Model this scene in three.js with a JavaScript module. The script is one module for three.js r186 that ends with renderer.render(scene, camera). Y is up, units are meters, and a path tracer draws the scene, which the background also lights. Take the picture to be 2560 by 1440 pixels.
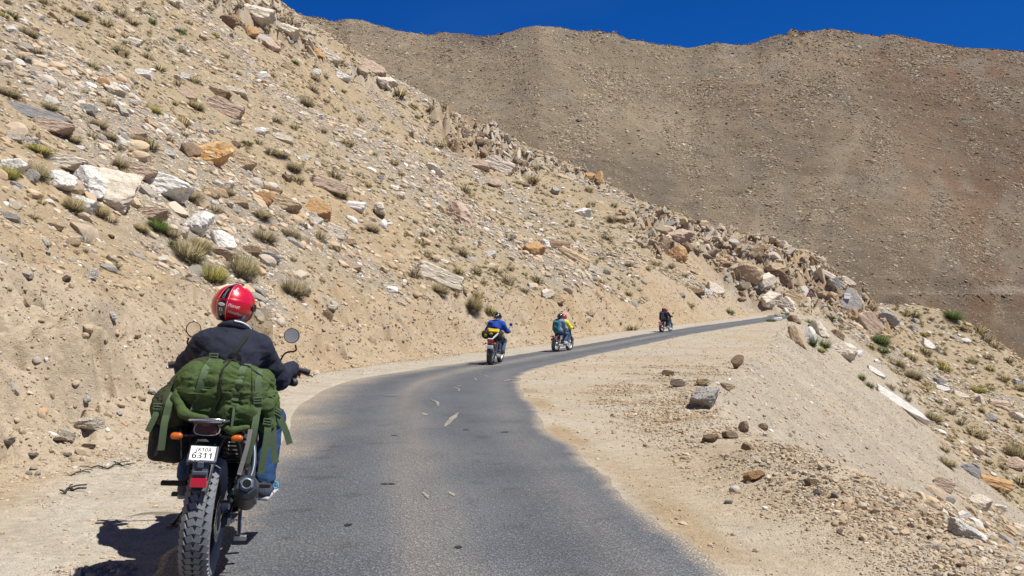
import * as THREE from 'three';
import { mergeGeometries, mergeVertices, toCreasedNormals } from 'three/addons/utils/BufferGeometryUtils.js';
import { RoundedBoxGeometry } from 'three/addons/geometries/RoundedBoxGeometry.js';

// ------------------------------------------------------------ camera, sky, sun, exposure
const EYE = 1.4, FPX = 1900, PITCH = Math.atan(77 / FPX);
const scene = new THREE.Scene();
const camera = new THREE.PerspectiveCamera(2 * Math.atan(720 / FPX) * 180 / Math.PI, 16 / 9, 0.1, 3000);
camera.position.set(0, EYE, 0);
camera.rotation.x = PITCH;
scene.add(camera);

const SUN_DIR = new THREE.Vector3(0.44, 0.885, 0.125).normalize();
function makeSky() {
  const W = 512, H = 256, data = new Float32Array(W * H * 4);
  for (let j = 0; j < H; j++) {
    const el = ((j + 0.5) / H - 0.5) * Math.PI, s = Math.sin(el);
    for (let i = 0; i < W; i++) {
      const az = ((i + 0.5) / W) * 2 * Math.PI, k = (j * W + i) * 4;
      let r, g, b;
      if (s >= 0) {
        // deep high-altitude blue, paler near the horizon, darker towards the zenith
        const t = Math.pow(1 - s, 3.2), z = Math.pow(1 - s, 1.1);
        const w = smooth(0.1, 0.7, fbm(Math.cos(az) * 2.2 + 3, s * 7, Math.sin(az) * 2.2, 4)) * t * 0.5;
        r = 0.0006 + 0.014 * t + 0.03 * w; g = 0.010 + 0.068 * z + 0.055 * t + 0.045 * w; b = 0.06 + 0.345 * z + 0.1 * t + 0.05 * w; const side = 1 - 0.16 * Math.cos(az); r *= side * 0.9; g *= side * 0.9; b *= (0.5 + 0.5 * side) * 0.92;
      } else { r = 0.16; g = 0.13; b = 0.095; }
      data[k] = r; data[k + 1] = g; data[k + 2] = b; data[k + 3] = 1;
    }
  }
  const t = new THREE.DataTexture(data, W, H, THREE.RGBAFormat, THREE.FloatType);
  t.mapping = THREE.EquirectangularReflectionMapping; t.magFilter = THREE.LinearFilter; t.minFilter = THREE.LinearFilter; t.needsUpdate = true;
  return t;
}
const sun = new THREE.DirectionalLight(new THREE.Color().setRGB(1, 0.965, 0.905), 5);
sun.position.copy(SUN_DIR).multiplyScalar(200).add(new THREE.Vector3(0, 0, -40));
sun.target.position.set(0, 0, -40);
sun.castShadow = true; sun.shadow.mapSize.set(4096, 4096);
Object.assign(sun.shadow.camera, { left: -120, right: 120, top: 120, bottom: -120, near: 1, far: 500 });
scene.add(sun, sun.target);

const renderer = new THREE.WebGLRenderer({ antialias: true });
renderer.setSize(1024, 576);
renderer.toneMapping = THREE.LinearToneMapping;
renderer.toneMappingExposure = 1.36;
renderer.shadowMap.enabled = true;

// ------------------------------------------------------------ small tools
function rng(seed) { let a = seed >>> 0; return () => { a = (a + 0x6D2B79F5) | 0; let t = Math.imul(a ^ (a >>> 15), 1 | a); t = (t + Math.imul(t ^ (t >>> 7), 61 | t)) ^ t; return ((t ^ (t >>> 14)) >>> 0) / 4294967296; }; }
const V = (x, y, z) => new THREE.Vector3(x, y, z);
const clamp = (x, a = 0, b = 1) => x < a ? a : x > b ? b : x;
const lerp = (a, b, t) => a + (b - a) * t;
const smooth = (a, b, x) => { const t = clamp((x - a) / (b - a)); return t * t * (3 - 2 * t); };
const PERM = new Uint8Array(512);
{ const r = rng(77), p = [...Array(256).keys()]; for (let i = 255; i > 0; i--) { const j = Math.floor(r() * (i + 1)); [p[i], p[j]] = [p[j], p[i]]; } for (let i = 0; i < 512; i++) PERM[i] = p[i & 255]; }
function grad(h, x, y, z) { const u = (h & 8) ? y : x, v = (h & 12) === 12 ? x : (h & 4) ? z : y; return ((h & 1) ? -u : u) + ((h & 2) ? -v : v); }
function noise(x, y, z = 0) {
  const fx = Math.floor(x), fy = Math.floor(y), fz = Math.floor(z), X = fx & 255, Y = fy & 255, Z = fz & 255;
  x -= fx; y -= fy; z -= fz;
  const u = x * x * x * (x * (x * 6 - 15) + 10), v = y * y * y * (y * (y * 6 - 15) + 10), w = z * z * z * (z * (z * 6 - 15) + 10);
  const A = PERM[X] + Y, AA = PERM[A] + Z, AB = PERM[A + 1] + Z, B = PERM[X + 1] + Y, BA = PERM[B] + Z, BB = PERM[B + 1] + Z;
  return lerp(lerp(lerp(grad(PERM[AA], x, y, z), grad(PERM[BA], x - 1, y, z), u), lerp(grad(PERM[AB], x, y - 1, z), grad(PERM[BB], x - 1, y - 1, z), u), v),
    lerp(lerp(grad(PERM[AA + 1], x, y, z - 1), grad(PERM[BA + 1], x - 1, y, z - 1), u), lerp(grad(PERM[AB + 1], x, y - 1, z - 1), grad(PERM[BB + 1], x - 1, y - 1, z - 1), u), v), w);
}
function fbm(x, y, z, oct = 4, gain = 0.5) { let s = 0, a = 1; for (let i = 0; i < oct; i++) { s += a * noise(x, y, z + i * 7.3); x *= 2.03; y *= 2.03; z *= 2.03; a *= gain; } return s; }
// cellular noise: distance to nearest point, and to the border between the two nearest
function cell2(x, y) {
  const X = Math.floor(x), Y = Math.floor(y); let d1 = 9, d2 = 9, id = 0;
  for (let j = -1; j <= 1; j++) for (let i = -1; i <= 1; i++) {
    const h = PERM[(PERM[(X + i) & 255] + Y + j) & 255], g = PERM[h + 31], px = X + i + h / 255, py = Y + j + g / 255, d = Math.hypot(px - x, py - y);
    if (d < d1) { d2 = d1; d1 = d; id = h; } else if (d < d2) d2 = d;
  }
  return [d1, d2 - d1, id / 255];
}
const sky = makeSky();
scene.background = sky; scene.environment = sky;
// tables: piecewise linear
function table(pairs) { return x => { if (x <= pairs[0][0]) return pairs[0][1]; for (let i = 1; i < pairs.length; i++) if (x <= pairs[i][0]) { const [a, p] = pairs[i - 1], [b, q] = pairs[i]; return p + (q - p) * (x - a) / (b - a); } return pairs[pairs.length - 1][1]; }; }
// a ray of the photograph's pixel (2560 x 1440): sideways and upward per metre forward
const CP = Math.cos(PITCH), SP = Math.sin(PITCH);
function ray(X, Y) { const cx = (X - 1280) / FPX, cy = (720 - Y) / FPX, f = CP - cy * SP; return [cx / f, (cy * CP + SP) / f]; }
const at = (X, Y, d) => { const [a, b] = ray(X, Y); return V(a * d, EYE + b * d, -d); };

// ------------------------------------------------------------ names, things, parts
const taken = {};
function numbered(n) { const k = taken[n] = (taken[n] ?? -1) + 1; return k ? n + '_' + String(k).padStart(3, '0') : n; }
function shade(o) { o.traverse(c => { if (c.isMesh) { c.castShadow = true; c.receiveShadow = true; } }); return o; }
function tag(o, label, category, group) { o.userData.label = label; o.userData.category = category; if (group) o.userData.group = group; return o; }
function thing(name, label, category, pos = [0, 0, 0], group) { const o = new THREE.Group(); o.name = numbered(name); o.position.set(...pos); scene.add(o); return tag(o, label, category, group); }
function structure(name, geo, mat, label) { const o = new THREE.Mesh(geo, mat); o.name = name; o.userData.kind = 'structure'; if (label) o.userData.label = label; o.castShadow = o.receiveShadow = true; scene.add(o); return o; }
function part(name, geo, mat, parent, label) { const o = new THREE.Mesh(Array.isArray(geo) ? merge(geo) : geo, mat); o.name = name; o.castShadow = o.receiveShadow = true; parent.add(o); if (label) o.userData.label = label; return o; }
function merge(list) {
  list = list.map(g => { g = g.index ? g.toNonIndexed() : g; if (!g.attributes.normal) g.computeVertexNormals(); if (!g.attributes.uv) g.setAttribute('uv', new THREE.BufferAttribute(new Float32Array(g.attributes.position.count * 2), 2)); for (const k of Object.keys(g.attributes)) if (!['position', 'normal', 'uv'].includes(k)) g.deleteAttribute(k); return g; });
  return list.length > 1 ? mergeGeometries(list, false) : list[0];
}
const mv = (g, x, y, z, rx = 0, ry = 0, rz = 0) => { const m = new THREE.Matrix4().makeRotationFromEuler(new THREE.Euler(rx, ry, rz)); m.setPosition(x, y, z); return g.applyMatrix4(m); };
const rbox = (w, h, d, r = 0.005, s = 2) => new RoundedBoxGeometry(w, h, d, s, Math.min(r, w / 2.01, h / 2.01, d / 2.01));
function bar(a, b, r, r2 = r, seg = 10) { const d = b.clone().sub(a), L = d.length(), g = new THREE.CylinderGeometry(r2, r, L, seg, 1); const m = new THREE.Matrix4().makeRotationFromQuaternion(new THREE.Quaternion().setFromUnitVectors(V(0, 1, 0), d.normalize())); m.setPosition(a.clone().add(b).multiplyScalar(0.5)); return g.applyMatrix4(m); }
function tube(pts, r, seg = 24, rs = 8, closed = false) { return new THREE.TubeGeometry(new THREE.CatmullRomCurve3(pts.map(p => Array.isArray(p) ? V(...p) : p), closed, 'centripetal'), seg, r, rs, closed); }
// a flat strap (ribbon with thickness) along points, its flat face towards "face"
function strap(pts, w, th, face = V(0, 0, 1), seg = 20) {
  const c = new THREE.CatmullRomCurve3(pts.map(p => Array.isArray(p) ? V(...p) : p), false, 'centripetal'), P = [], U = [], I = [];
  for (let i = 0; i <= seg; i++) {
    const p = c.getPoint(i / seg), t = c.getTangent(i / seg), f = typeof face === 'function' ? face(p) : face, s = t.clone().cross(f).normalize(), n = s.clone().cross(t).normalize();
    for (const [a, b] of [[-1, -1], [1, -1], [1, 1], [-1, 1]]) { const q = p.clone().addScaledVector(s, a * w / 2).addScaledVector(n, b * th / 2); P.push(q.x, q.y, q.z); U.push(a * 0.5 + 0.5, i / seg * 4); }
    if (i) for (let k = 0; k < 4; k++) { const A = (i - 1) * 4 + k, B = (i - 1) * 4 + (k + 1) % 4; I.push(A, B, A + 4, B, B + 4, A + 4); }
  }
  I.push(0, 2, 1, 0, 3, 2); const e = seg * 4; I.push(e, e + 1, e + 2, e, e + 2, e + 3);
  const g = new THREE.BufferGeometry(); g.setAttribute('position', new THREE.Float32BufferAttribute(P, 3)); g.setAttribute('uv', new THREE.Float32BufferAttribute(U, 2)); g.setIndex(I);
  return toCreasedNormals(g, 0.7);
}
// uv in metres by the dominant axis of each face
function boxUV(g, s = 1) {
  g = g.index ? g.toNonIndexed() : g; const p = g.attributes.position, n = p.count, uv = new Float32Array(n * 2);
  for (let i = 0; i < n; i += 3) {
    const ax = p.getX(i), ay = p.getY(i), az = p.getZ(i), bx = p.getX(i + 1) - ax, by = p.getY(i + 1) - ay, bz = p.getZ(i + 1) - az, cx = p.getX(i + 2) - ax, cy = p.getY(i + 2) - ay, cz = p.getZ(i + 2) - az;
    const nx = Math.abs(by * cz - bz * cy), ny = Math.abs(bz * cx - bx * cz), nz = Math.abs(bx * cy - by * cx);
    for (let k = i; k < i + 3; k++) { const x = p.getX(k), y = p.getY(k), z = p.getZ(k); if (nx > ny && nx > nz) { uv[k * 2] = z * s; uv[k * 2 + 1] = y * s; } else if (ny > nz) { uv[k * 2] = x * s; uv[k * 2 + 1] = z * s; } else { uv[k * 2] = x * s; uv[k * 2 + 1] = y * s; } }
  }
  g.setAttribute('uv', new THREE.BufferAttribute(uv, 2)); return g;
}
// surface nets: the zero surface of a distance field
function surfaceNets(f, lo, hi, c) {
  const nx = Math.ceil((hi[0] - lo[0]) / c) + 1, ny = Math.ceil((hi[1] - lo[1]) / c) + 1, nz = Math.ceil((hi[2] - lo[2]) / c) + 1, F = new Float32Array(nx * ny * nz), id = new Int32Array(nx * ny * nz).fill(-1);
  let q = 0; for (let k = 0; k < nz; k++) for (let j = 0; j < ny; j++) for (let i = 0; i < nx; i++) F[q++] = f(lo[0] + i * c, lo[1] + j * c, lo[2] + k * c);
  const P = [], I = [], sx = 1, sy = nx, sz = nx * ny, E = [[0, sx], [0, sy], [0, sz], [sx, sx + sy], [sx, sx + sz], [sy, sy + sx], [sy, sy + sz], [sz, sz + sx], [sz, sz + sy], [sx + sy, sx + sy + sz], [sx + sz, sx + sy + sz], [sy + sz, sx + sy + sz]];
  const off = o => [o % nx, Math.floor(o / sy) % ny, Math.floor(o / sz)], EO = E.map(([a, b]) => [off(a), off(b)]);
  for (let k = 0; k < nz - 1; k++) for (let j = 0; j < ny - 1; j++) for (let i = 0; i < nx - 1; i++) {
    const o = i + j * sy + k * sz; let m = 0; for (const d of [0, sx, sy, sx + sy, sz, sx + sz, sy + sz, sx + sy + sz]) if (F[o + d] < 0) m++;
    if (!m || m === 8) continue;
    let x = 0, y = 0, z = 0, n = 0;
    for (let e = 0; e < 12; e++) { const a = F[o + E[e][0]], b = F[o + E[e][1]]; if ((a < 0) === (b < 0)) continue; const t = a / (a - b), A = EO[e][0], B = EO[e][1]; x += lerp(A[0], B[0], t); y += lerp(A[1], B[1], t); z += lerp(A[2], B[2], t); n++; }
    id[o] = P.length / 3; P.push(lo[0] + (i + x / n) * c, lo[1] + (j + y / n) * c, lo[2] + (k + z / n) * c);
  }
  for (let k = 1; k < nz - 1; k++) for (let j = 1; j < ny - 1; j++) for (let i = 1; i < nx - 1; i++) {
    const o = i + j * sy + k * sz, s = F[o] < 0;
    for (const [d, u, v] of [[sx, sy, sz], [sy, sz, sx], [sz, sx, sy]]) {
      if (s === (F[o + d] < 0)) continue;
      const a = id[o], b = id[o - u], e = id[o - u - v], g = id[o - v]; if (a < 0 || b < 0 || e < 0 || g < 0) continue;
      if (s) I.push(a, b, e, a, e, g); else I.push(a, e, b, a, g, e);
    }
  }
  const g = new THREE.BufferGeometry(); g.setAttribute('position', new THREE.Float32BufferAttribute(P, 3)); g.setIndex(I); g.computeVertexNormals(); return g;
}
// distance to a tapered capsule; smooth union
function cap(p, a, b, ra, rb) { const dx = b[0] - a[0], dy = b[1] - a[1], dz = b[2] - a[2], px = p[0] - a[0], py = p[1] - a[1], pz = p[2] - a[2], t = clamp((px * dx + py * dy + pz * dz) / (dx * dx + dy * dy + dz * dz || 1e-9)), x = px - dx * t, y = py - dy * t, z = pz - dz * t; return Math.sqrt(x * x + y * y + z * z) - (ra + (rb - ra) * t); }
const smin = (a, b, k) => { const h = Math.max(k - Math.abs(a - b), 0) / k; return Math.min(a, b) - h * h * k * 0.25; };
const smax = (a, b, k) => -smin(-a, -b, k);
function ell(p, c, r) { const x = (p[0] - c[0]) / r[0], y = (p[1] - c[1]) / r[1], z = (p[2] - c[2]) / r[2], k0 = Math.sqrt(x * x + y * y + z * z), k1 = Math.sqrt((x / r[0]) ** 2 + (y / r[1]) ** 2 + (z / r[2]) ** 2); return k1 < 1e-6 ? -Math.min(...r) : k0 * (k0 - 1) / k1; }
function rb(p, c, h, r) { const x = Math.abs(p[0] - c[0]) - h[0] + r, y = Math.abs(p[1] - c[1]) - h[1] + r, z = Math.abs(p[2] - c[2]) - h[2] + r; return Math.hypot(Math.max(x, 0), Math.max(y, 0), Math.max(z, 0)) + Math.min(Math.max(x, y, z), 0) - r; }

// ------------------------------------------------------------ textures
// f(u, v) in 0..1 (periodic is up to f) gives [r, g, b] linear-ish 0..1 or a number
function texture(n, f, srgb, rep = 1) {
  const d = new Uint8Array(n * n * 4);
  for (let j = 0; j < n; j++) for (let i = 0; i < n; i++) { const c = f((i + 0.5) / n, (j + 0.5) / n), k = (j * n + i) * 4; if (typeof c === 'number') d[k] = d[k + 1] = d[k + 2] = clamp(c) * 255; else { d[k] = clamp(c[0]) * 255; d[k + 1] = clamp(c[1]) * 255; d[k + 2] = clamp(c[2]) * 255; } d[k + 3] = 255; }
  const t = new THREE.DataTexture(d, n, n, THREE.RGBAFormat); t.wrapS = t.wrapT = THREE.RepeatWrapping; t.magFilter = THREE.LinearFilter; t.minFilter = THREE.LinearMipmapLinearFilter; t.generateMipmaps = true; t.repeat.set(rep, rep); if (srgb) t.colorSpace = THREE.SRGBColorSpace; t.needsUpdate = true; return t;
}
// tileable noise: points on a torus in the plane, blended at the borders
function tnoise(u, v, f, z = 0, oct = 3) { let s = 0, a = 1, t = 0; for (let o = 0; o < oct; o++) { const x = u * f, y = v * f; s += a * lerp(lerp(noise(x, y, z + o * 9), noise(x - f, y, z + o * 9), u), lerp(noise(x, y - f, z + o * 9), noise(x - f, y - f, z + o * 9), u), v); t += a; f *= 2; a *= 0.55; } return s; }
const rgb = (r, g, b) => new THREE.Color().setRGB(r, g, b);
const std = (c, rough = 0.9, o = {}) => new THREE.MeshStandardMaterial({ color: Array.isArray(c) ? rgb(...c) : c, roughness: rough, ...o });
// ------------------------------------------------------------ the road's course: x, metres ahead, height, asphalt half-width, foot of the bank (left), edge of the drop (right)
const ROAD = [[3.6, -22, 0, 1.6, 3.9, 3.6], [2.2, -13, 0, 1.6, 3.9, 3.6], [0.95, -4, 0, 1.55, 3.9, 3.5], [-0.36, 4, 0, 1.56, 3.85, 3.5], [-1.15, 8.65, 0, 1.74, 3.1, 4.3], [-1.75, 13, 0, 2.05, 2.9, 5.2], [-1.93, 17, 0, 2.1, 2.9, 6.3], [-1.3, 20.8, 0, 1.75, 3.1, 6.9],
  [0.1, 25.2, 0, 1.6, 3.2, 7.3], [2.1, 31.5, 0, 1.6, 3.2, 7.6], [4.3, 37, 0.06, 1.6, 3.2, 7.6], [6.7, 42.3, 0.2, 1.6, 3.4, 7.3], [9.6, 48, 0.43, 1.6, 3.7, 6.6], [12.6, 53.3, 0.62, 1.6, 3.7, 5.8], [15.5, 58, 0.8, 1.6, 3.6, 4.8], [21.5, 67.3, 1.26, 1.6, 3.5, 3.2], [25.6, 74, 1.5, 1.6, 3.4, 3], [28.2, 79.5, 1.7, 1.6, 3.4, 3.3], [29.0, 82.5, 1.8, 1.6, 3.2, 3.4]];
const RS = []; // samples every ~0.4 m
{
  const c = new THREE.CatmullRomCurve3(ROAD.map(r => V(r[0], 0, r[1])), false, 'centripetal');
  const m = 20; let L = 0, prev = null;
  for (let i = 0; i < (ROAD.length - 1) * m; i++) {
    const u = i / m, k = Math.floor(u), t = u - k, p = c.getPoint(u / (ROAD.length - 1)), a = ROAD[k], b = ROAD[k + 1];
    if (prev) L += Math.hypot(p.x - prev.x, p.z - prev.z); prev = p;
    const st = t * t * (3 - 2 * t);
    RS.push({ x: p.x, d: p.z, h: lerp(a[2], b[2], t), w: lerp(a[3], b[3], st), l: lerp(a[4], b[4], st), r: lerp(a[5], b[5], st), s: L });
  }
  for (let i = 0; i < RS.length; i++) { const a = RS[Math.max(0, i - 1)], b = RS[Math.min(RS.length - 1, i + 1)], n = Math.hypot(b.x - a.x, b.d - a.d); RS[i].tx = (b.x - a.x) / n; RS[i].td = (b.d - a.d) / n; }
  // soften the heights
  for (let k = 0; k < 40; k++) for (let i = 1; i < RS.length - 1; i++) RS[i].h = (RS[i - 1].h + RS[i].h * 2 + RS[i + 1].h) / 4;
}
const ROAD_END = RS[RS.length - 1];
// nearest place on the road: v = metres to its left (negative: right)
function roadAt(x, d) {
  let best = 1e9, bi = 0; const n = RS.length;
  for (let i = 0; i < n; i += 6) { const q = (RS[i].x - x) ** 2 + (RS[i].d - d) ** 2; if (q < best) { best = q; bi = i; } }
  for (let i = Math.max(0, bi - 6); i < Math.min(n, bi + 7); i++) { const q = (RS[i].x - x) ** 2 + (RS[i].d - d) ** 2; if (q < best) { best = q; bi = i; } }
  const p = RS[bi], dx = x - p.x, dd = d - p.d, along = dx * p.tx + dd * p.td, side = dx * -p.td + dd * p.tx;
  const past = bi === n - 1 ? Math.max(0, along) : bi === 0 ? 0 : 0;
  const q = along > 0 ? RS[Math.min(n - 1, bi + 1)] : RS[Math.max(0, bi - 1)], t = clamp(Math.abs(along) / 0.4);
  return { v: past > 0 ? Math.sign(side || 1) * Math.hypot(along, side) : side, h: lerp(p.h, q.h, t), w: p.w, l: p.l, r: p.r, s: p.s + along, past, i: bi };
}

// ------------------------------------------------------------ the natural hillside: a thin-plate surface through points read off the photograph
const HP = [];
{
  for (let i = 0; i < RS.length; i += 22) {
    const p = RS[i], nx = -p.td, nd = p.tx;
    if (p.d > 82) continue;
    for (const v of p.d < 30 ? [1.8, 8, 20, 38] : p.d < 55 ? [1.8, 8, 20] : [1.8]) { const e = p.l + v; HP.push([p.x + nx * e, p.d + nd * e, p.h + 2.0 + 0.67 * (v - 1.8)]); }
    HP.push([p.x - nx * (p.r - 1), p.d - nd * (p.r - 1), p.h - 1.2]);
  }
  for (const [x, d, h] of [[10, 2, -4.2], [19, 6, -9.5], [32, 14, -16], [16, -12, -8], [48, 30, -22], [36, -5, -20]]) HP.push([x, d, h]);
  const px = (X, Y, d) => { const p = at(X, Y, d); HP.push([p.x, d, p.y]); };
  // skyline of the spur
  for (const [X, Y, d] of [[420, -165, 134], [650, 2, 139], [720, 62, 139], [770, 95, 140], [850, 150, 140], [905, 172, 139], [985, 220, 139], [1110, 293, 137], [1230, 345, 134], [1330, 378, 131], [1420, 415, 128], [1500, 458, 124], [1600, 505, 118], [1700, 548, 111], [1790, 580, 106], [1870, 603, 102], [1950, 615, 99], [1995, 625, 97], [2060, 668, 96], [2110, 700, 96], [2160, 745, 97], [2195, 785, 98]]) { px(X, Y, d); const p = at(X, Y, d); HP.push([p.x * 1.16, d * 1.16, p.y - 5], [p.x * 1.4, d * 1.4, p.y - 26]); }
  for (const [X, Y, d] of [[1650, 680, 66], [1800, 690, 84], [1890, 700, 86], [1960, 735, 87], [2040, 735, 90], [2100, 770, 92], [1300, 600, 66], [1000, 400, 72], [1200, 480, 88], [1500, 560, 90]]) px(X, Y, d);
  // below the road, right
  for (const [X, Y, d] of [[2120, 870, 74], [2160, 930, 68], [2200, 850, 86], [2290, 900, 86], [2290, 1040, 59], [2400, 1150, 51], [2400, 990, 76], [2560, 1330, 42], [2560, 1150, 59], [2560, 1010, 80], [2750, 1450, 40], [2750, 1200, 62]]) px(X, Y, d);
  for (const [X, Y, d] of [[2230, 778, 101], [2290, 768, 104], [2350, 780, 105], [2400, 803, 106], [2480, 853, 104], [2560, 903, 101], [2750, 1040, 97]]) { px(X, Y, d); const p = at(X, Y, d); HP.push([p.x * 1.15, d * 1.15, p.y - 7], [p.x * 1.4, d * 1.4, p.y - 28]); }
}
const RBF = (() => {
  const n = HP.length, N = n + 3, A = [];
  const ph = r2 => r2 > 1e-9 ? 0.5 * r2 * Math.log(r2) : 0;
  for (let i = 0; i < n; i++) { const row = new Float64Array(N + 1); for (let j = 0; j < n; j++) row[j] = ph((HP[i][0] - HP[j][0]) ** 2 + (HP[i][1] - HP[j][1]) ** 2); row[i] += 2.5; row[n] = 1; row[n + 1] = HP[i][0]; row[n + 2] = HP[i][1]; row[N] = HP[i][2]; A.push(row); }
  for (let k = 0; k < 3; k++) { const row = new Float64Array(N + 1); for (let j = 0; j < n; j++) row[j] = k === 0 ? 1 : HP[j][k - 1]; A.push(row); }
  for (let c = 0; c < N; c++) { let p = c; for (let r = c + 1; r < N; r++) if (Math.abs(A[r][c]) > Math.abs(A[p][c])) p = r; [A[c], A[p]] = [A[p], A[c]]; for (let r = c + 1; r < N; r++) { const f = A[r][c] / A[c][c]; if (f) for (let k = c; k <= N; k++) A[r][k] -= f * A[c][k]; } }
  const w = new Float64Array(N); for (let r = N - 1; r >= 0; r--) { let s = A[r][N]; for (let k = r + 1; k < N; k++) s -= A[r][k] * w[k]; w[r] = s / A[r][r]; }
  return (x, d) => { let s = w[n] + w[n + 1] * x + w[n + 2] * d; for (let i = 0; i < n; i++) { const dx = x - HP[i][0], dd = d - HP[i][1], r2 = dx * dx + dd * dd; if (r2 > 1e-9) s += w[i] * 0.5 * r2 * Math.log(r2); } return s; };
})();
// the RBF sampled once on a grid
const GB = { x0: -150, d0: -45, c: 1.5, nx: 210, nd: 170 };
GB.v = new Float32Array(GB.nx * GB.nd); for (let j = 0; j < GB.nd; j++) for (let i = 0; i < GB.nx; i++) GB.v[j * GB.nx + i] = RBF(GB.x0 + i * GB.c, GB.d0 + j * GB.c);
function hill(x, d) { const u = clamp((x - GB.x0) / GB.c, 0, GB.nx - 1.001), v = clamp((d - GB.d0) / GB.c, 0, GB.nd - 1.001), i = Math.floor(u), j = Math.floor(v), a = u - i, b = v - j, k = j * GB.nx + i; return lerp(lerp(GB.v[k], GB.v[k + 1], a), lerp(GB.v[k + GB.nx], GB.v[k + GB.nx + 1], a), b); }

// crags: bare rock standing out of the slope (centre pixel, distance, radius, height of the blocks)
let CRAGS = [];
function cragMask(x, d) { let m = 0, a = 0; for (const c of CRAGS) { const q = Math.hypot(x - c[0], (d - c[1]) * 0.8) / c[2]; if (q < 1) { const k = smooth(1, 0.35, q + 0.35 * noise(x * 0.35, d * 0.35, 5)); if (k * c[3] > a) { a = k * c[3]; m = k; } } } return [m, a]; }

// the ground's height at x, d metres ahead
function ground(x, d, info) {
  const q = roadAt(x, d), far = Math.hypot(x, d);
  let h, zone = 0;
  const rough = 0.55 * noise(x / 11, d / 11, 3) + 0.28 * noise(x / 4.1, d / 4.1, 9) + (far < 90 ? 0.13 * noise(x / 1.5, d / 1.5, 2) : 0) + (far < 45 ? 0.055 * noise(x / 0.55, d / 0.55, 4) : 0) + (far < 25 ? 0.03 * noise(x / 0.22, d / 0.22, 4) : 0);
  let B = hill(x, d);
  const [cm, ca] = cragMask(x, d);
  let cragH = 0;
  if (ca > 0) { const w1 = noise(x / 5, d / 5, 8) * 1.2, c1 = cell2(x / 2.6 + w1, d / 3.4 + B / 4), c2 = cell2(x / 1.1, d / 1.3 + B / 2); cragH = ca * ((c1[2] - 0.3) * 1.15 - 0.8 * smooth(0.15, 0, c1[1]) + (c2[2] - 0.5) * 0.6 - 0.4 * smooth(0.16, 0, c2[1])); }
  B += rough + cragH;
  const past = smooth(0, 5, q.past);
  if (q.v >= 0) {
    const nz = 0.55 * noise(x / 2.6, d / 2.6, 12) + 0.3 * noise(x / 0.9, d / 0.9, 14), rill = noise(q.s * 1.25 + q.v * 0.7, q.v * 0.3, 21) + 0.5 * noise(q.s * 3.1 + q.v * 1.5, q.v * 0.5, 22);
    const u0 = q.v - q.l + nz * 0.5, h0 = Math.max(0, u0), near = far < 60 ? smooth(0.05, 0.7, u0) : 0;
    let u = u0;
    if (near > 0) { const hh = h0 * 1.1; u += near * (0.5 * noise(x / 1.5, d / 1.5, hh / 1.1 + 40) + 0.26 * noise(x / 0.55, d / 0.55, hh / 0.5 + 9) - 0.42 * smooth(0.15, 0.5, noise(x / 0.8, d / 0.6, hh / 0.4 + 3)) + (far < 30 ? 0.09 * noise(x / 0.24, d / 0.24, hh / 0.22) + 0.045 * noise(x / 0.1, d / 0.1, hh / 0.1) : 0) + 0.2 * rill); }
    const bank = u > 0 ? 1.12 * u * u / (u + 0.5) : 0;
    const wob = smooth(q.w, q.w + 0.8, q.v), flat = q.h + 0.006 + wob * 0.03 * noise(x / 0.9, d / 0.9, 6) + 0.05 * smooth(q.w, q.l, q.v) + (far < 20 ? (0.2 + 0.8 * wob) * 0.01 * noise(x / 0.2, d / 0.2, 7) : 0);
    const cut = flat + bank;
    B = Math.max(B, q.h + 0.25 + 0.1 * u0);
    h = smin(cut, B, 0.5);
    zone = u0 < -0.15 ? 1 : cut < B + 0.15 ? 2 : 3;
    if (q.v < q.w) h = lerp(q.h - 0.07, h, smooth(q.w - 0.5, q.w - 0.22, q.v));
  } else {
    const e = -q.v, nz = 0.5 * noise(x / 2.2, d / 2.2, 17) + 0.22 * noise(x / 0.7, d / 0.7, 18), u = e - q.r + nz * 0.6;
    const lump = smooth(q.w + 0.5, q.r - 0.3, e);
    let berm = 0.2 * Math.exp(-((u + 0.45) ** 2) / 0.35) * clamp(0.6 + 1.1 * noise(q.s / 2.3, 3, 3)) * smooth(40, 28, q.s) ;
    if (d > 26) berm *= 0.5;
    const flat = q.h - 0.025 + lump * (0.05 * noise(x / 0.8, d / 0.8, 6) + 0.05 * noise(x / 2, d / 2, 16) + (far < 30 ? 0.022 * noise(x / 0.21, d / 0.21, 7) : 0)) - 0.03 * smooth(q.w, q.w + 0.4, e) * (d < 14 ? 1 : 0.3) + berm;
    const sl = Math.max(0, u), fill = flat - 0.8 * sl * sl / (sl + 0.35) + smooth(0.3, 2, u) * (0.12 * noise(q.s * 0.9, u * 0.06, 25) + 0.05 * noise(x / 0.6, d / 0.6, 8));
    h = u > -0.3 ? smax(fill, B - 0.25, 0.4) : flat;
    zone = u < 0 ? 4 : B - 0.25 > fill - 0.1 ? 6 : 5;
    if (e < q.w) h = lerp(q.h - 0.07, h, smooth(q.w - 0.42, q.w - 0.2, e));
  }
  if (past > 0) { h = lerp(h, B, past); if (past > 0.5) zone = 3; }
  if (info) { info.zone = zone; info.q = q; info.crag = cm; info.B = B; }
  return h;
}
function normalAt(x, d, e = 0.4) { const a = ground(x + e, d) - ground(x - e, d), b = ground(x, d + e) - ground(x, d - e); return V(-a / (2 * e), 1, b / (2 * e)).normalize(); }
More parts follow.
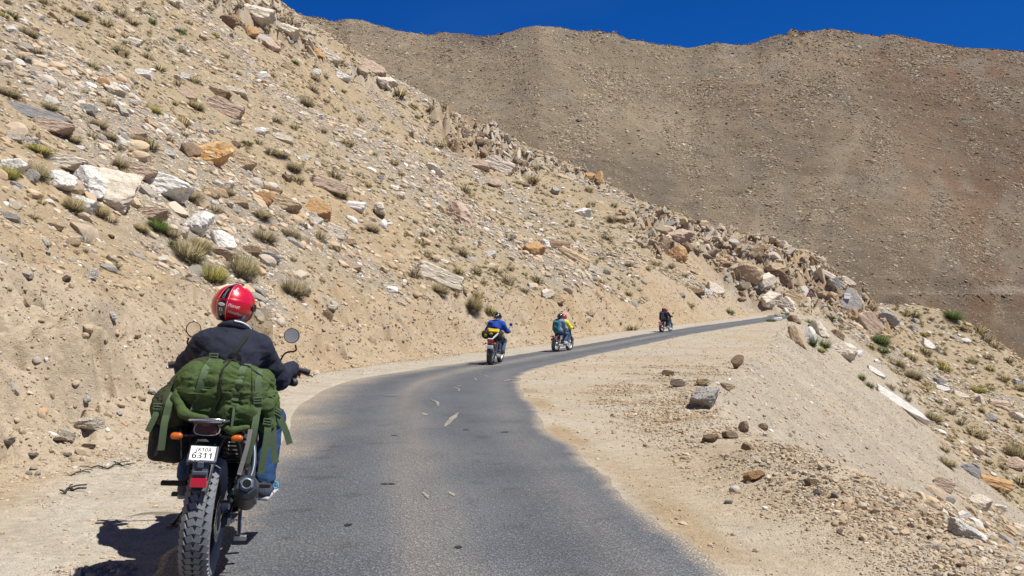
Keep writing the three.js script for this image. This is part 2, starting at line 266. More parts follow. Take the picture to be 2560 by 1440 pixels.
// where the line of sight through a pixel meets the ground
function hit(X, Y, near = 2.5, farD = 170) {
  const [px, py] = ray(X, Y); let d = near, pd = near;
  while (d < farD) { if (EYE + py * d < ground(px * d, d)) { let a = pd, b = d; for (let i = 0; i < 14; i++) { const m = (a + b) / 2; if (EYE + py * m < ground(px * m, m)) b = m; else a = m; } return V(px * b, ground(px * b, b), -b); } pd = d; d *= 1.006; d += 0.02; }
  return null;
}
CRAGS = [[690, 62, 134, 11, 3.4], [610, 50, 128, 9, 3.0], [560, 15, 128, 7, 1.6], [770, 120, 137, 7, 2], [920, 200, 137, 6, 2.2], [985, 240, 136, 4, 1.6], [1180, 345, 131, 10, 3.2], [1260, 400, 126, 8, 1.6], [1330, 395, 128, 5, 1.6], [1490, 460, 121, 5, 1.8], [1420, 430, 124, 4, 1.2], [1690, 580, 104, 8, 2.4], [1660, 610, 96, 5, 1.6], [1760, 590, 102, 6, 1.5], [1850, 625, 97, 7, 2.0], [1930, 650, 94, 8, 2.0], [1990, 660, 94, 5, 1.2], [2090, 715, 94, 6, 1.9], [2130, 755, 95, 6, 2.0], [2160, 800, 93, 4, 1.0], [1870, 690, 85, 5, 1.3]].map(([X, Y, d0, r, a]) => { const p = hit(X, Y) ?? at(X, Y, d0), d = -p.z, k = Math.min(1.2, d / d0); return [p.x, d, r * k, a * lerp(1, k, 0.6)]; });
// ------------------------------------------------------------ ground materials
const soilTex = texture(1024, (u, v) => {
  const c = cell2(u * 256, v * 256), n = tnoise(u, v, 6, 1, 4), m = tnoise(u, v, 40, 5, 3);
  let b = 0.8 + n * 0.13 + m * 0.22; const p = smooth(0.5, 0.2, c[0]);
  if (c[2] > 0.8) b = lerp(b, 1.0, p * 0.8); else if (c[2] < 0.16) b = lerp(b, 0.52, p); else b += (c[2] - 0.5) * 0.12;
  return [b, b * (0.99 + 0.02 * n), b * (0.985 + 0.05 * n)];
}, false);
const soilBump = texture(1024, (u, v) => { const c = cell2(u * 256, v * 256); return clamp(0.4 + tnoise(u, v, 10, 2, 4) * 0.5 + tnoise(u, v, 50, 8, 2) * 0.35 + (c[2] > 0.62 ? smooth(0.6, 0.1, c[0]) * 0.35 : 0)); }, false);
for (const t of [soilTex, soilBump]) t.repeat.set(1 / 3, 1 / 3);
const soilMat = new THREE.MeshStandardMaterial({ vertexColors: true, roughness: 1, map: soilTex, bumpMap: soilBump, bumpScale: 0.014 });
soilMat.specularIntensity = 0.3;
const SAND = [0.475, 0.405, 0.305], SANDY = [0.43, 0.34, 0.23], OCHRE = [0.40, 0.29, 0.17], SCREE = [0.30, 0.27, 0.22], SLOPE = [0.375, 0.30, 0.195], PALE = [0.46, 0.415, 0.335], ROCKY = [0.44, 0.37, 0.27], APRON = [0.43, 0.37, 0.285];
const mix3 = (a, b, t) => [lerp(a[0], b[0], t), lerp(a[1], b[1], t), lerp(a[2], b[2], t)];
// grey scree bands and bare sandy chutes run down the hill
function screeAmount(x, d, h) { const s = (x * 0.5 + d * 0.86) + 2 * noise(x / 9, d / 9, 3); return smooth(0.02, 0.4, noise(s / 9, h / 26, 41) + 0.35 * noise(x / 5, d / 5, 6)); }
function groundColour(x, d, h, i) {
  const n1 = noise(x / 3, d / 3, 50), n2 = noise(x / 0.7, d / 0.7, 51), n3 = noise(x / 14, d / 14, 52); let c;
  const sc = screeAmount(x, d, h);
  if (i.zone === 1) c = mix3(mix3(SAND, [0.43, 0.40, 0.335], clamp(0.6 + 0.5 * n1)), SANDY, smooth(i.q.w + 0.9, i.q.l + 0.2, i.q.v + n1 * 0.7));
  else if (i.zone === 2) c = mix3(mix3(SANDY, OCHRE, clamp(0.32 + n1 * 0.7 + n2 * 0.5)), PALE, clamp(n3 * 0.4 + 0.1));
  else if (i.zone === 4) { c = mix3(mix3(SAND, [0.43, 0.395, 0.325], clamp(0.35 + 0.8 * noise(x / 4, d / 4, 57))), OCHRE, clamp(0.18 + 0.45 * n1 + 0.2 * n2) * smooth(i.q.w - 0.1, i.q.w + 0.6, -i.q.v)); c = mix3(c, [0.33, 0.235, 0.125], 0.7 * smooth(0.3, 0.06, Math.abs(-i.q.v - i.q.w - 0.17 - 0.12 * n1)) * smooth(-0.1, 0.25, noise(i.q.s / 1.9, 4, 4) + 0.1) * (d < 16 ? 1 : 0.3)); }
  else if (i.zone === 5) c = mix3(APRON, mix3(SCREE, SAND, 0.35), clamp(0.2 + 0.9 * noise(i.q.s / 5, i.q.v / 30, 33) + 0.2 * n2));
  else c = mix3(mix3(SLOPE, OCHRE, clamp(n3 * 0.7 + n1 * 0.2)), SCREE, sc * 0.85);
  if (i.zone === 3 || i.zone === 6) { const k = 1 + 0.2 * n2 + 0.12 * n1; c = c.map(a => a * k); if (i.zone === 6) c = mix3(c, SLOPE, 0.35); }
  if (i.crag > 0.05) { const r = mix3(mix3(ROCKY, PALE, clamp(0.25 + n1)), [0.36, 0.235, 0.13], clamp(0.2 + n3 * 0.9 + n2 * 0.7)); c = mix3(c, r, Math.min(1, i.crag * 1.6)); }
  return c;
}
// ------------------------------------------------------------ one sheet of ground, finer near the viewer and in front of him
{
  const az = []; for (let a = -180; a < -62; a += 4) az.push(a); for (let a = -62; a < -40; a += 0.8) az.push(a); for (let a = -40; a < 40; a += 0.19) az.push(a); for (let a = 40; a < 66; a += 0.8) az.push(a); for (let a = 66; a <= 180; a += 4) az.push(a); az[az.length - 1] = 180;
  const rr = []; for (let r = 1.3; r < 172; r *= r < 7 ? 1.0095 : 1.0058) rr.push(r);
  const na = az.length, nr = rr.length, P = new Float32Array((na * nr + 1) * 3), C = new Float32Array((na * nr + 1) * 3), U = new Float32Array((na * nr + 1) * 2), I = [];
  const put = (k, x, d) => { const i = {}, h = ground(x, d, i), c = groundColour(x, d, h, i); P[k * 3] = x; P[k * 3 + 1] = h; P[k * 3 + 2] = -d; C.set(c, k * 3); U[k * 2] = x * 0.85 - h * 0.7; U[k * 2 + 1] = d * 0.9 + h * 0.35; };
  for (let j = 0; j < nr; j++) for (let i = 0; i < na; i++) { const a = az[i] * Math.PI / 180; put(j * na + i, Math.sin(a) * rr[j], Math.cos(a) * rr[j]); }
  put(na * nr, 0, 0);
  for (let j = 0; j < nr - 1; j++) for (let i = 0; i < na - 1; i++) { const a = j * na + i; I.push(a, a + 1, a + na, a + 1, a + na + 1, a + na); }
  for (let i = 0; i < na - 1; i++) I.push(na * nr, i + 1, i);
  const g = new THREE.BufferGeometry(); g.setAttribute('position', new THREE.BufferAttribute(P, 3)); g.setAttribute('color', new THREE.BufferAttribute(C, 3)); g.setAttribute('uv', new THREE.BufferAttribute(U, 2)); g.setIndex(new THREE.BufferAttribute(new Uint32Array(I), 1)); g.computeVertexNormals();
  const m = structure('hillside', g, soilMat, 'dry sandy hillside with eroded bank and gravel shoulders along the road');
}
// ------------------------------------------------------------ the far mountain
const RIDGE = table([[-1.3, -200], [100, -120], [500, -30], [660, 8], [700, 22], [780, 40], [840, 52], [868, 45], [905, 50], [960, 66], [1020, 80], [1080, 87], [1110, 80], [1150, 84], [1200, 92], [1260, 84], [1300, 72], [1345, 63], [1400, 68], [1440, 76], [1500, 82], [1540, 86], [1570, 98], [1640, 110], [1720, 119], [1790, 108], [1850, 112], [1890, 108], [1920, 94], [1990, 84], [2030, 80], [2070, 70], [2110, 76], [2190, 90], [2225, 82], [2260, 88], [2330, 106], [2400, 120], [2560, 131], [2800, 150], [3300, 230]]);
const RDIST = table([[0, 760], [700, 690], [1100, 620], [1350, 560], [1720, 600], [2070, 540], [2560, 500], [3300, 420]]);
function mountain(px, t) { // px: sideways per metre ahead; t: 0 at the foot, 1 on the ridge
  const X = 1280 + px * FPX * 0.985, D0 = 178, D1 = RDIST(X), [, up] = ray(X, RIDGE(X)), y1a = EYE + up * D1, y1 = (() => { let s = 0; for (let k = -5; k <= 5; k++) { const Xk = X + k * 42; s += EYE + ray(X, RIDGE(Xk))[1] * RDIST(Xk); } return s / 11; })(), y0 = -19 - 4 * px;
  const tt = Math.min(t, 1), d = lerp(D0, D1, t), s = tt * (0.86 + 0.14 * tt);
  let y = lerp(y0, y1, s) + (y1a - y1) * smooth(0.7, 1, tt); if (t > 1) y -= (t - 1) * (D1 - D0) * 0.6;
  const x = px * d, w = smooth(0, 0.15, tt) * lerp(1, 0.15, smooth(0.8, 1, tt));
  y += w * (9 * noise(px * 2.6 + 0.6 * noise(t * 2, px * 3, 2), t * 1.6, 60) + 1.5 * noise(px * 7 + t * 3, t * 6, 61)) + 1.5 * noise(x / 22, d / 22, 62) * (0.4 + w) + 0.7 * noise(x / 7, d / 7, 63);
  const rock = smooth(0.86, 1.0, tt) * smooth(0.1, 0.45, noise(px * 12, 7, 64)); y += rock * (4 * Math.abs(noise(x / 7, d / 9, 65)) + 2 * noise(x / 3, d / 4, 66));
  if (X > 2120) { // the road cut across the foot of the mountain
    const k = smooth(2120, 2260, X), yr = EYE - (735 - 797) / FPX * 225; const e = Math.abs(y - yr); if (e < 5) y = lerp(y, yr, k * smooth(5, 1.5, e)); }
  return [x, d, y];
}
{
  const na = 560, nt = 250, P = [], C = [], U = [], I = [];
  for (let j = 0; j <= nt; j++) for (let i = 0; i <= na; i++) {
    const px = lerp(-0.75, 1.15, i / na), t = Math.pow(j / nt, 1.15) * 1.25, [x, d, y] = mountain(px, t);
    P.push(x, y, -d); U.push(x / 3, (d + y) / 3);
    const n = noise(px * 5, t * 3, 70), n2 = noise(px * 24 + t * 3, t * 9, 71), n3 = noise(x / 9, d / 9, 72), red = smooth(0.25, 0.7, px + n * 0.3), grey = smooth(0.05, 0.5, n2 + 0.6 * noise(px * 9 + t * 5, t * 2, 74));
    let c = mix3([0.32, 0.25, 0.158], [0.24, 0.15, 0.086], red); c = mix3(c, [0.27, 0.228, 0.165], grey * 0.7);
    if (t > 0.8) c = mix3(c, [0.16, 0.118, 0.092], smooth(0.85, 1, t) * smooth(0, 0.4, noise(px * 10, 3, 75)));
    if (noise(px * 22 - t * 5, t * 1.6, 76) > 0.28) c = mix3(c, [0.36, 0.285, 0.19], 0.7 * smooth(0.28, 0.45, noise(px * 22 - t * 5, t * 1.6, 76)));
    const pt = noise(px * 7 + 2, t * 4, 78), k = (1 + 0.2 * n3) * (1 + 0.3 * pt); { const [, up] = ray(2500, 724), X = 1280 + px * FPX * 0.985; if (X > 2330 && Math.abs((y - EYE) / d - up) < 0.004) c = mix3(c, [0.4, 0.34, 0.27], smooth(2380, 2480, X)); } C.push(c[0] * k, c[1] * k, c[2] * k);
  }
  for (let j = 0; j < nt; j++) for (let i = 0; i < na; i++) { const a = j * (na + 1) + i, b = a + na + 1; I.push(a, a + 1, b, a + 1, b + 1, b); }
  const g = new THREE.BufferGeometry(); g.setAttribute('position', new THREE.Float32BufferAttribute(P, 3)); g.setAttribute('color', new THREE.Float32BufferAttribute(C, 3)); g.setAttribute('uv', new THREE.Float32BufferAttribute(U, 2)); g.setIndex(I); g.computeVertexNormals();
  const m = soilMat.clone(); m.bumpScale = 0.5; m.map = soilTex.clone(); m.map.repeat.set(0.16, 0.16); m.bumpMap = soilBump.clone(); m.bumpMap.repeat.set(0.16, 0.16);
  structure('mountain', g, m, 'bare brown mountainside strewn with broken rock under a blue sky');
}
// the valley floor between and beyond, out to the horizon
{
  const g = new THREE.RingGeometry(150, 2400, 72, 6); g.rotateX(-Math.PI / 2); g.translate(0, -34, 0); const n = g.attributes.position.count, c = new Float32Array(n * 3); for (let i = 0; i < n; i++) c.set([0.2, 0.155, 0.105], i * 3); g.setAttribute('color', new THREE.BufferAttribute(c, 3)); const u = g.attributes.uv, p = g.attributes.position; for (let i = 0; i < n; i++) u.setXY(i, p.getX(i) * 0.1, p.getZ(i) * 0.1);
  structure('ground', g, soilMat, 'dry valley floor');
}
// ------------------------------------------------------------ the asphalt
const tarTex = texture(1024, (u, v) => { const c = cell2(u * 256, v * 256), n = tnoise(u, v, 5, 11, 3), p = smooth(0.62, 0.15, c[0]); let b = 0.60 + n * 0.08; b = lerp(b * 0.5, b + (c[2] - 0.4) * 0.6, p); if (c[2] > 0.9) b = lerp(b, 1, p); return [b, b, b * 1.01]; }, false);
const tarBump = texture(1024, (u, v) => { const c = cell2(u * 256, v * 256); return 0.3 + 0.5 * smooth(0.7, 0.1, c[0]) * (0.5 + 0.5 * c[2]); }, false);
for (const t of [tarTex, tarBump]) t.repeat.set(0.3, 0.3);
const tarMat = new THREE.MeshStandardMaterial({ vertexColors: true, roughness: 0.82, map: tarTex, bumpMap: tarBump, bumpScale: 0.006 });
const dustSpots = [];
function roadEdge(p, side) { return p.w + 0.11 * noise(p.s / 1.3, side * 5, 80) + 0.05 * noise(p.s / 0.33, side * 5, 81) + (side < 0 ? 0.5 * Math.exp(-((p.s - 44.6) ** 2) / 1.2) * 0 : 0); }
const roadLift = 0.0;
{
  const rows = []; for (let i = 0; i < RS.length - 1; i++) { const a = RS[i], b = RS[i + 1], n = a.d > 1 && a.d < 14 ? 5 : a.d < 30 && a.d > 0 ? 2 : 1; for (let k = 0; k < n; k++) { const t = k / n; rows.push({ x: lerp(a.x, b.x, t), d: lerp(a.d, b.d, t), h: lerp(a.h, b.h, t), w: lerp(a.w, b.w, t), s: lerp(a.s, b.s, t), tx: lerp(a.tx, b.tx, t), td: lerp(a.td, b.td, t) }); } }
  const nc = 64, P = [], C = [], U = [], I = [];
  rows.forEach((p, j) => {
    const L = roadEdge(p, 1), R = roadEdge(p, -1);
    for (let i = -1; i <= nc + 1; i++) {
      const v = i < 0 ? -R - 0.015 : i > nc ? L + 0.01 : lerp(-R, L, i / nc), x = p.x - p.td * v, d = p.d + p.tx * v, skirt = i < 0 || i > nc ? -0.09 : 0;
      P.push(x, p.h + roadLift + skirt + 0.008 * noise(x / 1.5, d / 1.5, 82) - 0.012 * (v / p.w) ** 2, -d); U.push(x, d);
      const n1 = noise(x / 1.1, d / 1.1, 83), n2 = noise(v / 0.25, p.s / 3.5, 84), n3 = noise(x / 0.23, d / 0.23, 85);
      const dist = p.d;
      let dust = 0.055 + 0.05 * n1 + 0.03 * n2;
      dust += smooth(lerp(0.55, 1.25, smooth(5, 12, dist) * smooth(34, 16, dist)), 0.0, L - v + 0.28 * n1 + 0.1 * n3) * (dist < 26 ? 1 : 0.75);            // blown sand, left edge
      dust += smooth(0.16, 0, v + R + 0.07 * n1 + 0.05 * n3) * 0.8;                                                  // right edge
      dust += Math.exp(-(((v - 0.02 + 0.1 * n1) / 0.3) ** 2)) * (lerp(0.3, 0.52, smooth(9, 20, dist)) * (dist > 48 ? 0.3 : 1)) * (0.75 + 0.5 * n2);     // between the wheel tracks
      dust += Math.exp(-(((v + p.w - 0.45) / 0.22) ** 2)) * 0.1;
      dust = clamp(dust); const tar = [0.112, 0.125, 0.143], k = 1 + 0.1 * n1 - 0.14 * Math.exp(-(((Math.abs(v) - 0.78) / 0.3) ** 2)) + (n3 > 0.5 ? -0.25 : 0);
      const c = mix3(tar.map(a => a * k * 1.45), [0.475 * 1.2, 0.395 * 1.2, 0.295 * 1.2], dust); C.push(...c);
    }
  });
  const m = nc + 3; for (let j = 0; j < rows.length - 1; j++) for (let i = 0; i < m - 1; i++) { const a = j * m + i, b = a + m; I.push(a, b, a + 1, a + 1, b, b + 1); }
  const g = new THREE.BufferGeometry(); g.setAttribute('position', new THREE.Float32BufferAttribute(P, 3)); g.setAttribute('color', new THREE.Float32BufferAttribute(C, 3)); g.setAttribute('uv', new THREE.Float32BufferAttribute(U, 2)); g.setIndex(I); g.computeVertexNormals();
  // normals must face up
  const nn = g.attributes.normal; if (nn.getY(m * 10 + 30) < 0) { const ix = g.index.array; for (let i = 0; i < ix.length; i += 3) { const t = ix[i]; ix[i] = ix[i + 1]; ix[i + 1] = t; } g.computeVertexNormals(); }
  structure('road', g, tarMat, 'narrow grey asphalt mountain road with dusty edges');
}
// ------------------------------------------------------------ rock
function rockShape(seed, { detail = 5, planes = 9, box = 0, rough = 0.03, crease = 0.5 } = {}) {
  const r = rng(seed), N = [];
  if (box) for (const [x, y, z] of [[1, 0, 0], [-1, 0, 0], [0, 1, 0], [0, -1, 0], [0, 0, 1], [0, 0, -1]]) N.push([V(x + (r() - 0.5) * box, y + (r() - 0.5) * box, z + (r() - 0.5) * box).normalize(), 0.5 + r() * 0.2]);
  for (let i = 0; i < planes; i++) { const u = r() * 2 - 1, a = r() * 6.283, s = Math.sqrt(1 - u * u); N.push([V(s * Math.cos(a), u, s * Math.sin(a)), (box ? 0.6 : 0.46) + r() * 0.3]); }
  let g = mergeVertices((() => { const q = new THREE.IcosahedronGeometry(1, detail); q.deleteAttribute('normal'); q.deleteAttribute('uv'); return q; })(), 1e-4);
  const p = g.attributes.position, v = V(0, 0, 0);
  for (let i = 0; i < p.count; i++) {
    v.fromBufferAttribute(p, i).normalize(); let R = 1;
    for (const [n, d] of N) { const c = n.dot(v); if (c > 0.05) R = Math.min(R, d / c); }
    R *= 1 + rough * fbm(v.x * 2.6 + seed, v.y * 2.6, v.z * 2.6, 5, 0.6) - (detail > 3 ? 0.05 * smooth(0.05, 0, Math.abs(noise(v.x * 1.7 + seed, v.y * 2.6, v.z * 1.7))) - 0.025 * Math.round(2 * noise(v.x * 1.2, v.y * 5.5 + seed, v.z * 1.2)) : 0); p.setXYZ(i, v.x * R, v.y * R, v.z * R);
  }
  g = toCreasedNormals(g, crease); return g;
}
const rockTex = texture(512, (u, v) => { const n = tnoise(u, v, 4, 3, 5), m = tnoise(u, v, 24, 13, 3), s = tnoise(u, v * 1, 64, 23, 2), ck = Math.abs(tnoise(u, v, 5, 33, 3)); const b = 0.9 + n * 0.22 + m * 0.12 + s * 0.12 - 0.4 * smooth(0.02, 0, ck); return [b, b * (0.99 + 0.04 * m), b * (0.97 + 0.08 * n)]; });
const rockBump = texture(512, (u, v) => { const ck = Math.abs(tnoise(u, v, 5, 33, 3)), c2 = Math.abs(tnoise(u, v, 9, 43, 2)); return clamp(0.55 + 0.45 * tnoise(u, v, 9, 3, 4) - 0.35 * smooth(0.025, 0, ck) - 0.2 * smooth(0.02, 0, c2)); });
const rustTex = texture(512, (u, v) => { const n = tnoise(u, v, 3, 63, 4), m = tnoise(u, v, 14, 66, 3), st = tnoise(u, v * 0.0 + 0.4, 18, 71, 2), w = tnoise(u, v, 40, 77, 2); let c = mix3([0.62, 0.33, 0.10], [0.72, 0.55, 0.34], clamp(0.4 + n * 1.3)); c = mix3(c, [0.30, 0.12, 0.05], clamp(0.15 + st * 1.6 + m * 0.5) * smooth(0.25, 0.8, v + n * 0.3)); const k = 1 + w * 0.5; return c.map(a => a * k); });
const rockMat = (c, o = {}) => { const m = new THREE.MeshStandardMaterial({ color: rgb(...c), roughness: 0.95, map: rockTex, bumpMap: rockBump, bumpScale: 0.028, ...o }); m.specularIntensity = 0.4; return m; };
const ROCKM = { white: rockMat([0.77, 0.75, 0.70]), pale: rockMat([0.66, 0.59, 0.485]), clay: rockMat([0.36, 0.275, 0.185]), grey: rockMat([0.40, 0.385, 0.36]), slate: rockMat([0.30, 0.29, 0.285]), tan: rockMat([0.50, 0.385, 0.255]), pink: rockMat([0.52, 0.40, 0.31]), orange: rockMat([0.50, 0.315, 0.16]), brown: rockMat([0.27, 0.19, 0.125]), rust: rockMat([0.9, 0.9, 0.9], { map: rustTex }), painted: rockMat([0.78, 0.78, 0.76]) };
const COLOURWORD = { white: 'white', pale: 'cream', grey: 'grey', slate: 'dark grey', tan: 'tan', clay: 'clay-brown', pink: 'pinkish', orange: 'orange-tan', brown: 'dark brown', rust: 'rust-orange', painted: 'white-painted' };
const BIG = [], SLAB = [];
for (let i = 0; i < 7; i++) BIG.push(boxUV(rockShape(100 + i, { detail: 10, planes: 9 + i, rough: 0.075, crease: 0.3 })));
for (let i = 0; i < 6; i++) SLAB.push(boxUV(rockShape(200 + i, { detail: 10, planes: 5 + i, box: 0.5, rough: 0.06, crease: 0.3 })));
const landmarks = []; // [object, phrase, X, Y]
const rocks = [];
const R1 = rng(5);
// a rock by its middle, width and height in the photograph; angle: tilt of its long side (down to the right is positive)
function placeRock(X, Y, w, h, ang, col, o = {}) {
  const base = hit(X, Y + h * (o.low ?? 0.32)); if (!base) return null;
  const d = -base.z, m = d / FPX, W = w * m, H = h * m;
  const list = o.slab ?? w / h > 1.7 ? SLAB : BIG, k = o.shape ?? Math.floor(R1() * list.length);
  const mesh = new THREE.Mesh(list[k % list.length], ROCKM[col]);
  mesh.castShadow = mesh.receiveShadow = true;
  const c = at(X, Y, d), slope = !o.low && d > 12; const deep = (o.deep ?? (slope ? 0.55 : 0.8)) * Math.min(W, H * 2.2);
  mesh.position.set(c.x, c.y - (slope ? H * 0.04 : 0), -d - deep * (slope ? 0.3 : 0.12));
  mesh.scale.set(W * 0.72, H * 0.76, deep * 0.72);
  mesh.rotation.set(o.rx ?? (slope ? -0.35 : o.low ? -0.3 : 0.15), o.ry ?? (R1() - 0.5) * 0.7, -ang * Math.PI / 180, 'ZYX');
  mesh.name = numbered(o.name ?? 'boulder'); scene.add(mesh);
  mesh.userData.category = o.name === 'stone' ? 'stone' : 'boulder';
  rocks.push({ mesh, X, Y, w, h, d, col, size: Math.sqrt(W * H), px: Math.sqrt(w * h), label: o.label });
  if (o.label) mesh.userData.label = o.label;
  if (o.land) landmarks.push([mesh, o.land, X, Y]);
  return mesh;
}
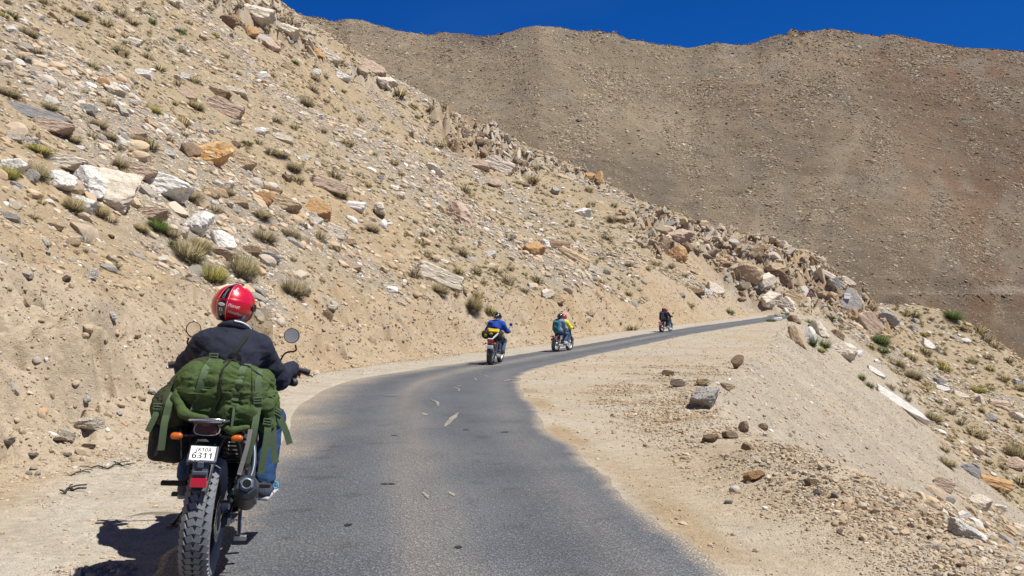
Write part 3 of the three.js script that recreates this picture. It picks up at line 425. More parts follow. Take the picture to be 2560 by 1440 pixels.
const HAND = [
  [522, 381, 96, 74, 4, 'rust', { label: 'large rust-orange boulder with dark streaks standing on the upper slope', land: 'the rust-orange boulder', shape: 3, deep: 0.7, ry: 0.1 }],
  [468, 374, 44, 46, 0, 'brown', { label: 'dark brown block leaning on the rust-orange boulder', }],
  [600, 402, 66, 38, 28, 'tan', {}], [420, 382, 34, 16, 8, 'white', {}], [505, 345, 26, 18, 20, 'pale', {}], [585, 358, 26, 16, 20, 'brown', {}],
  [264, 466, 152, 116, 14, 'pale', { label: 'biggest of the pale boulders, cracked and half buried in the sandy slope', land: 'the biggest pale boulder', slab: true, shape: 4, deep: 0.3, ry: 0.25, rx: -0.6 }], [215, 455, 80, 70, 20, 'white', {}],
  [140, 448, 74, 52, 8, 'white', {}], [395, 461, 140, 58, 20, 'white', { label: 'long white slab with a shaded underside beside the biggest pale boulder', land: 'the long white slab', slab: true, shape: 1 }],
  [340, 428, 84, 42, 16, 'pink', {}], [150, 405, 112, 40, 10, 'pale', { label: 'flat pale slab lying above the biggest pale boulder', slab: true }],
  [205, 512, 70, 40, 20, 'white', {}],
  [492, 563, 66, 58, 24, 'white', { label: 'angular white block, upper one of a touching pair above the red helmet', land: 'the upper white block of the pair', shape: 1 }],
  [545, 598, 62, 50, 14, 'white', { label: 'angular white block, lower one of a touching pair above the red helmet', land: 'the lower white block of the pair', shape: 4 }],
  [456, 583, 34, 26, 10, 'pale', {}], [556, 634, 48, 30, 6, 'pink', { label: 'pinkish rounded rock lying just under the lower white block of the pair' }],
  [630, 627, 55, 27, 12, 'brown', { label: 'dark brown slab between the white block pair and a grey stone' }], [671, 642, 44, 28, 8, 'grey', {}],
  [705, 508, 84, 36, 22, 'tan', { label: 'long tan slab with a pale top and dark shaded end', land: 'the long tan slab', slab: true }], [651, 493, 46, 40, 0, 'orange', {}], [795, 522, 76, 44, 24, 'orange', { label: 'broad orange-tan rock lying below the flat pinkish slab' }], [595, 502, 50, 26, 10, 'tan', {}], [520, 478, 44, 26, 14, 'tan', {}], [680, 478, 48, 24, 20, 'brown', {}],
  [815, 462, 108, 34, 18, 'pink', { label: 'flat pinkish slab resting on the grey scree', land: 'the flat pinkish slab', slab: true }], [555, 462, 64, 24, 10, 'pale', {}],
  [560, 270, 102, 44, 17, 'pink', { label: 'thick pinkish slab tilted down the high slope', land: 'the thick pinkish slab', slab: true, shape: 3 }], [545, 234, 78, 24, 15, 'brown', { label: 'brown slab with a dark overhang above the thick pinkish slab', slab: true }], [588, 226, 68, 18, 18, 'pale', { slab: true }], [465, 232, 54, 26, 34, 'pink', {}], [585, 305, 40, 12, 8, 'pale', {}],
  [78, 282, 180, 34, 14, 'slate', { label: 'long dark grey slab forming an overhang at the left edge of the slope', land: 'the dark overhanging slab', slab: true, shape: 2 }], [118, 314, 104, 36, 10, 'pink', {}], [212, 271, 50, 24, 4, 'grey', {}], [102, 347, 44, 30, 26, 'tan', {}], [75, 352, 44, 20, 6, 'white', {}], [30, 340, 46, 24, 6, 'pale', {}],
  [20, 412, 70, 48, 14, 'white', {}], [72, 436, 42, 36, 20, 'grey', {}], [36, 463, 30, 18, 4, 'grey', {}],
  [372, 534, 84, 34, 4, 'pink', {}], [20, 540, 52, 22, 20, 'grey', {}], [135, 567, 46, 14, 14, 'brown', {}],
  [890, 516, 50, 27, 10, 'white', { label: 'rounded white stone lying right of the broad orange-tan rock' }], [835, 580, 66, 36, 18, 'pale', {}], [872, 602, 34, 28, 30, 'tan', {}], [790, 552, 30, 16, 10, 'white', {}],
  [1148, 538, 76, 52, 30, 'pink', { label: 'pinkish-orange pointed boulder alone in the middle of the slope', land: 'the pointed pinkish boulder', shape: 5 }], [1085, 425, 44, 26, 26, 'pale', {}], [1105, 525, 30, 18, 20, 'tan', {}], [1456, 531, 38, 24, 6, 'white', { label: 'bright white stone alone high on the slope right of the pointed pinkish boulder', land: 'the lone bright white stone' }], [1470, 548, 24, 8, 8, 'white', {}],
  [1335, 622, 46, 38, 18, 'orange', { label: 'orange-tan block left of the small bright white stone', land: 'the orange-tan block' }], [1363, 607, 22, 18, 0, 'white', {}], [1397, 616, 56, 28, 6, 'brown', { label: 'brown block at the upper end of the long tilted tan slab' }], [1434, 642, 84, 27, 30, 'tan', { label: 'long tan slab tilted down the slope above a dark hollow', land: 'the tilted tan slab', slab: true, shape: 4 }], [1485, 675, 44, 20, 24, 'pale', {}], [1225, 635, 32, 17, 0, 'white', {}], [1320, 562, 24, 14, 0, 'pale', {}],
  [1092, 690, 150, 44, 21, 'pale', { label: 'long pale slab sunk in the slope above the blue-jacketed rider', land: 'the long pale slab', slab: true, shape: 0, deep: 0.5 }], [1160, 722, 30, 18, 20, 'tan', {}], [1112, 655, 26, 10, 24, 'white', {}],
  [1366, 735, 38, 30, 10, 'pale', { label: 'pale block on the bank above the yellow-jacketed rider', land: 'the pale block on the bank' }], [1394, 748, 36, 20, 26, 'tan', {}], [1420, 726, 20, 16, 10, 'pink', {}], [1498, 737, 20, 20, 0, 'tan', {}], [1470, 797, 20, 10, 0, 'pale', {}], [1477, 784, 24, 10, 6, 'tan', {}], [1250, 735, 30, 12, 10, 'pale', {}],
  [1762, 994, 66, 46, -4, 'grey', { label: 'blue-grey angular block on the gravel right of the road', land: 'the blue-grey block', shape: 2, low: 0.45 }], [1694, 956, 30, 26, 0, 'pale', { low: 0.4 }], [1672, 934, 34, 14, 4, 'clay', { low: 0.4 }], [1842, 908, 22, 34, 40, 'brown', { low: 0.4, label: 'brown clod stuck on the sandy edge above the scree fall' }], [1776, 1096, 34, 20, 6, 'brown', { low: 0.4, label: 'brown stone on the gravel below the blue-grey block' }], [1826, 1088, 36, 20, 16, 'clay', { low: 0.4 }], [1886, 1189, 48, 22, -10, 'orange', { low: 0.4, label: 'tan-brown pointed stone on the gravel shoulder' }], [1862, 1071, 22, 24, 0, 'clay', { low: 0.4 }], [1910, 1070, 22, 16, 0, 'clay', { low: 0.4 }], [1818, 968, 32, 16, 16, 'tan', { low: 0.4 }], [1755, 955, 34, 24, 20, 'tan', { low: 0.4 }], [1868, 1118, 26, 18, 0, 'tan', { low: 0.4 }], [2028, 1206, 30, 16, 4, 'clay', { low: 0.4 }], [2085, 1240, 18, 14, 0, 'grey', { low: 0.4 }], [2045, 1232, 16, 14, 0, 'grey', { low: 0.4 }], [1822, 1255, 20, 8, 4, 'grey', { low: 0.4 }], [2100, 1330, 14, 14, 0, 'clay', { low: 0.4 }], [2330, 1345, 18, 10, 0, 'tan', { low: 0.4 }], [2190, 1280, 24, 12, 4, 'tan', { low: 0.4 }], [2405, 1415, 20, 10, 4, 'clay', { low: 0.4 }],
  [2030, 842, 28, 44, 14, 'white', { label: 'upright white rock amid green tufts at the top of the embankment', land: 'the upright white rock' }], [2046, 822, 58, 40, 22, 'pale', { label: 'cream boulder behind the upright white rock' }], [1992, 840, 26, 60, -28, 'tan', {}],
  [2116, 884, 56, 38, 14, 'pale', { label: 'cream boulder with a brown shaded front on the steep embankment', land: 'the cream boulder on the embankment' }], [2148, 884, 18, 18, 0, 'white', {}], [2097, 838, 34, 18, 30, 'brown', {}],
  [2193, 904, 20, 12, 20, 'white', {}], [2190, 930, 52, 14, 33, 'white', { slab: true }], [2252, 1008, 150, 22, 36, 'white', { label: 'long narrow white slab lying down the fall beside the scree', land: 'the long narrow white slab', slab: true, deep: 0.4 }], [2322, 862, 36, 20, 36, 'white', {}], [2394, 846, 34, 11, 28, 'pale', {}], [2418, 854, 20, 12, 20, 'white', {}], [2224, 796, 40, 26, 24, 'grey', {}], [2290, 802, 22, 14, 20, 'grey', {}], [2285, 822, 26, 12, 18, 'slate', {}], [2252, 810, 18, 10, 10, 'white', {}],
  [2358, 972, 34, 14, 14, 'white', {}], [2352, 955, 34, 16, 20, 'slate', {}], [2405, 988, 40, 14, 24, 'pale', {}], [2452, 998, 26, 26, 20, 'pale', {}], [2500, 1012, 50, 24, 10, 'pink', {}], [2484, 1048, 22, 18, 10, 'grey', {}], [2426, 1176, 52, 32, 20, 'slate', { label: 'dark layered rock on the gravel slope at the lower right', land: 'the dark layered rock' }], [2364, 1214, 58, 34, 16, 'pink', {}], [2492, 1212, 84, 34, 16, 'orange', { label: 'reddish flat rock beside the dark layered rock' }], [2452, 1258, 46, 42, 20, 'pale', {}], [2334, 1228, 30, 18, 0, 'white', {}], [2410, 1290, 34, 24, 10, 'white', {}], [2415, 1332, 84, 34, 28, 'white', { label: 'long white stone at the gravel edge, lower right', slab: true }], [2545, 1165, 40, 30, 10, 'pink', {}], [2550, 1320, 34, 18, 20, 'pale', {}], [2500, 1270, 26, 18, 0, 'white', {}], [2370, 1250, 26, 16, 0, 'grey', {}], [2440, 1165, 20, 12, 0, 'grey', {}], [2545, 955, 30, 20, 30, 'grey', {}],
  [2180, 808, 74, 46, 50, 'pink', { label: 'big smooth pale rock face standing on the spur above green bushes', land: 'the smooth pale rock face', slab: true, shape: 3, deep: 0.35, rx: -0.3 }], [2126, 752, 60, 60, 42, 'grey', { label: 'rugged grey crag carrying a painted white notice', land: 'the crag with the painted notice', slab: true, shape: 2, deep: 0.4, ry: 0.1, rx: -0.2 }], [2092, 712, 52, 24, 38, 'grey', {}], [2120, 705, 40, 18, 40, 'pale', {}], [2150, 760, 50, 22, 50, 'pale', {}], [2070, 688, 40, 18, 34, 'pale', {}],
  [1930, 752, 64, 46, 2, 'pale', { label: 'squarish pale boulder with a small painted plate beside the bend', land: 'the boulder with the painted plate', shape: 3, deep: 0.8, ry: 0.05, rx: 0 }], [1972, 764, 46, 34, 24, 'pale', {}], [1985, 742, 52, 30, 26, 'tan', {}], [1873, 680, 50, 56, 10, 'tan', { label: 'tall tan boulder on the slope above the bend', land: 'the tall tan boulder' }], [1918, 702, 44, 50, 24, 'pale', { label: 'rounded pale boulder leaning on the tall tan boulder' }], [1894, 632, 46, 26, -14, 'brown', { label: 'dark brown boulder crowning the slope above the tall tan boulder' }], [1740, 728, 44, 16, 10, 'brown', {}], [1753, 736, 28, 14, 14, 'white', {}], [1770, 730, 26, 14, 20, 'white', {}], [1788, 722, 48, 26, 24, 'pale', { label: 'tan-white block on the bank above the farthest motorcycle', land: 'the block above the farthest motorcycle' }], [1818, 698, 20, 16, 20, 'grey', {}], [1704, 738, 20, 10, 14, 'slate', {}], [1855, 735, 18, 12, 10, 'brown', {}], [1840, 706, 20, 10, 20, 'grey', {}], [1950, 690, 40, 30, 34, 'brown', {}], [1940, 668, 46, 24, 0, 'tan', {}], [1905, 715, 44, 18, 4, 'grey', {}],
  [1964, 775, 14, 12, 10, 'painted', { label: 'small white-painted stone at the foot of the plated boulder' }], [1946, 798, 22, 9, -4, 'painted', { label: 'white-painted kerb stone lying where the road disappears', land: 'the white kerb stone' }], [1985, 798, 32, 20, 16, 'brown', {}], [1950, 788, 30, 8, 14, 'pale', {}],
  [1700, 590, 54, 40, 12, 'pink', { label: 'reddish outcrop block near the skyline above the farthest motorcycle' }], [1660, 615, 26, 36, 0, 'brown', {}], [1700, 640, 40, 40, 0, 'orange', {}], [1672, 560, 40, 14, -10, 'slate', {}], [1760, 560, 30, 28, 30, 'tan', {}], [1500, 448, 16, 34, 10, 'orange', {}], [1475, 440, 22, 22, 20, 'orange', {}], [1110, 320, 14, 28, 10, 'brown', {}], [1130, 325, 24, 18, 20, 'tan', {}], [1200, 335, 24, 14, 10, 'brown', {}], [1310, 410, 14, 28, 30, 'brown', {}], [1250, 415, 90, 40, 20, 'pale', {}], [1190, 410, 70, 26, 12, 'pink', {}], [1085, 420, 40, 18, 20, 'pale', {}],
  [568, 52, 42, 30, 6, 'brown', { label: 'brown block in the rocky outcrop near the top of the slope', land: 'the rocky outcrop near the top' }], [640, 35, 90, 50, 20, 'pale', {}], [625, 78, 34, 34, 0, 'orange', {}], [720, 75, 60, 30, 30, 'pale', {}], [790, 130, 34, 24, 20, 'orange', {}], [770, 105, 28, 20, 30, 'tan', {}], [820, 140, 60, 26, 34, 'pale', {}], [930, 170, 70, 36, 26, 'pink', {}], [965, 205, 44, 36, 30, 'pale', {}], [852, 190, 44, 20, 30, 'white', { label: 'white slab just below the skyline crags, high on the spur' }], [945, 205, 26, 16, -10, 'white', {}], [655, 186, 24, 26, 30, 'white', {}], [788, 178, 22, 20, 10, 'white', {}], [845, 148, 30, 16, 20, 'tan', {}], [460, 190, 30, 16, 10, 'white', {}], [445, 195, 24, 16, 20, 'pale', {}], [270, 173, 22, 14, 20, 'white', {}], [282, 225, 44, 28, 30, 'pale', {}], [250, 203, 34, 22, 10, 'orange', {}], [330, 205, 24, 12, 20, 'slate', {}], [650, 330, 30, 20, 10, 'white', {}], [795, 292, 20, 14, 0, 'white', {}], [705, 345, 60, 22, 20, 'pale', {}], [660, 325, 24, 14, 10, 'pale', {}], [765, 393, 24, 14, 20, 'white', {}], [345, 330, 50, 24, 20, 'pink', {}], [900, 330, 30, 16, 26, 'pale', {}], [895, 340, 24, 12, 20, 'white', {}],
  [222, 1061, 62, 30, -4, 'pale', { low: 0.4, label: 'sandy stone at the foot of the bank left of the near motorcycle', land: 'the sandy stone at the bank foot' }], [160, 1088, 46, 26, 14, 'pale', { low: 0.4 }], [150, 1098, 30, 10, 6, 'brown', { low: 0.4 }], [222, 1116, 34, 12, 0, 'brown', { low: 0.4 }], [20, 1100, 24, 16, 0, 'pale', { low: 0.4 }], [70, 1182, 16, 10, 0, 'white', { low: 0.4 }], [95, 1185, 14, 10, 0, 'white', { low: 0.4 }], [212, 995, 22, 16, 20, 'white', { low: 0.4 }], [297, 1033, 14, 10, 0, 'white', { low: 0.4 }], [818, 788, 20, 30, 14, 'brown', { label: 'brown stone stuck in the bank above the near right mirror' }], [830, 768, 24, 14, 10, 'pale', {}], [468, 692, 20, 16, 0, 'brown', {}], [65, 688, 28, 14, 10, 'pale', {}], [165, 697, 16, 20, 20, 'brown', {}], [80, 1135, 30, 10, 4, 'pale', { low: 0.4 }], [165, 1135, 26, 10, 4, 'pale', { low: 0.4 }], [280, 790, 20, 18, 10, 'white', {}], [880, 665, 50, 20, 14, 'pink', {}], [1000, 490, 30, 18, 20, 'pale', {}], [985, 470, 24, 14, 20, 'white', {}], [640, 740, 24, 12, 10, 'white', {}], [400, 650, 24, 22, 30, 'white', {}], [755, 720, 44, 16, 14, 'grey', {}], [720, 705, 34, 14, 14, 'white', {}],
];
for (const [X, Y, w, h, a, c, o] of HAND) placeRock(X, Y, w, h, a, c, o);
// further stones that can be told apart, down to about 14 pixels
{
  const r = rng(31), cols = ['white', 'pale', 'pale', 'pale', 'grey', 'grey', 'pale', 'tan', 'pink', 'tan', 'brown']; let guard = 0;
  while (rocks.length < 296 && guard++ < 4000) {
    let X, Y; if (r() < 0.78) { X = r() * 1750; Y = r() * 760; } else { X = 2050 + r() * 510; Y = 800 + r() * 560; }
    const p = hit(X, Y, 6); if (!p) continue; const i = {}; ground(p.x, -p.z, i); if (i.zone !== 3 && i.zone !== 6) continue;
    const w = 15 + Math.pow(r(), 2.2) * 30, h = w * (0.4 + r() * 0.35); if (rocks.some(q => Math.abs(q.X - X) < (q.w + w) * 0.55 && Math.abs(q.Y - Y) < (q.h + h) * 0.6)) continue;
    placeRock(X, Y, w, h, 10 + r() * 24, cols[Math.floor(r() * cols.length)], { name: 'stone', ry: r() * 3 });
  }
}
// ------------------------------------------------------------ stones nobody could count, on the near slopes
const PEB = []; for (let i = 0; i < 6; i++) { const g = rockShape(300 + i, { detail: i < 3 ? 1 : 2, planes: 7, box: i % 2 ? 0.6 : 0, rough: 0.08, crease: 0.15 }); g.setAttribute('uv', new THREE.BufferAttribute(new Float32Array(g.attributes.position.count * 2), 2)); PEB.push(g); }
const SHARD = []; for (let i = 0; i < 5; i++) { const g = rockShape(340 + i, { detail: 3, planes: 5, box: 0.7, rough: 0.03, crease: 0.1 }); g.setAttribute('uv', new THREE.BufferAttribute(new Float32Array(g.attributes.position.count * 2), 2)); SHARD.push(g); }
const pebMat = new THREE.MeshStandardMaterial({ color: 0xffffff, roughness: 1 }); pebMat.specularIntensity = 0.3;
function scatter(name, label, spots, geos, mat) {
  geos.forEach((g, k) => {
    const mine = spots.filter((_, i) => i % geos.length === k); if (!mine.length) return; const im = new THREE.InstancedMesh(g, mat, mine.length), c = new THREE.Color();
    mine.forEach((s, i) => { im.setMatrixAt(i, s.m); im.setColorAt(i, c.setRGB(...s.c)); });
    im.name = numbered(name); im.castShadow = im.receiveShadow = true; im.userData.kind = 'stuff'; im.userData.label = label; scene.add(im);
  });
}
const _m = new THREE.Matrix4(), _q = new THREE.Quaternion(), _q2 = new THREE.Quaternion();
function spot(x, y, z, n, yaw, sx, sy, sz, c) { _q.setFromUnitVectors(V(0, 1, 0), n); _q2.setFromAxisAngle(V(0, 1, 0), yaw); return { m: new THREE.Matrix4().compose(V(x, y, z), _q.clone().multiply(_q2), V(sx, sy, sz)), c }; }
{
  const r = rng(7), out = [], N = 640000;
  const tint = [[0.44, 0.38, 0.29], [0.40, 0.36, 0.30], [0.48, 0.45, 0.40], [0.36, 0.33, 0.285], [0.46, 0.36, 0.245], [0.40, 0.31, 0.205], [0.29, 0.265, 0.23], [0.58, 0.56, 0.52], [0.40, 0.27, 0.165]];
  for (let k = 0; k < N; k++) {
    const a = (r() * 2 - 1) * 0.86, d = Math.exp(lerp(Math.log(3.2), Math.log(150), Math.pow(r(), 0.85))), x = a * d, i = {}, y = ground(x, d, i), q = i.q;
    let s = 0.00092 * d * Math.pow(1 - r(), -0.46), keep = 1, sink = 0.25, c, set = 'mix';
    if (i.zone === 1) { keep = 0.10 + 0.25 * smooth(q.l - 0.8, q.l, q.v); s *= 0.7; if (Math.abs(q.v) < q.w + 0.1) keep = 0; set = 'sand'; }
    else if (i.zone === 2) { keep = 0.42; s *= 0.95; set = r() < 0.8 ? 'clod' : 'mix'; }
    else if (i.zone === 4) { if (-q.v < q.w + 0.06) continue; const cl = noise(x / 1.6, d / 1.6, 90) + 0.5 * noise(x / 0.5, d / 0.5, 91); const cz = smooth(0.15, 0.6, cl + 0.8 * smooth(2.4, 0.4, Math.abs(-q.v - q.r + 1.1)) * smooth(32, 18, d) - 0.45) * smooth(q.w + 0.7, q.w + 1.6, -q.v); keep = 0.05 + 0.95 * cz; s *= 0.75 + 0.5 * cz; set = r() < 0.86 ? 'clod' : 'mix'; if (s > 0.05 && r() > cz) s *= 0.4; }
    else if (i.zone === 5) { keep = 0.5; s *= 0.62; if (s > 0.12) s = 0.05 + 0.05 * r(); set = r() < 0.5 ? 'sand' : 'mix'; }
    else { const sc = screeAmount(x, d, y); keep = 0.42 + 0.5 * sc; s *= 0.8 + 0.3 * sc; if (r() < 0.5) set = 'sand'; if (i.crag > 0.3) keep *= 0.6; }
    const lim = [9, 0.03, 0.09, 9, 0.05, 0.07, 9][i.zone]; if (s > lim) { if (r() > lim / s) continue; s = lim * (0.4 + 0.6 * r()); } if (r() > keep) continue; if (s > 0.42) s = 0.2 + 0.22 * r(); if (i.past) continue;
    const t = tint[Math.floor(Math.pow(r(), 1.15) * tint.length)], j = 0.82 + r() * 0.36;
    c = set === 'clod' ? mix3([0.36, 0.275, 0.18], t, r() * 0.3) : set === 'sand' ? mix3([0.43, 0.33, 0.22], t, r() * 0.45) : t; c = c.map(v => v * j);
    const n = normalAt(x, d, Math.max(0.15, d * 0.008)); n.x += (r() - 0.5) * 0.3; n.z += (r() - 0.5) * 0.3; n.normalize();
    if (set === 'clod') { n.x += (r() - 0.5) * 1.6; n.z += (r() - 0.5) * 1.6; n.normalize(); }
    out.push(spot(x, y + s * (0.2 - sink * r()), -d, n, r() * 6.28, s * (0.8 + r() * 0.5), s * ((set === 'clod' ? 0.55 : 0.35) + r() * 0.4), s * (0.6 + r() * 0.5), c));
  }
  scatter('scattered_stones', 'countless small stones strewn over the slopes and gravel shoulders', out, PEB, pebMat);
  console.log('slope stones', out.length);
}
{ // gravel and crumbled earth on both shoulders
  const r = rng(17), out = [];
  for (let k = 0; k < 260000; k++) {
    const d = Math.exp(lerp(Math.log(3.4), Math.log(34), r())), x = lerp(-0.62, 0.72, r()) * d, i = {}, y = ground(x, d, i), q = i.q; if (i.zone !== 4 && i.zone !== 1) continue; const e = Math.abs(q.v); if (e < q.w + (q.v > 0 ? 0.1 : -0.04)) continue;
    const right = q.v < 0, edge = right ? smooth(1.9, 0.4, Math.abs(e - q.r + 0.8)) * smooth(30, 16, d) : smooth(q.l - 0.9, q.l, e) * 0.7, clump = smooth(0.0, 0.5, noise(x / 1.3, d / 1.3, 92) + 0.45 * noise(x / 0.45, d / 0.45, 93) + edge * 0.85 - (right ? 0.42 : 0.3)) * (right ? smooth(q.w + 0.5, q.w + 1.5, e) : 1);
    if (r() > 0.2 + 0.8 * clump) continue;
    let s = 0.0034 * Math.pow(1 - r(), -0.5) * (0.8 + 0.9 * clump) * (d > 14 ? d / 14 : 1); const lim = 0.011 + 0.026 * clump; if (s > lim) s = lim * (0.4 + 0.6 * r());
    const j = 0.78 + 0.4 * r(), c = mix3(r() < 0.6 ? [0.42, 0.335, 0.235] : [0.46, 0.41, 0.33], r() < 0.5 ? [0.33, 0.29, 0.24] : [0.34, 0.245, 0.15], r() * 0.8).map(v => v * j), n = V((r() - 0.5) * 1.4, 1, (r() - 0.5) * 1.4).normalize();
    out.push(spot(x, y + s * 0.15, -d, n, r() * 6.28, s * (0.8 + r() * 0.5), s * (0.5 + r() * 0.5), s * (0.6 + r() * 0.5), c));
  }
  scatter('gravel', 'gravel and crumbled earth on the road shoulders', out, SHARD.slice(0, 3), pebMat); console.log('gravel', out.length);
}
{ // shattered rock on the crags
  const r = rng(12), out = [], tint = [[0.44, 0.36, 0.255], [0.48, 0.41, 0.31], [0.36, 0.28, 0.19], [0.40, 0.275, 0.16], [0.29, 0.235, 0.175], [0.50, 0.46, 0.39], [0.25, 0.175, 0.115]];
  for (const [cx, cd, cr, ca] of CRAGS) for (let k = 0; k < cr * cr * 18; k++) {
    const a = r() * 6.283, q = Math.sqrt(r()) * cr * 1.15, x = cx + Math.cos(a) * q, d = cd + Math.sin(a) * q * 1.2, i = {}, y = ground(x, d, i); if (r() > 0.25 + i.crag) continue; if (i.zone < 3) continue;
    const s = 0.13 * Math.pow(1 - r(), -0.5), S = Math.min(s, 0.95), n = normalAt(x, d, 0.5); n.x += 0.25 + (r() - 0.5) * 0.6; n.z += (r() - 0.5) * 0.6; n.normalize();
    out.push(spot(x, y - S * 0.42, -d, n, 0.5 + (r() - 0.5) * 0.7 + (r() < 0.2 ? 1.5 : 0), S * (0.8 + r() * 1.1), S * (0.5 + r() * 0.6), S * (0.35 + r() * 0.45), (k2 => tint[Math.floor(r() * tint.length)].map(v => v * k2))(0.8 + 0.3 * r())));
  }
  scatter('shattered_rock', 'shattered blocks of bare rock covering the crags', out, SHARD, pebMat);
}
{ // the mountain's broken rock
  const r = rng(8), out = [], tint = [[0.25, 0.195, 0.13], [0.21, 0.155, 0.10], [0.165, 0.115, 0.074], [0.28, 0.235, 0.17], [0.33, 0.285, 0.215], [0.18, 0.142, 0.10]];
  const info = (px, t) => { const [x, d, y] = mountain(px, t); return [x, d, y]; };
  for (let k = 0; k < 330000; k++) {
    const px = lerp(-0.34, 0.74, r()), t = Math.pow(r(), 0.9) * 1.03, [x, d, y] = info(px, t), n2 = noise(px * 14, t * 5, 71) + 0.7 * noise(px * 45, t * 16, 73) + 0.35 * smooth(0.5, 0, t);
    if (r() > 0.16 + 0.84 * smooth(-0.05, 0.6, n2)) continue;
    let s = 0.00085 * d * Math.pow(1 - r(), -0.3); if (s > 0.0036 * d) s = 0.002 * d * (0.5 + r());
    const e = 0.01, a = info(px + e, t), b = info(px, Math.min(t + e, 1.2)), n = V(a[0] - x, a[2] - y, -(a[1] - d)).cross(V(b[0] - x, b[2] - y, -(b[1] - d))).normalize(); if (n.y < 0) n.negate(); n.x += (r() - 0.5) * 0.4; n.z += (r() - 0.5) * 0.4; n.normalize();
    const c = tint[Math.floor(r() * tint.length)], j = (0.65 + r() * 0.6) * lerp(1, 0.88, smooth(0.3, 0.65, px));
    out.push(spot(x, y + s * 0.1, -d, n, r() * 6.28, s * (0.8 + r() * 0.6), s * (0.3 + r() * 0.35), s * (0.5 + r() * 0.4), c.map(v => v * j * 1.3)));
  }
  scatter('mountain_rubble', 'broken rock strewn over the far mountainside', out, PEB.slice(0, 3), pebMat);
  console.log('mountain stones', out.length);
}
// ------------------------------------------------------------ desert shrubs and grass tufts
// a tuft: thin stems fanning out of the ground; unit height about 1, unit radius about 0.6
function tuftShape(seed, { n = 260, spread = 1, low = 0.3, curl = 0.3, wide = 0.016, tones }) {
  const r = rng(seed), P = [], C = [], N = [], I = [];
  for (let i = 0; i < n; i++) {
    const a = r() * 6.283, lean = Math.pow(r(), 0.7) * 1.25 * spread, len = (low + (1 - low) * (0.55 + 0.45 * r())) * (1 - 0.28 * lean / 1.25), br = Math.sqrt(r()) * 0.32 * spread;
    const bx = Math.cos(a) * br, bz = Math.sin(a) * br, ax = Math.cos(a + (r() - 0.5) * 0.9), az = Math.sin(a + (r() - 0.5) * 0.9), s = Math.sin(lean), c = Math.cos(lean);
    const w = wide * (0.7 + 0.6 * r()), ta = r() * 6.283, wx = Math.cos(ta) * w, wz = Math.sin(ta) * w, t = tones[Math.floor(r() * tones.length)], j = 0.8 + 0.4 * r(), k = P.length / 3;
    const mid = 0.55, droop = curl * r();
    for (const [q, ww] of [[0, 1], [mid, 0.8], [1, 0.12]]) { const x = bx + ax * s * len * q, z = bz + az * s * len * q, y = Math.max(0.01, c * len * q - droop * len * q * q * s * 0.5); P.push(x - wx * ww, y, z - wz * ww, x + wx * ww, y, z + wz * ww); const nn = V(x * 1.3, 0.75 + y * 0.3, z * 1.3).normalize(); N.push(nn.x, nn.y, nn.z, nn.x, nn.y, nn.z); for (let e = 0; e < 2; e++) C.push(t[0] * j, t[1] * j, t[2] * j); }
    I.push(k, k + 1, k + 2, k + 1, k + 3, k + 2, k + 2, k + 3, k + 4, k + 3, k + 5, k + 4);
  }
  const g = new THREE.BufferGeometry(); g.setAttribute('position', new THREE.Float32BufferAttribute(P, 3)); g.setAttribute('normal', new THREE.Float32BufferAttribute(N, 3)); g.setAttribute('color', new THREE.Float32BufferAttribute(C, 3)); g.setIndex(I); return g;
}
const TONES = { dry: [[0.33, 0.26, 0.15], [0.26, 0.21, 0.13], [0.39, 0.31, 0.18], [0.22, 0.185, 0.12]], straw: [[0.46, 0.36, 0.19], [0.38, 0.29, 0.15], [0.33, 0.27, 0.15]], olive: [[0.29, 0.24, 0.12], [0.36, 0.30, 0.16], [0.22, 0.19, 0.10], [0.42, 0.34, 0.19]], green: [[0.10, 0.14, 0.035], [0.14, 0.18, 0.05], [0.075, 0.11, 0.03]], yellow: [[0.33, 0.29, 0.07], [0.25, 0.24, 0.065], [0.40, 0.33, 0.13]], twig: [[0.30, 0.27, 0.24], [0.22, 0.20, 0.175], [0.36, 0.32, 0.28]] };
const TUFT = {}; for (const [k, o] of Object.entries({ dry: { spread: 1.1 }, straw: { spread: 0.85 }, olive: { spread: 1.1, n: 320 }, green: { spread: 1.1, n: 340, curl: 0.6 }, yellow: { spread: 1, n: 320 }, twig: { spread: 0.9, n: 120, curl: 0 } })) TUFT[k] = [0, 1, 2].map(i => tuftShape(500 + i * 7 + k.length, { n: 260, ...o, tones: TONES[k] }));
const FINE = {}; for (const k of Object.keys(TONES)) FINE[k] = tuftShape(600 + k.length, { n: k === 'twig' ? 300 : 2600, wide: 0.0042, spread: k === 'straw' ? 0.9 : 1.1, curl: 0.45, low: 0.2, tones: TONES[k] });
const plantMat = new THREE.MeshPhysicalMaterial({ vertexColors: true, roughness: 1, side: THREE.DoubleSide }); plantMat.specularIntensity = 0.15;
const plants = []; const R2 = rng(91);
const PLANTWORD = { dry: 'dry brown shrub', straw: 'straw-coloured grass tuft', olive: 'olive-brown shrub', green: 'green bush', yellow: 'yellow-green tuft', twig: 'grey twiggy shrub' };
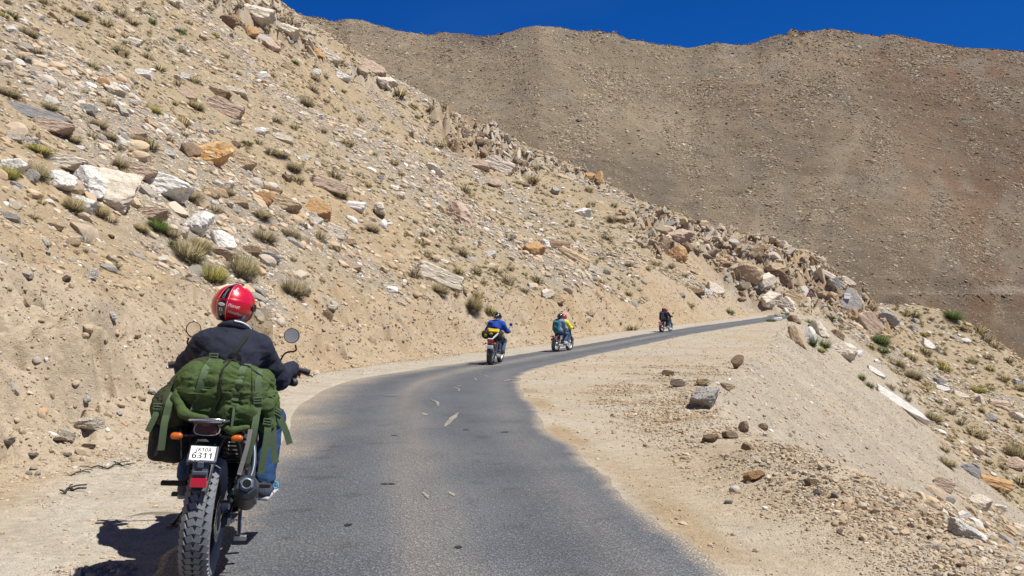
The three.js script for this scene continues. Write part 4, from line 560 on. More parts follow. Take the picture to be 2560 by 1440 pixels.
// a plant by the middle of its foot, width and height in the photograph
function placePlant(X, Y, w, h, type, o = {}) {
  const p = hit(X, Y); if (!p || (-p.z > 140 && Y < 120) || (Y < 45 && X > 560)) return null; const d = -p.z, m = d / FPX, mesh = new THREE.Mesh(w > 40 ? FINE[type] : TUFT[type][Math.floor(R2() * 3)], plantMat);
  mesh.castShadow = mesh.receiveShadow = true; mesh.position.set(p.x, p.y - 0.03 * h * m, p.z); mesh.scale.set(w * m * 0.78, h * m * 1.15, w * m * 0.7); const n = normalAt(p.x, d, 0.5); mesh.rotation.set(n.z * 0.5, 0, -n.x * 0.5); mesh.rotateY(R2() * 6.28);
  mesh.name = numbered(type === 'straw' || type === 'yellow' ? 'grass_tuft' : 'shrub'); scene.add(mesh); mesh.userData.category = mesh.name.startsWith('grass') ? 'grass tuft' : 'shrub';
  plants.push({ mesh, X, Y, w, h, d, type, px: Math.sqrt(w * h), label: o.label }); if (o.label) mesh.userData.label = o.label; if (o.land) landmarks.push([mesh, o.land, X, Y]); return mesh;
}
const PHAND = [
  [530, 702, 74, 52, 'yellow', { label: 'yellow-green grass tuft just above the red helmet', land: 'the grass tuft above the red helmet' }], [468, 646, 84, 56, 'olive', { label: 'big olive-brown shrub left of the lower white block of the pair', land: 'the big olive shrub' }], [392, 575, 56, 34, 'green', { label: 'bright green tuft beside the flat pinkish-dark rock, above the near bank' }], [352, 578, 44, 24, 'straw', {}], [425, 590, 50, 26, 'dry', {}], [605, 688, 84, 62, 'olive', { label: 'shaggy olive-brown shrub right of the grass tuft above the red helmet' }], [500, 622, 60, 36, 'olive', {}], [213, 606, 44, 44, 'twig', { label: 'bare grey twiggy shrub alone on the sandy bank' , land: 'the grey twiggy shrub' }], [380, 628, 44, 36, 'twig', {}], [735, 735, 76, 48, 'dry', {}], [180, 528, 56, 46, 'straw', {}], [250, 540, 44, 34, 'straw', {}], [275, 555, 40, 20, 'dry', {}], [100, 382, 64, 24, 'yellow', { label: 'yellow-green tuft below the dark overhanging slab' }], [88, 442, 66, 42, 'olive', {}], [18, 445, 50, 38, 'yellow', {}], [300, 418, 42, 30, 'dry', {}], [310, 440, 34, 22, 'straw', {}], [660, 600, 66, 32, 'dry', {}], [362, 262, 34, 12, 'green', { label: 'green cushion, upper of two above the slope centre of the high scree', }], [382, 282, 46, 22, 'yellow', {}], [398, 288, 26, 12, 'yellow', {}], [488, 272, 44, 26, 'olive', {}], [455, 320, 36, 40, 'straw', {}], [300, 135, 44, 26, 'olive', {}], [236, 106, 24, 12, 'green', {}], [368, 40, 20, 16, 'green', {}], [380, 60, 24, 20, 'green', {}], [452, 82, 34, 14, 'green', {}], [428, 100, 26, 10, 'green', {}], [28, 45, 40, 22, 'green', { label: 'green bush at the top left of the slope' }], [8, 50, 26, 26, 'yellow', {}], [205, 48, 44, 18, 'olive', {}], [185, 36, 30, 14, 'olive', {}], [165, 27, 26, 14, 'olive', {}], [108, 8, 30, 14, 'olive', {}], [68, 90, 56, 26, 'dry', {}], [230, 172, 36, 24, 'olive', {}], [278, 95, 26, 18, 'straw', {}], [312, 96, 26, 16, 'straw', {}], [320, 162, 18, 8, 'green', {}], [315, 112, 26, 18, 'dry', {}], [95, 135, 40, 18, 'dry', {}], [60, 150, 40, 16, 'dry', {}], [455, 132, 30, 20, 'dry', {}], [448, 215, 34, 20, 'dry', {}], [485, 205, 34, 18, 'olive', {}], [275, 268, 26, 24, 'dry', {}], [125, 275, 44, 22, 'dry', {}], [20, 240, 60, 26, 'dry', {}], [245, 318, 50, 24, 'dry', {}], [270, 345, 50, 18, 'dry', {}], [290, 372, 40, 18, 'dry', {}], [230, 345, 30, 18, 'dry', {}], [355, 355, 50, 18, 'dry', {}], [460, 340, 26, 14, 'straw', {}], [618, 360, 30, 12, 'green', {}], [700, 390, 50, 16, 'dry', {}], [675, 385, 34, 24, 'dry', {}], [735, 425, 44, 24, 'dry', {}], [745, 455, 34, 22, 'olive', {}], [775, 430, 22, 14, 'dry', {}], [835, 445, 40, 26, 'dry', {}], [565, 485, 50, 20, 'dry', {}], [480, 500, 60, 30, 'dry', {}], [540, 530, 40, 22, 'dry', {}], [650, 540, 60, 18, 'dry', {}], [695, 545, 40, 14, 'dry', {}], [850, 490, 44, 20, 'dry', {}], [755, 565, 30, 18, 'dry', {}], [800, 600, 40, 30, 'dry', {}], [738, 160, 26, 12, 'green', {}], [790, 175, 16, 10, 'green', {}],
  [1184, 772, 44, 40, 'olive', { label: 'larger olive shrub on the bank above the blue-jacketed rider', land: 'the shrub above the blue-jacketed rider' }], [1226, 782, 34, 20, 'yellow', { label: 'yellow-green tuft on the bank just above the black and white helmet' }], [1190, 684, 34, 24, 'dry', {}], [1208, 710, 20, 16, 'dry', {}], [1270, 712, 40, 32, 'dry', {}], [1240, 680, 40, 16, 'dry', {}], [1100, 732, 46, 28, 'dry', {}], [1036, 692, 34, 30, 'dry', {}], [1150, 634, 44, 20, 'dry', {}], [1125, 622, 24, 14, 'dry', {}], [1068, 640, 30, 18, 'straw', {}], [1080, 650, 34, 16, 'dry', {}], [1145, 685, 36, 22, 'olive', {}], [1140, 740, 24, 14, 'straw', {}], [1195, 745, 34, 26, 'straw', {}], [1310, 730, 30, 14, 'dry', {}], [1580, 826, 38, 18, 'straw', { label: 'straw-coloured tuft at the road edge between the riders', land: 'the tuft between the riders' }], [1515, 640, 36, 14, 'dry', {}], [1505, 650, 20, 14, 'dry', {}], [1430, 565, 18, 12, 'dry', {}], [1060, 590, 24, 16, 'dry', {}], [1050, 610, 40, 20, 'dry', {}], [1325, 545, 10, 8, 'yellow', {}], [1620, 675, 20, 10, 'yellow', {}], [1640, 660, 30, 10, 'olive', {}], [1725, 765, 26, 12, 'olive', {}], [1710, 690, 24, 12, 'olive', {}],
  [1824, 782, 26, 12, 'green', { label: 'green tuft at the foot of the bank beyond the farthest motorcycle' }], [1928, 804, 30, 10, 'green', { label: 'low green tuft at the road edge before the white kerb stone' }], [1962, 789, 26, 12, 'green', {}], [2026, 810, 34, 14, 'green', { label: 'green tuft below the triangular warning sign' }], [2030, 865, 26, 34, 'green', { label: 'green bush below the upright white rock' }], [2060, 868, 34, 26, 'green', {}], [2052, 880, 22, 14, 'yellow', {}], [2075, 795, 34, 10, 'green', {}], [2200, 858, 48, 26, 'green', { label: 'largest green bush under the smooth pale rock face', land: 'the bush under the rock face' }], [2206, 880, 34, 18, 'green', {}], [2178, 870, 24, 12, 'yellow', {}], [2178, 775, 24, 24, 'olive', {}], [2380, 796, 46, 24, 'green', { label: 'dark green bush on the skyline of the lower right slope', land: 'the dark green skyline bush' }], [2400, 800, 20, 14, 'yellow', {}], [2152, 950, 24, 20, 'green', {}], [2172, 968, 30, 16, 'green', {}], [2360, 925, 40, 18, 'yellow', { label: 'bright yellow-green cushion on the lower right slope' }], [2352, 912, 24, 12, 'yellow', {}], [2442, 978, 44, 14, 'yellow', {}], [2332, 1052, 44, 28, 'olive', {}], [2240, 910, 40, 16, 'olive', {}], [2280, 900, 30, 18, 'olive', {}], [2265, 890, 20, 14, 'yellow', {}], [2350, 878, 34, 14, 'dry', {}], [2365, 1162, 46, 22, 'olive', { label: 'olive shrub alone near the foot of the scree fall' }], [2255, 920, 24, 14, 'dry', {}], [2235, 905, 30, 10, 'straw', {}], [2100, 870, 34, 12, 'dry', {}], [2225, 970, 30, 14, 'dry', {}], [2260, 985, 34, 20, 'dry', {}], [2310, 975, 40, 14, 'straw', {}], [2270, 1000, 20, 14, 'dry', {}], [2375, 1035, 30, 24, 'dry', {}], [2400, 1060, 24, 18, 'dry', {}], [2430, 1085, 40, 24, 'olive', {}], [2455, 1095, 30, 22, 'dry', {}], [2540, 1145, 60, 44, 'olive', { label: 'big olive-brown shrub at the right edge of the slope' }], [2465, 970, 40, 10, 'olive', {}], [2550, 975, 34, 18, 'olive', {}], [2430, 905, 30, 16, 'olive', {}], [2475, 925, 26, 12, 'yellow', {}], [2470, 895, 34, 16, 'olive', {}], [2520, 905, 26, 18, 'olive', {}], [2550, 1210, 40, 26, 'olive', {}], [2500, 1230, 40, 16, 'straw', {}], [2410, 825, 30, 16, 'straw', {}], [2290, 790, 30, 14, 'olive', {}], [2265, 788, 24, 14, 'olive', {}], [2310, 840, 20, 10, 'yellow', {}],
];
for (const a of PHAND) placePlant(...a);
{
  const r = rng(33), types = ['dry', 'dry', 'dry', 'straw', 'olive', 'olive', 'dry', 'yellow', 'green']; let guard = 0;
  while (plants.length < 290 && guard++ < 4000) {
    let X, Y; if (r() < 0.8) { X = r() * 1750; Y = r() * 740; } else { X = 2080 + r() * 480; Y = 790 + r() * 420; }
    const p = hit(X, Y, 6); if (!p) continue; const i = {}; ground(p.x, -p.z, i); if (i.zone !== 3 && i.zone !== 6) continue;
    const w = 16 + Math.pow(r(), 2) * 26; if (plants.some(q => Math.abs(q.X - X) < (q.w + w) * 0.5 && Math.abs(q.Y - Y) < 18) || rocks.some(q => Math.abs(q.X - X) < (q.w + w) * 0.5 && Math.abs(q.Y - Y) < (q.h + w * 0.6) * 0.55)) continue;
    placePlant(X, Y, w, w * (0.45 + r() * 0.35), types[Math.floor(r() * (r() < 0.9 ? 7 : 9))]);
  }
}
{ // small cushions nobody could count
  const r = rng(34), per = { dry: [], straw: [], olive: [] }, names = Object.keys(per);
  for (let k = 0; k < 42000; k++) {
    const a = (r() * 2 - 1) * 0.8, d = Math.exp(lerp(Math.log(9), Math.log(140), Math.pow(r(), 0.7))), x = a * d, i = {}, y = ground(x, d, i); if ((i.zone !== 3 && i.zone !== 6) || i.crag > 0.5) continue;
    const sc = screeAmount(x, d, y); if (r() > (x > -0.12 * d ? 0.75 : 0.4) - 0.45 * sc + 0.5 * noise(x / 8, d / 8, 95)) continue;
    const s = Math.min(0.6, 0.0032 * d * (0.6 + r() * 1.2)), t = names[Math.floor(r() * 3)], j = 0.85 + r() * 0.3;
    per[t].push(spot(x, y - 0.02 * s, -d, normalAt(x, d, 0.5), r() * 6.28, s * 0.85, s * (0.6 + r() * 0.4), s * 0.8, [j, j, j]));
  }
  for (const t of names) { const g = tuftShape(700 + t.length, { n: 80, spread: 1.15, wide: 0.034, tones: TONES[t] }); scatter('ground_cover', 'countless small dry cushions dotted over the slopes', per[t], [g], plantMat); }
}
// ------------------------------------------------------------ materials of bikes and clothes
const clothBump = texture(256, (u, v) => clamp(0.5 + 0.25 * Math.sin(u * 402) * Math.sin(v * 402) + 0.5 * tnoise(u, v, 6, 4, 4)));
const clothTex = texture(256, (u, v) => { const b = 0.9 + 0.16 * tnoise(u, v, 5, 9, 4) + 0.06 * tnoise(u, v, 60, 3, 1); return [b, b, b]; });
for (const t of [clothBump, clothTex]) t.repeat.set(5, 5);
const cloth = (c, o = {}) => { const m = new THREE.MeshPhysicalMaterial({ color: rgb(...c), roughness: 0.85, map: clothTex, bumpMap: clothBump, bumpScale: 0.004, sheen: 0.08, sheenRoughness: 0.6, sheenColor: rgb(...c.map(v => Math.min(1, v * 2 + 0.02))), ...o }); return m; };
const M = {
  rubber: std([0.036, 0.038, 0.042], 0.8), tread: std([0.14, 0.15, 0.165], 0.65), dusty: std([0.2, 0.195, 0.185], 0.95), black: std([0.018, 0.018, 0.02], 0.45), blackMatt: std([0.02, 0.02, 0.021], 0.8), plastic: std([0.03, 0.031, 0.034], 0.55), frame: std([0.02, 0.02, 0.022], 0.4), alu: std([0.42, 0.42, 0.43], 0.38, { metalness: 0.9 }), steel: std([0.55, 0.55, 0.56], 0.25, { metalness: 1 }), chrome: std([0.6, 0.59, 0.57], 0.35, { metalness: 0.55 }), dark: std([0.045, 0.045, 0.05], 0.5, { metalness: 0.6 }), mirror: std([0.85, 0.86, 0.88], 0.03, { metalness: 1 }),
  red: new THREE.MeshPhysicalMaterial({ color: rgb(0.45, 0.006, 0.012), roughness: 0.2, clearcoat: 0.8, clearcoatRoughness: 0.08 }), amber: new THREE.MeshPhysicalMaterial({ color: rgb(0.5, 0.1, 0.006), roughness: 0.25, clearcoat: 0.6 }), lens: new THREE.MeshPhysicalMaterial({ color: rgb(0.05, 0.006, 0.006), roughness: 0.5 }), white: std([0.75, 0.75, 0.74], 0.5), glass: new THREE.MeshPhysicalMaterial({ color: rgb(0.9, 0.9, 0.88), roughness: 0.06, transmission: 0.92, thickness: 0, ior: 1.45, side: THREE.DoubleSide }), smoke: new THREE.MeshPhysicalMaterial({ color: rgb(0.72, 0.70, 0.66), roughness: 0.08, transmission: 0.9, thickness: 0, side: THREE.DoubleSide }),
  seat: std([0.022, 0.021, 0.02], 0.7), skin: std([0.36, 0.19, 0.115], 0.6), glove: std([0.02, 0.02, 0.022], 0.8), muffler: std([0.075, 0.062, 0.05], 0.42, { metalness: 0.55 }), navy: cloth([0.007, 0.0105, 0.029]), green: cloth([0.054, 0.092, 0.019]), olive: cloth([0.034, 0.042, 0.012]), web: cloth([0.13, 0.2, 0.1]), bluePant: cloth([0.008, 0.045, 0.135]), bag: cloth([0.016, 0.016, 0.014]),
};
const canvasTex = (w, h, draw) => { const c = document.createElement('canvas'); c.width = w; c.height = h; const g = c.getContext('2d'); draw(g, w, h); const t = new THREE.CanvasTexture(c); t.colorSpace = THREE.SRGBColorSpace; return t; };
const lathe = (pts, seg = 40) => new THREE.LatheGeometry(pts.map(p => new THREE.Vector2(p[0], p[1])), seg).rotateZ(-Math.PI / 2); // profile (radius, across) round the x axis
// ------------------------------------------------------------ a wheel: its axle along x
function wheel(parent, y, z, R, w, { rim = R * 0.69, tread = false, disc = 0, rimMat = M.black, drum = 0, spokes = 32, seg = 48 } = {}) {
  const g = new THREE.Group(); g.name = 'wheel'; g.position.set(0, y, z); parent.add(g);
  const h = w / 2, T = tread ? 0.011 : 0, prof = [[rim - 0.004, -h * 0.55], [rim + 0.015, -h * 0.8], [(rim + R) / 2, -h], [R - 0.035, -h * 0.97], [R - 0.015 - T * 0.4, -h * 0.82], [R - 0.004 - T, -h * 0.5], [R - T, 0], [R - 0.004 - T, h * 0.5], [R - 0.015 - T * 0.4, h * 0.82], [R - 0.035, h * 0.97], [(rim + R) / 2, h], [rim + 0.015, h * 0.8], [rim - 0.004, h * 0.55]];
  const ty = [lathe(prof, seg)];
  part('tyre', ty, tread ? M.dusty : M.rubber, g);
  if (tread) {
    const bl = [], rows = 50;
    for (let i = 0; i < rows; i++) for (const [cx, bw, bd, rot, dz] of [[-0.0195, 0.036, 0.0365, 0.36, 0], [0.0195, 0.036, 0.0365, -0.36, 0], [-0.0545, 0.032, 0.037, 0.42, 0.45], [0.0545, 0.032, 0.037, -0.42, 0.45]]) {
      const a = (i + dz) / rows * Math.PI * 2, out = R - (Math.abs(cx) > 0.04 ? 0.0095 : 0.001), tilt = Math.abs(cx) > 0.04 ? Math.sign(cx) * -0.62 : Math.sign(cx) * -0.14;
      const b = new THREE.BoxGeometry(bw, 0.016, bd); const p = b.attributes.position; for (let k = 0; k < p.count; k++) if (p.getY(k) > 0) { p.setX(k, p.getX(k) * 0.94); p.setZ(k, p.getZ(k) * 0.93); }
      b.rotateY(rot); b.rotateZ(tilt); b.translate(cx, out - 0.008, 0); b.rotateX(a); bl.push(b);
    }
    part('tread_pattern', bl, M.tread, g);
  }
  part('rim', lathe([[rim - 0.02, -h * 0.4], [rim - 0.002, -h * 0.62], [rim + 0.008, -h * 0.6], [rim - 0.012, -h * 0.1], [rim - 0.012, h * 0.1], [rim + 0.008, h * 0.6], [rim - 0.002, h * 0.62], [rim - 0.02, h * 0.4], [rim - 0.02, -h * 0.4]], seg), rimMat, g);
  part('hub', [lathe([[0, -0.055], [0.05, -0.055], [0.05, -0.035], [0.03, -0.03], [0.03, 0.03], [0.05, 0.035], [0.05, 0.055], [0, 0.055]], 24), ...(drum ? [lathe([[0, -0.02], [drum, -0.02], [drum, 0.05], [0, 0.06]], 28)] : [])], drum ? M.alu : M.dark, g);
  const sp = []; for (let i = 0; i < spokes; i++) { const a = i / spokes * 6.283, b = a + (i % 2 ? 0.5 : -0.5), s = i % 4 < 2 ? 1 : -1; sp.push(bar(V(s * 0.045, Math.cos(b) * 0.045, Math.sin(b) * 0.045), V(s * 0.008, Math.cos(a) * (rim - 0.015), Math.sin(a) * (rim - 0.015)), 0.0022, 0.0022, 5)); }
  part('spoke_lacing', sp, M.steel, g);
  if (disc) part('brake_disc', lathe([[disc * 0.55, 0.068], [disc, 0.068], [disc, 0.073], [disc * 0.55, 0.073], [disc * 0.55, 0.068]], 40), M.steel, g);
  return g;
}
// ------------------------------------------------------------ helmets
// direction: f from the back (towards the wearer's right is positive), e upward
const hdir = (f, e) => V(Math.sin(f) * Math.cos(e), Math.sin(e), Math.cos(f) * Math.cos(e));
function helmetR(f, e, open) { // radius of the shell
  let r = 1 + 0.06 * Math.cos(f) * Math.cos(e) * (e < 0.3 ? 1 : 0.6); if (e < -0.35) r *= 1 - 0.16 * (e + 0.35) * (e + 0.35) * 2; if (Math.cos(f) < -0.2) r *= 1.05; return r;
}
function helmet(parent, c, yaw, pitch, roll, R, { mat, nf = 72, ne = 40, visor = M.smoke, open = false, label } = {}) {
  const g = new THREE.Group(); g.name = 'helmet'; g.position.copy(c); g.rotation.set(pitch, yaw, roll, 'YXZ'); parent.add(g); if (label) g.userData.label = label;
  const build = (s, e0, e1, skip, keep) => { const P = [], U = [], I = []; for (let j = 0; j <= ne; j++) for (let i = 0; i <= nf; i++) { const f = (i / nf - 0.5) * 2 * Math.PI, e = lerp(e0, e1, j / ne), r = helmetR(f, e) * R * s, v = hdir(f, e).multiplyScalar(r); P.push(v.x * 0.93, v.y * 1.02, v.z * 1.06); U.push(i / nf, (e + Math.PI / 2) / Math.PI); }
    for (let j = 0; j < ne; j++) for (let i = 0; i < nf; i++) { const f = Math.abs(((i + 0.5) / nf - 0.5) * 2 * Math.PI), e = lerp(e0, e1, (j + 0.5) / ne), inWin = f > 1.95 && e > -0.42 && e < 0.5; if (skip && inWin) continue; if (keep && !(f > 1.8 && e > -0.55 && e < 0.62)) continue; const a = j * (nf + 1) + i, b = a + nf + 1; I.push(a, a + 1, b, a + 1, b + 1, b); }
    const q = new THREE.BufferGeometry(); q.setAttribute('position', new THREE.Float32BufferAttribute(P, 3)); q.setAttribute('uv', new THREE.Float32BufferAttribute(U, 2)); q.setIndex(I); q.computeVertexNormals(); return q; };
  part('shell', build(1, -0.83, Math.PI / 2, true), mat, g);
  part('lining', build(0.93, -1.0, Math.PI / 2 - 0.01, true), M.blackMatt, g);
  { const ring = []; const n = 48, pts = []; for (let i = 0; i < n; i++) { const f = i / n * 6.283 - Math.PI, r = helmetR(f, -0.83) * R, v = hdir(f, -0.83).multiplyScalar(r); pts.push([v.x * 0.93, v.y * 1.02, v.z * 1.06]); } part('edge_trim', tube(pts, R * 0.035, 96, 6, true), M.blackMatt, g); }
  if (visor) part('visor', build(1.035, -0.83, Math.PI / 2, false, true), visor, g);
  if (visor) for (const s of [-1, 1]) { const v = hdir(s * 1.72, 0.08).multiplyScalar(R * 1.0); part('hinge', mv(new THREE.CylinderGeometry(R * 0.16, R * 0.18, R * 0.1, 20).rotateZ(Math.PI / 2), v.x * 0.97, v.y, v.z), M.dark, g); }
  return g;
}
// ------------------------------------------------------------ people in the bike's own axes: x right, y up, z back
// J: pelvis, chest, neck, head, shL/R, elL/R, haL/R, hipL/R, knL/R, anL/R, toL/R
function caps(list, k) { return p => { let d = 1e9; for (const [a, b, ra, rb] of list) d = smin(d, cap(p, a, b, ra, rb), k); return d; }; }
function bounds(list, m) { const lo = [1e9, 1e9, 1e9], hi = [-1e9, -1e9, -1e9]; for (const [a, b, ra, rb] of list) for (const [q, r] of [[a, ra], [b, rb]]) for (let i = 0; i < 3; i++) { lo[i] = Math.min(lo[i], q[i] - r - m); hi[i] = Math.max(hi[i], q[i] + r + m); } return [lo, hi]; }
function sdfMesh(list, c, { k = 0.05, wrinkle = 0, freq = 1, cut, extra, uv = 1 } = {}) {
  const f0 = caps(list, k), [lo, hi] = bounds(list, 0.03 + wrinkle * 2), q = [0, 0, 0];
  const g = surfaceNets((x, y, z) => { q[0] = x; q[1] = y; q[2] = z; let d = f0(q); if (extra) d = extra(q, d); if (wrinkle && Math.abs(d) < 0.05) { const n1 = noise(x * 7 * freq, y * 15 * freq + z * 6, z * 7 * freq), n2 = noise(x * 16 * freq + 5, y * 30 * freq + z * 14, z * 15 * freq); d += wrinkle * (n1 + 0.7 * Math.abs(n2) * 1.4 - 0.25); } if (cut) d = cut(q, d); return d; }, lo, hi, c);
  return boxUV(g, uv);
}
function hand(wrist, dir, up, side, curl) { // fingers close round a grip: dir = along the hand, up = back of the hand, side = towards the thumb
  const L = [], P = wrist.clone().addScaledVector(dir, 0.075), ar = v => [v.x, v.y, v.z];
  L.push([ar(wrist), ar(wrist.clone().addScaledVector(dir, 0.03)), 0.027, 0.03]);
  for (let i = 0; i < 4; i++) { const o = (i - 1.5) * 0.021, b = wrist.clone().addScaledVector(dir, 0.035).addScaledVector(side, -o * 0.8), k = P.clone().addScaledVector(dir, [0.004, 0.008, 0.006, -0.004][i]).addScaledVector(side, -o); L.push([ar(b), ar(k), 0.017, 0.0125]);
    let q = k, a = 0; const len = [[0.036, 0.024, 0.02], [0.04, 0.027, 0.021], [0.037, 0.025, 0.02], [0.029, 0.02, 0.018]][i]; for (let s = 0; s < 3; s++) { a += curl * (s ? 0.95 : 0.75); const n = q.clone().addScaledVector(dir, Math.cos(a) * len[s]).addScaledVector(up, -Math.sin(a) * len[s]); L.push([ar(q), ar(n), 0.0105 - s * 0.001, 0.0098 - s * 0.001]); q = n; } }
  const t0 = wrist.clone().addScaledVector(dir, 0.03).addScaledVector(side, 0.026), t1 = t0.clone().addScaledVector(dir, 0.028).addScaledVector(side, 0.022).addScaledVector(up, -0.016), t2 = t1.clone().addScaledVector(dir, 0.022).addScaledVector(up, -0.02).addScaledVector(side, 0.002); L.push([ar(t0), ar(t1), 0.016, 0.0125], [ar(t1), ar(t2), 0.0122, 0.0095]);
  return L;
}
function person(root, label, J, o) {
  const c = o.cell ?? 0.016, add = (a, x, y, z) => [a[0] + x, a[1] + y, a[2] + z], mid = (a, b, t = 0.5) => [lerp(a[0], b[0], t), lerp(a[1], b[1], t), lerp(a[2], b[2], t)];
  const skinL = [[J.pelvis, J.chest, 0.11, 0.12], [J.chest, J.neck, 0.11, 0.055], [J.neck, J.head, 0.052, 0.06], [add(J.head, 0, 0.02, 0), add(J.head, 0, -0.045, -0.02), 0.085, 0.07], [J.shL, J.elL, 0.04, 0.034], [J.elL, J.haL, 0.032, 0.026], [J.shR, J.elR, 0.04, 0.034], [J.elR, J.haR, 0.032, 0.026], [J.shL, J.shR, 0.06, 0.06], [J.hipL, J.knL, 0.065, 0.045], [J.knL, J.anL, 0.042, 0.034], [J.hipR, J.knR, 0.065, 0.045], [J.knR, J.anR, 0.042, 0.034]];
  const gs = [sdfMesh(skinL, c, { k: 0.04 })];
  if (!o.gloves) for (const s of ['L', 'R']) { const w = V(...J['ha' + s]), d = o.handDir?.[s] ?? V(0, -0.1, -1).normalize(), up = V(0, 1, 0), side = V(s === 'R' ? -1 : 1, 0, 0); gs.push(sdfMesh(hand(w, d, up, side, 1.05), o.handCell ?? 0.004, { k: 0.008 })); }
  const root2 = new THREE.Mesh(merge(gs), M.skin); root2.name = numbered('person'); root2.castShadow = root2.receiveShadow = true; scene.add(root2); tag(root2, label, 'person', o.group); root2.matrix.copy(root); root2.matrix.decompose(root2.position, root2.quaternion, root2.scale);
  const t = o.thick ?? 1, jl = [[J.pelvis, J.chest, 0.15 * t, 0.165 * t], [add(J.pelvis, -0.05, 0.03, 0), add(J.pelvis, 0.05, 0.03, 0), 0.14 * t, 0.14 * t], [J.chest, mid(J.chest, J.neck, 0.7), 0.165 * t, 0.11], [mid(J.chest, J.neck, 0.75), add(J.neck, 0, 0.005, 0), 0.085, 0.07], [J.shL, J.shR, (o.shR ?? 0.095) * t, (o.shR ?? 0.095) * t], [J.shL, J.elL, 0.088 * t, 0.072 * t], [J.elL, mid(J.elL, J.haL, 0.78), 0.072 * t, 0.05], [J.shR, J.elR, 0.088 * t, 0.072 * t], [J.elR, mid(J.elR, J.haR, 0.78), 0.072 * t, 0.05], [mid(J.shL, J.shR, 0.2), mid(J.pelvis, J.chest, 0.7), 0.11 * t, 0.13 * t], [mid(J.shL, J.shR, 0.8), mid(J.pelvis, J.chest, 0.7), 0.11 * t, 0.13 * t]];
  root2.jacketField = caps(jl, o.soft ?? 0.055);
  part('jacket', sdfMesh(jl, o.clothCell ?? c, { k: o.soft ?? 0.055, wrinkle: o.wrinkle ?? 0.006 }), o.jacket, root2, o.jacketLabel);
  const tl = [[add(J.pelvis, 0, -0.02, 0), add(J.pelvis, 0, -0.06, 0.0), 0.14, 0.14], [J.hipL, J.knL, 0.105, 0.078], [J.knL, mid(J.knL, J.anL, 0.93), 0.076, 0.062], [J.hipR, J.knR, 0.105, 0.078], [J.knR, mid(J.knR, J.anR, 0.93), 0.076, 0.062]];
  part('trousers', sdfMesh(tl, o.clothCell ?? c, { k: 0.05, wrinkle: (o.wrinkle ?? 0.006) * 0.9 }), o.trousers, root2);
  for (const s of ['L', 'R']) {
    const a = J['an' + s], b = J['to' + s], sh = [[add(a, 0, -0.015, 0.01), add(a, 0, -0.055, 0.02), 0.046, 0.042], [add(a, 0, -0.05, 0.015), b, 0.043, 0.036]], lowY = Math.min(a[1] - 0.095, b[1] - 0.036);
    const sg = new THREE.Group(); sg.name = 'shoe'; root2.add(sg); part('upper', sdfMesh(sh, (o.clothCell ?? c) * 0.8, { k: 0.03 }), o.shoe, sg);
    const ax = V(b[0] - a[0], 0, b[2] - a[2]), yaw = Math.atan2(-ax.x, -ax.z), so = rbox(0.09, 0.026, ax.length() + 0.12, 0.012); so.rotateX(Math.atan2(b[1] - (a[1] - 0.055), ax.length()) * 0.9); so.rotateY(yaw); so.translate((a[0] + b[0]) / 2, (a[1] - 0.055 + b[1]) / 2 - 0.037, (a[2] + b[2]) / 2); part('sole', so, o.sole ?? M.white, sg);
    if (o.gloves) part('glove', sdfMesh(hand(V(...J['ha' + s]), o.handDir?.[s] ?? V(0, -0.1, -1).normalize(), V(0, 1, 0), V(s === 'R' ? -1 : 1, 0, 0), 1.05), o.handCell ?? 0.007, { k: 0.01 }), o.gloves, root2);
  }
  helmet(root2, V(...J.head).add(V(0, 0.01, 0)), o.hYaw ?? 0, o.hPitch ?? 0, o.hRoll ?? 0, o.hR ?? 0.135, o.helmet);
  return root2;
}
function placeMatrix(x, d, y, heading, lean, pitch = 0) { return new THREE.Matrix4().compose(V(x, y, -d), new THREE.Quaternion().setFromEuler(new THREE.Euler(pitch, -heading, -lean, 'YXZ')), V(1, 1, 1)); }
function rootAt(o, m) { o.matrix.copy(m); m.decompose(o.position, o.quaternion, o.scale); return o; }
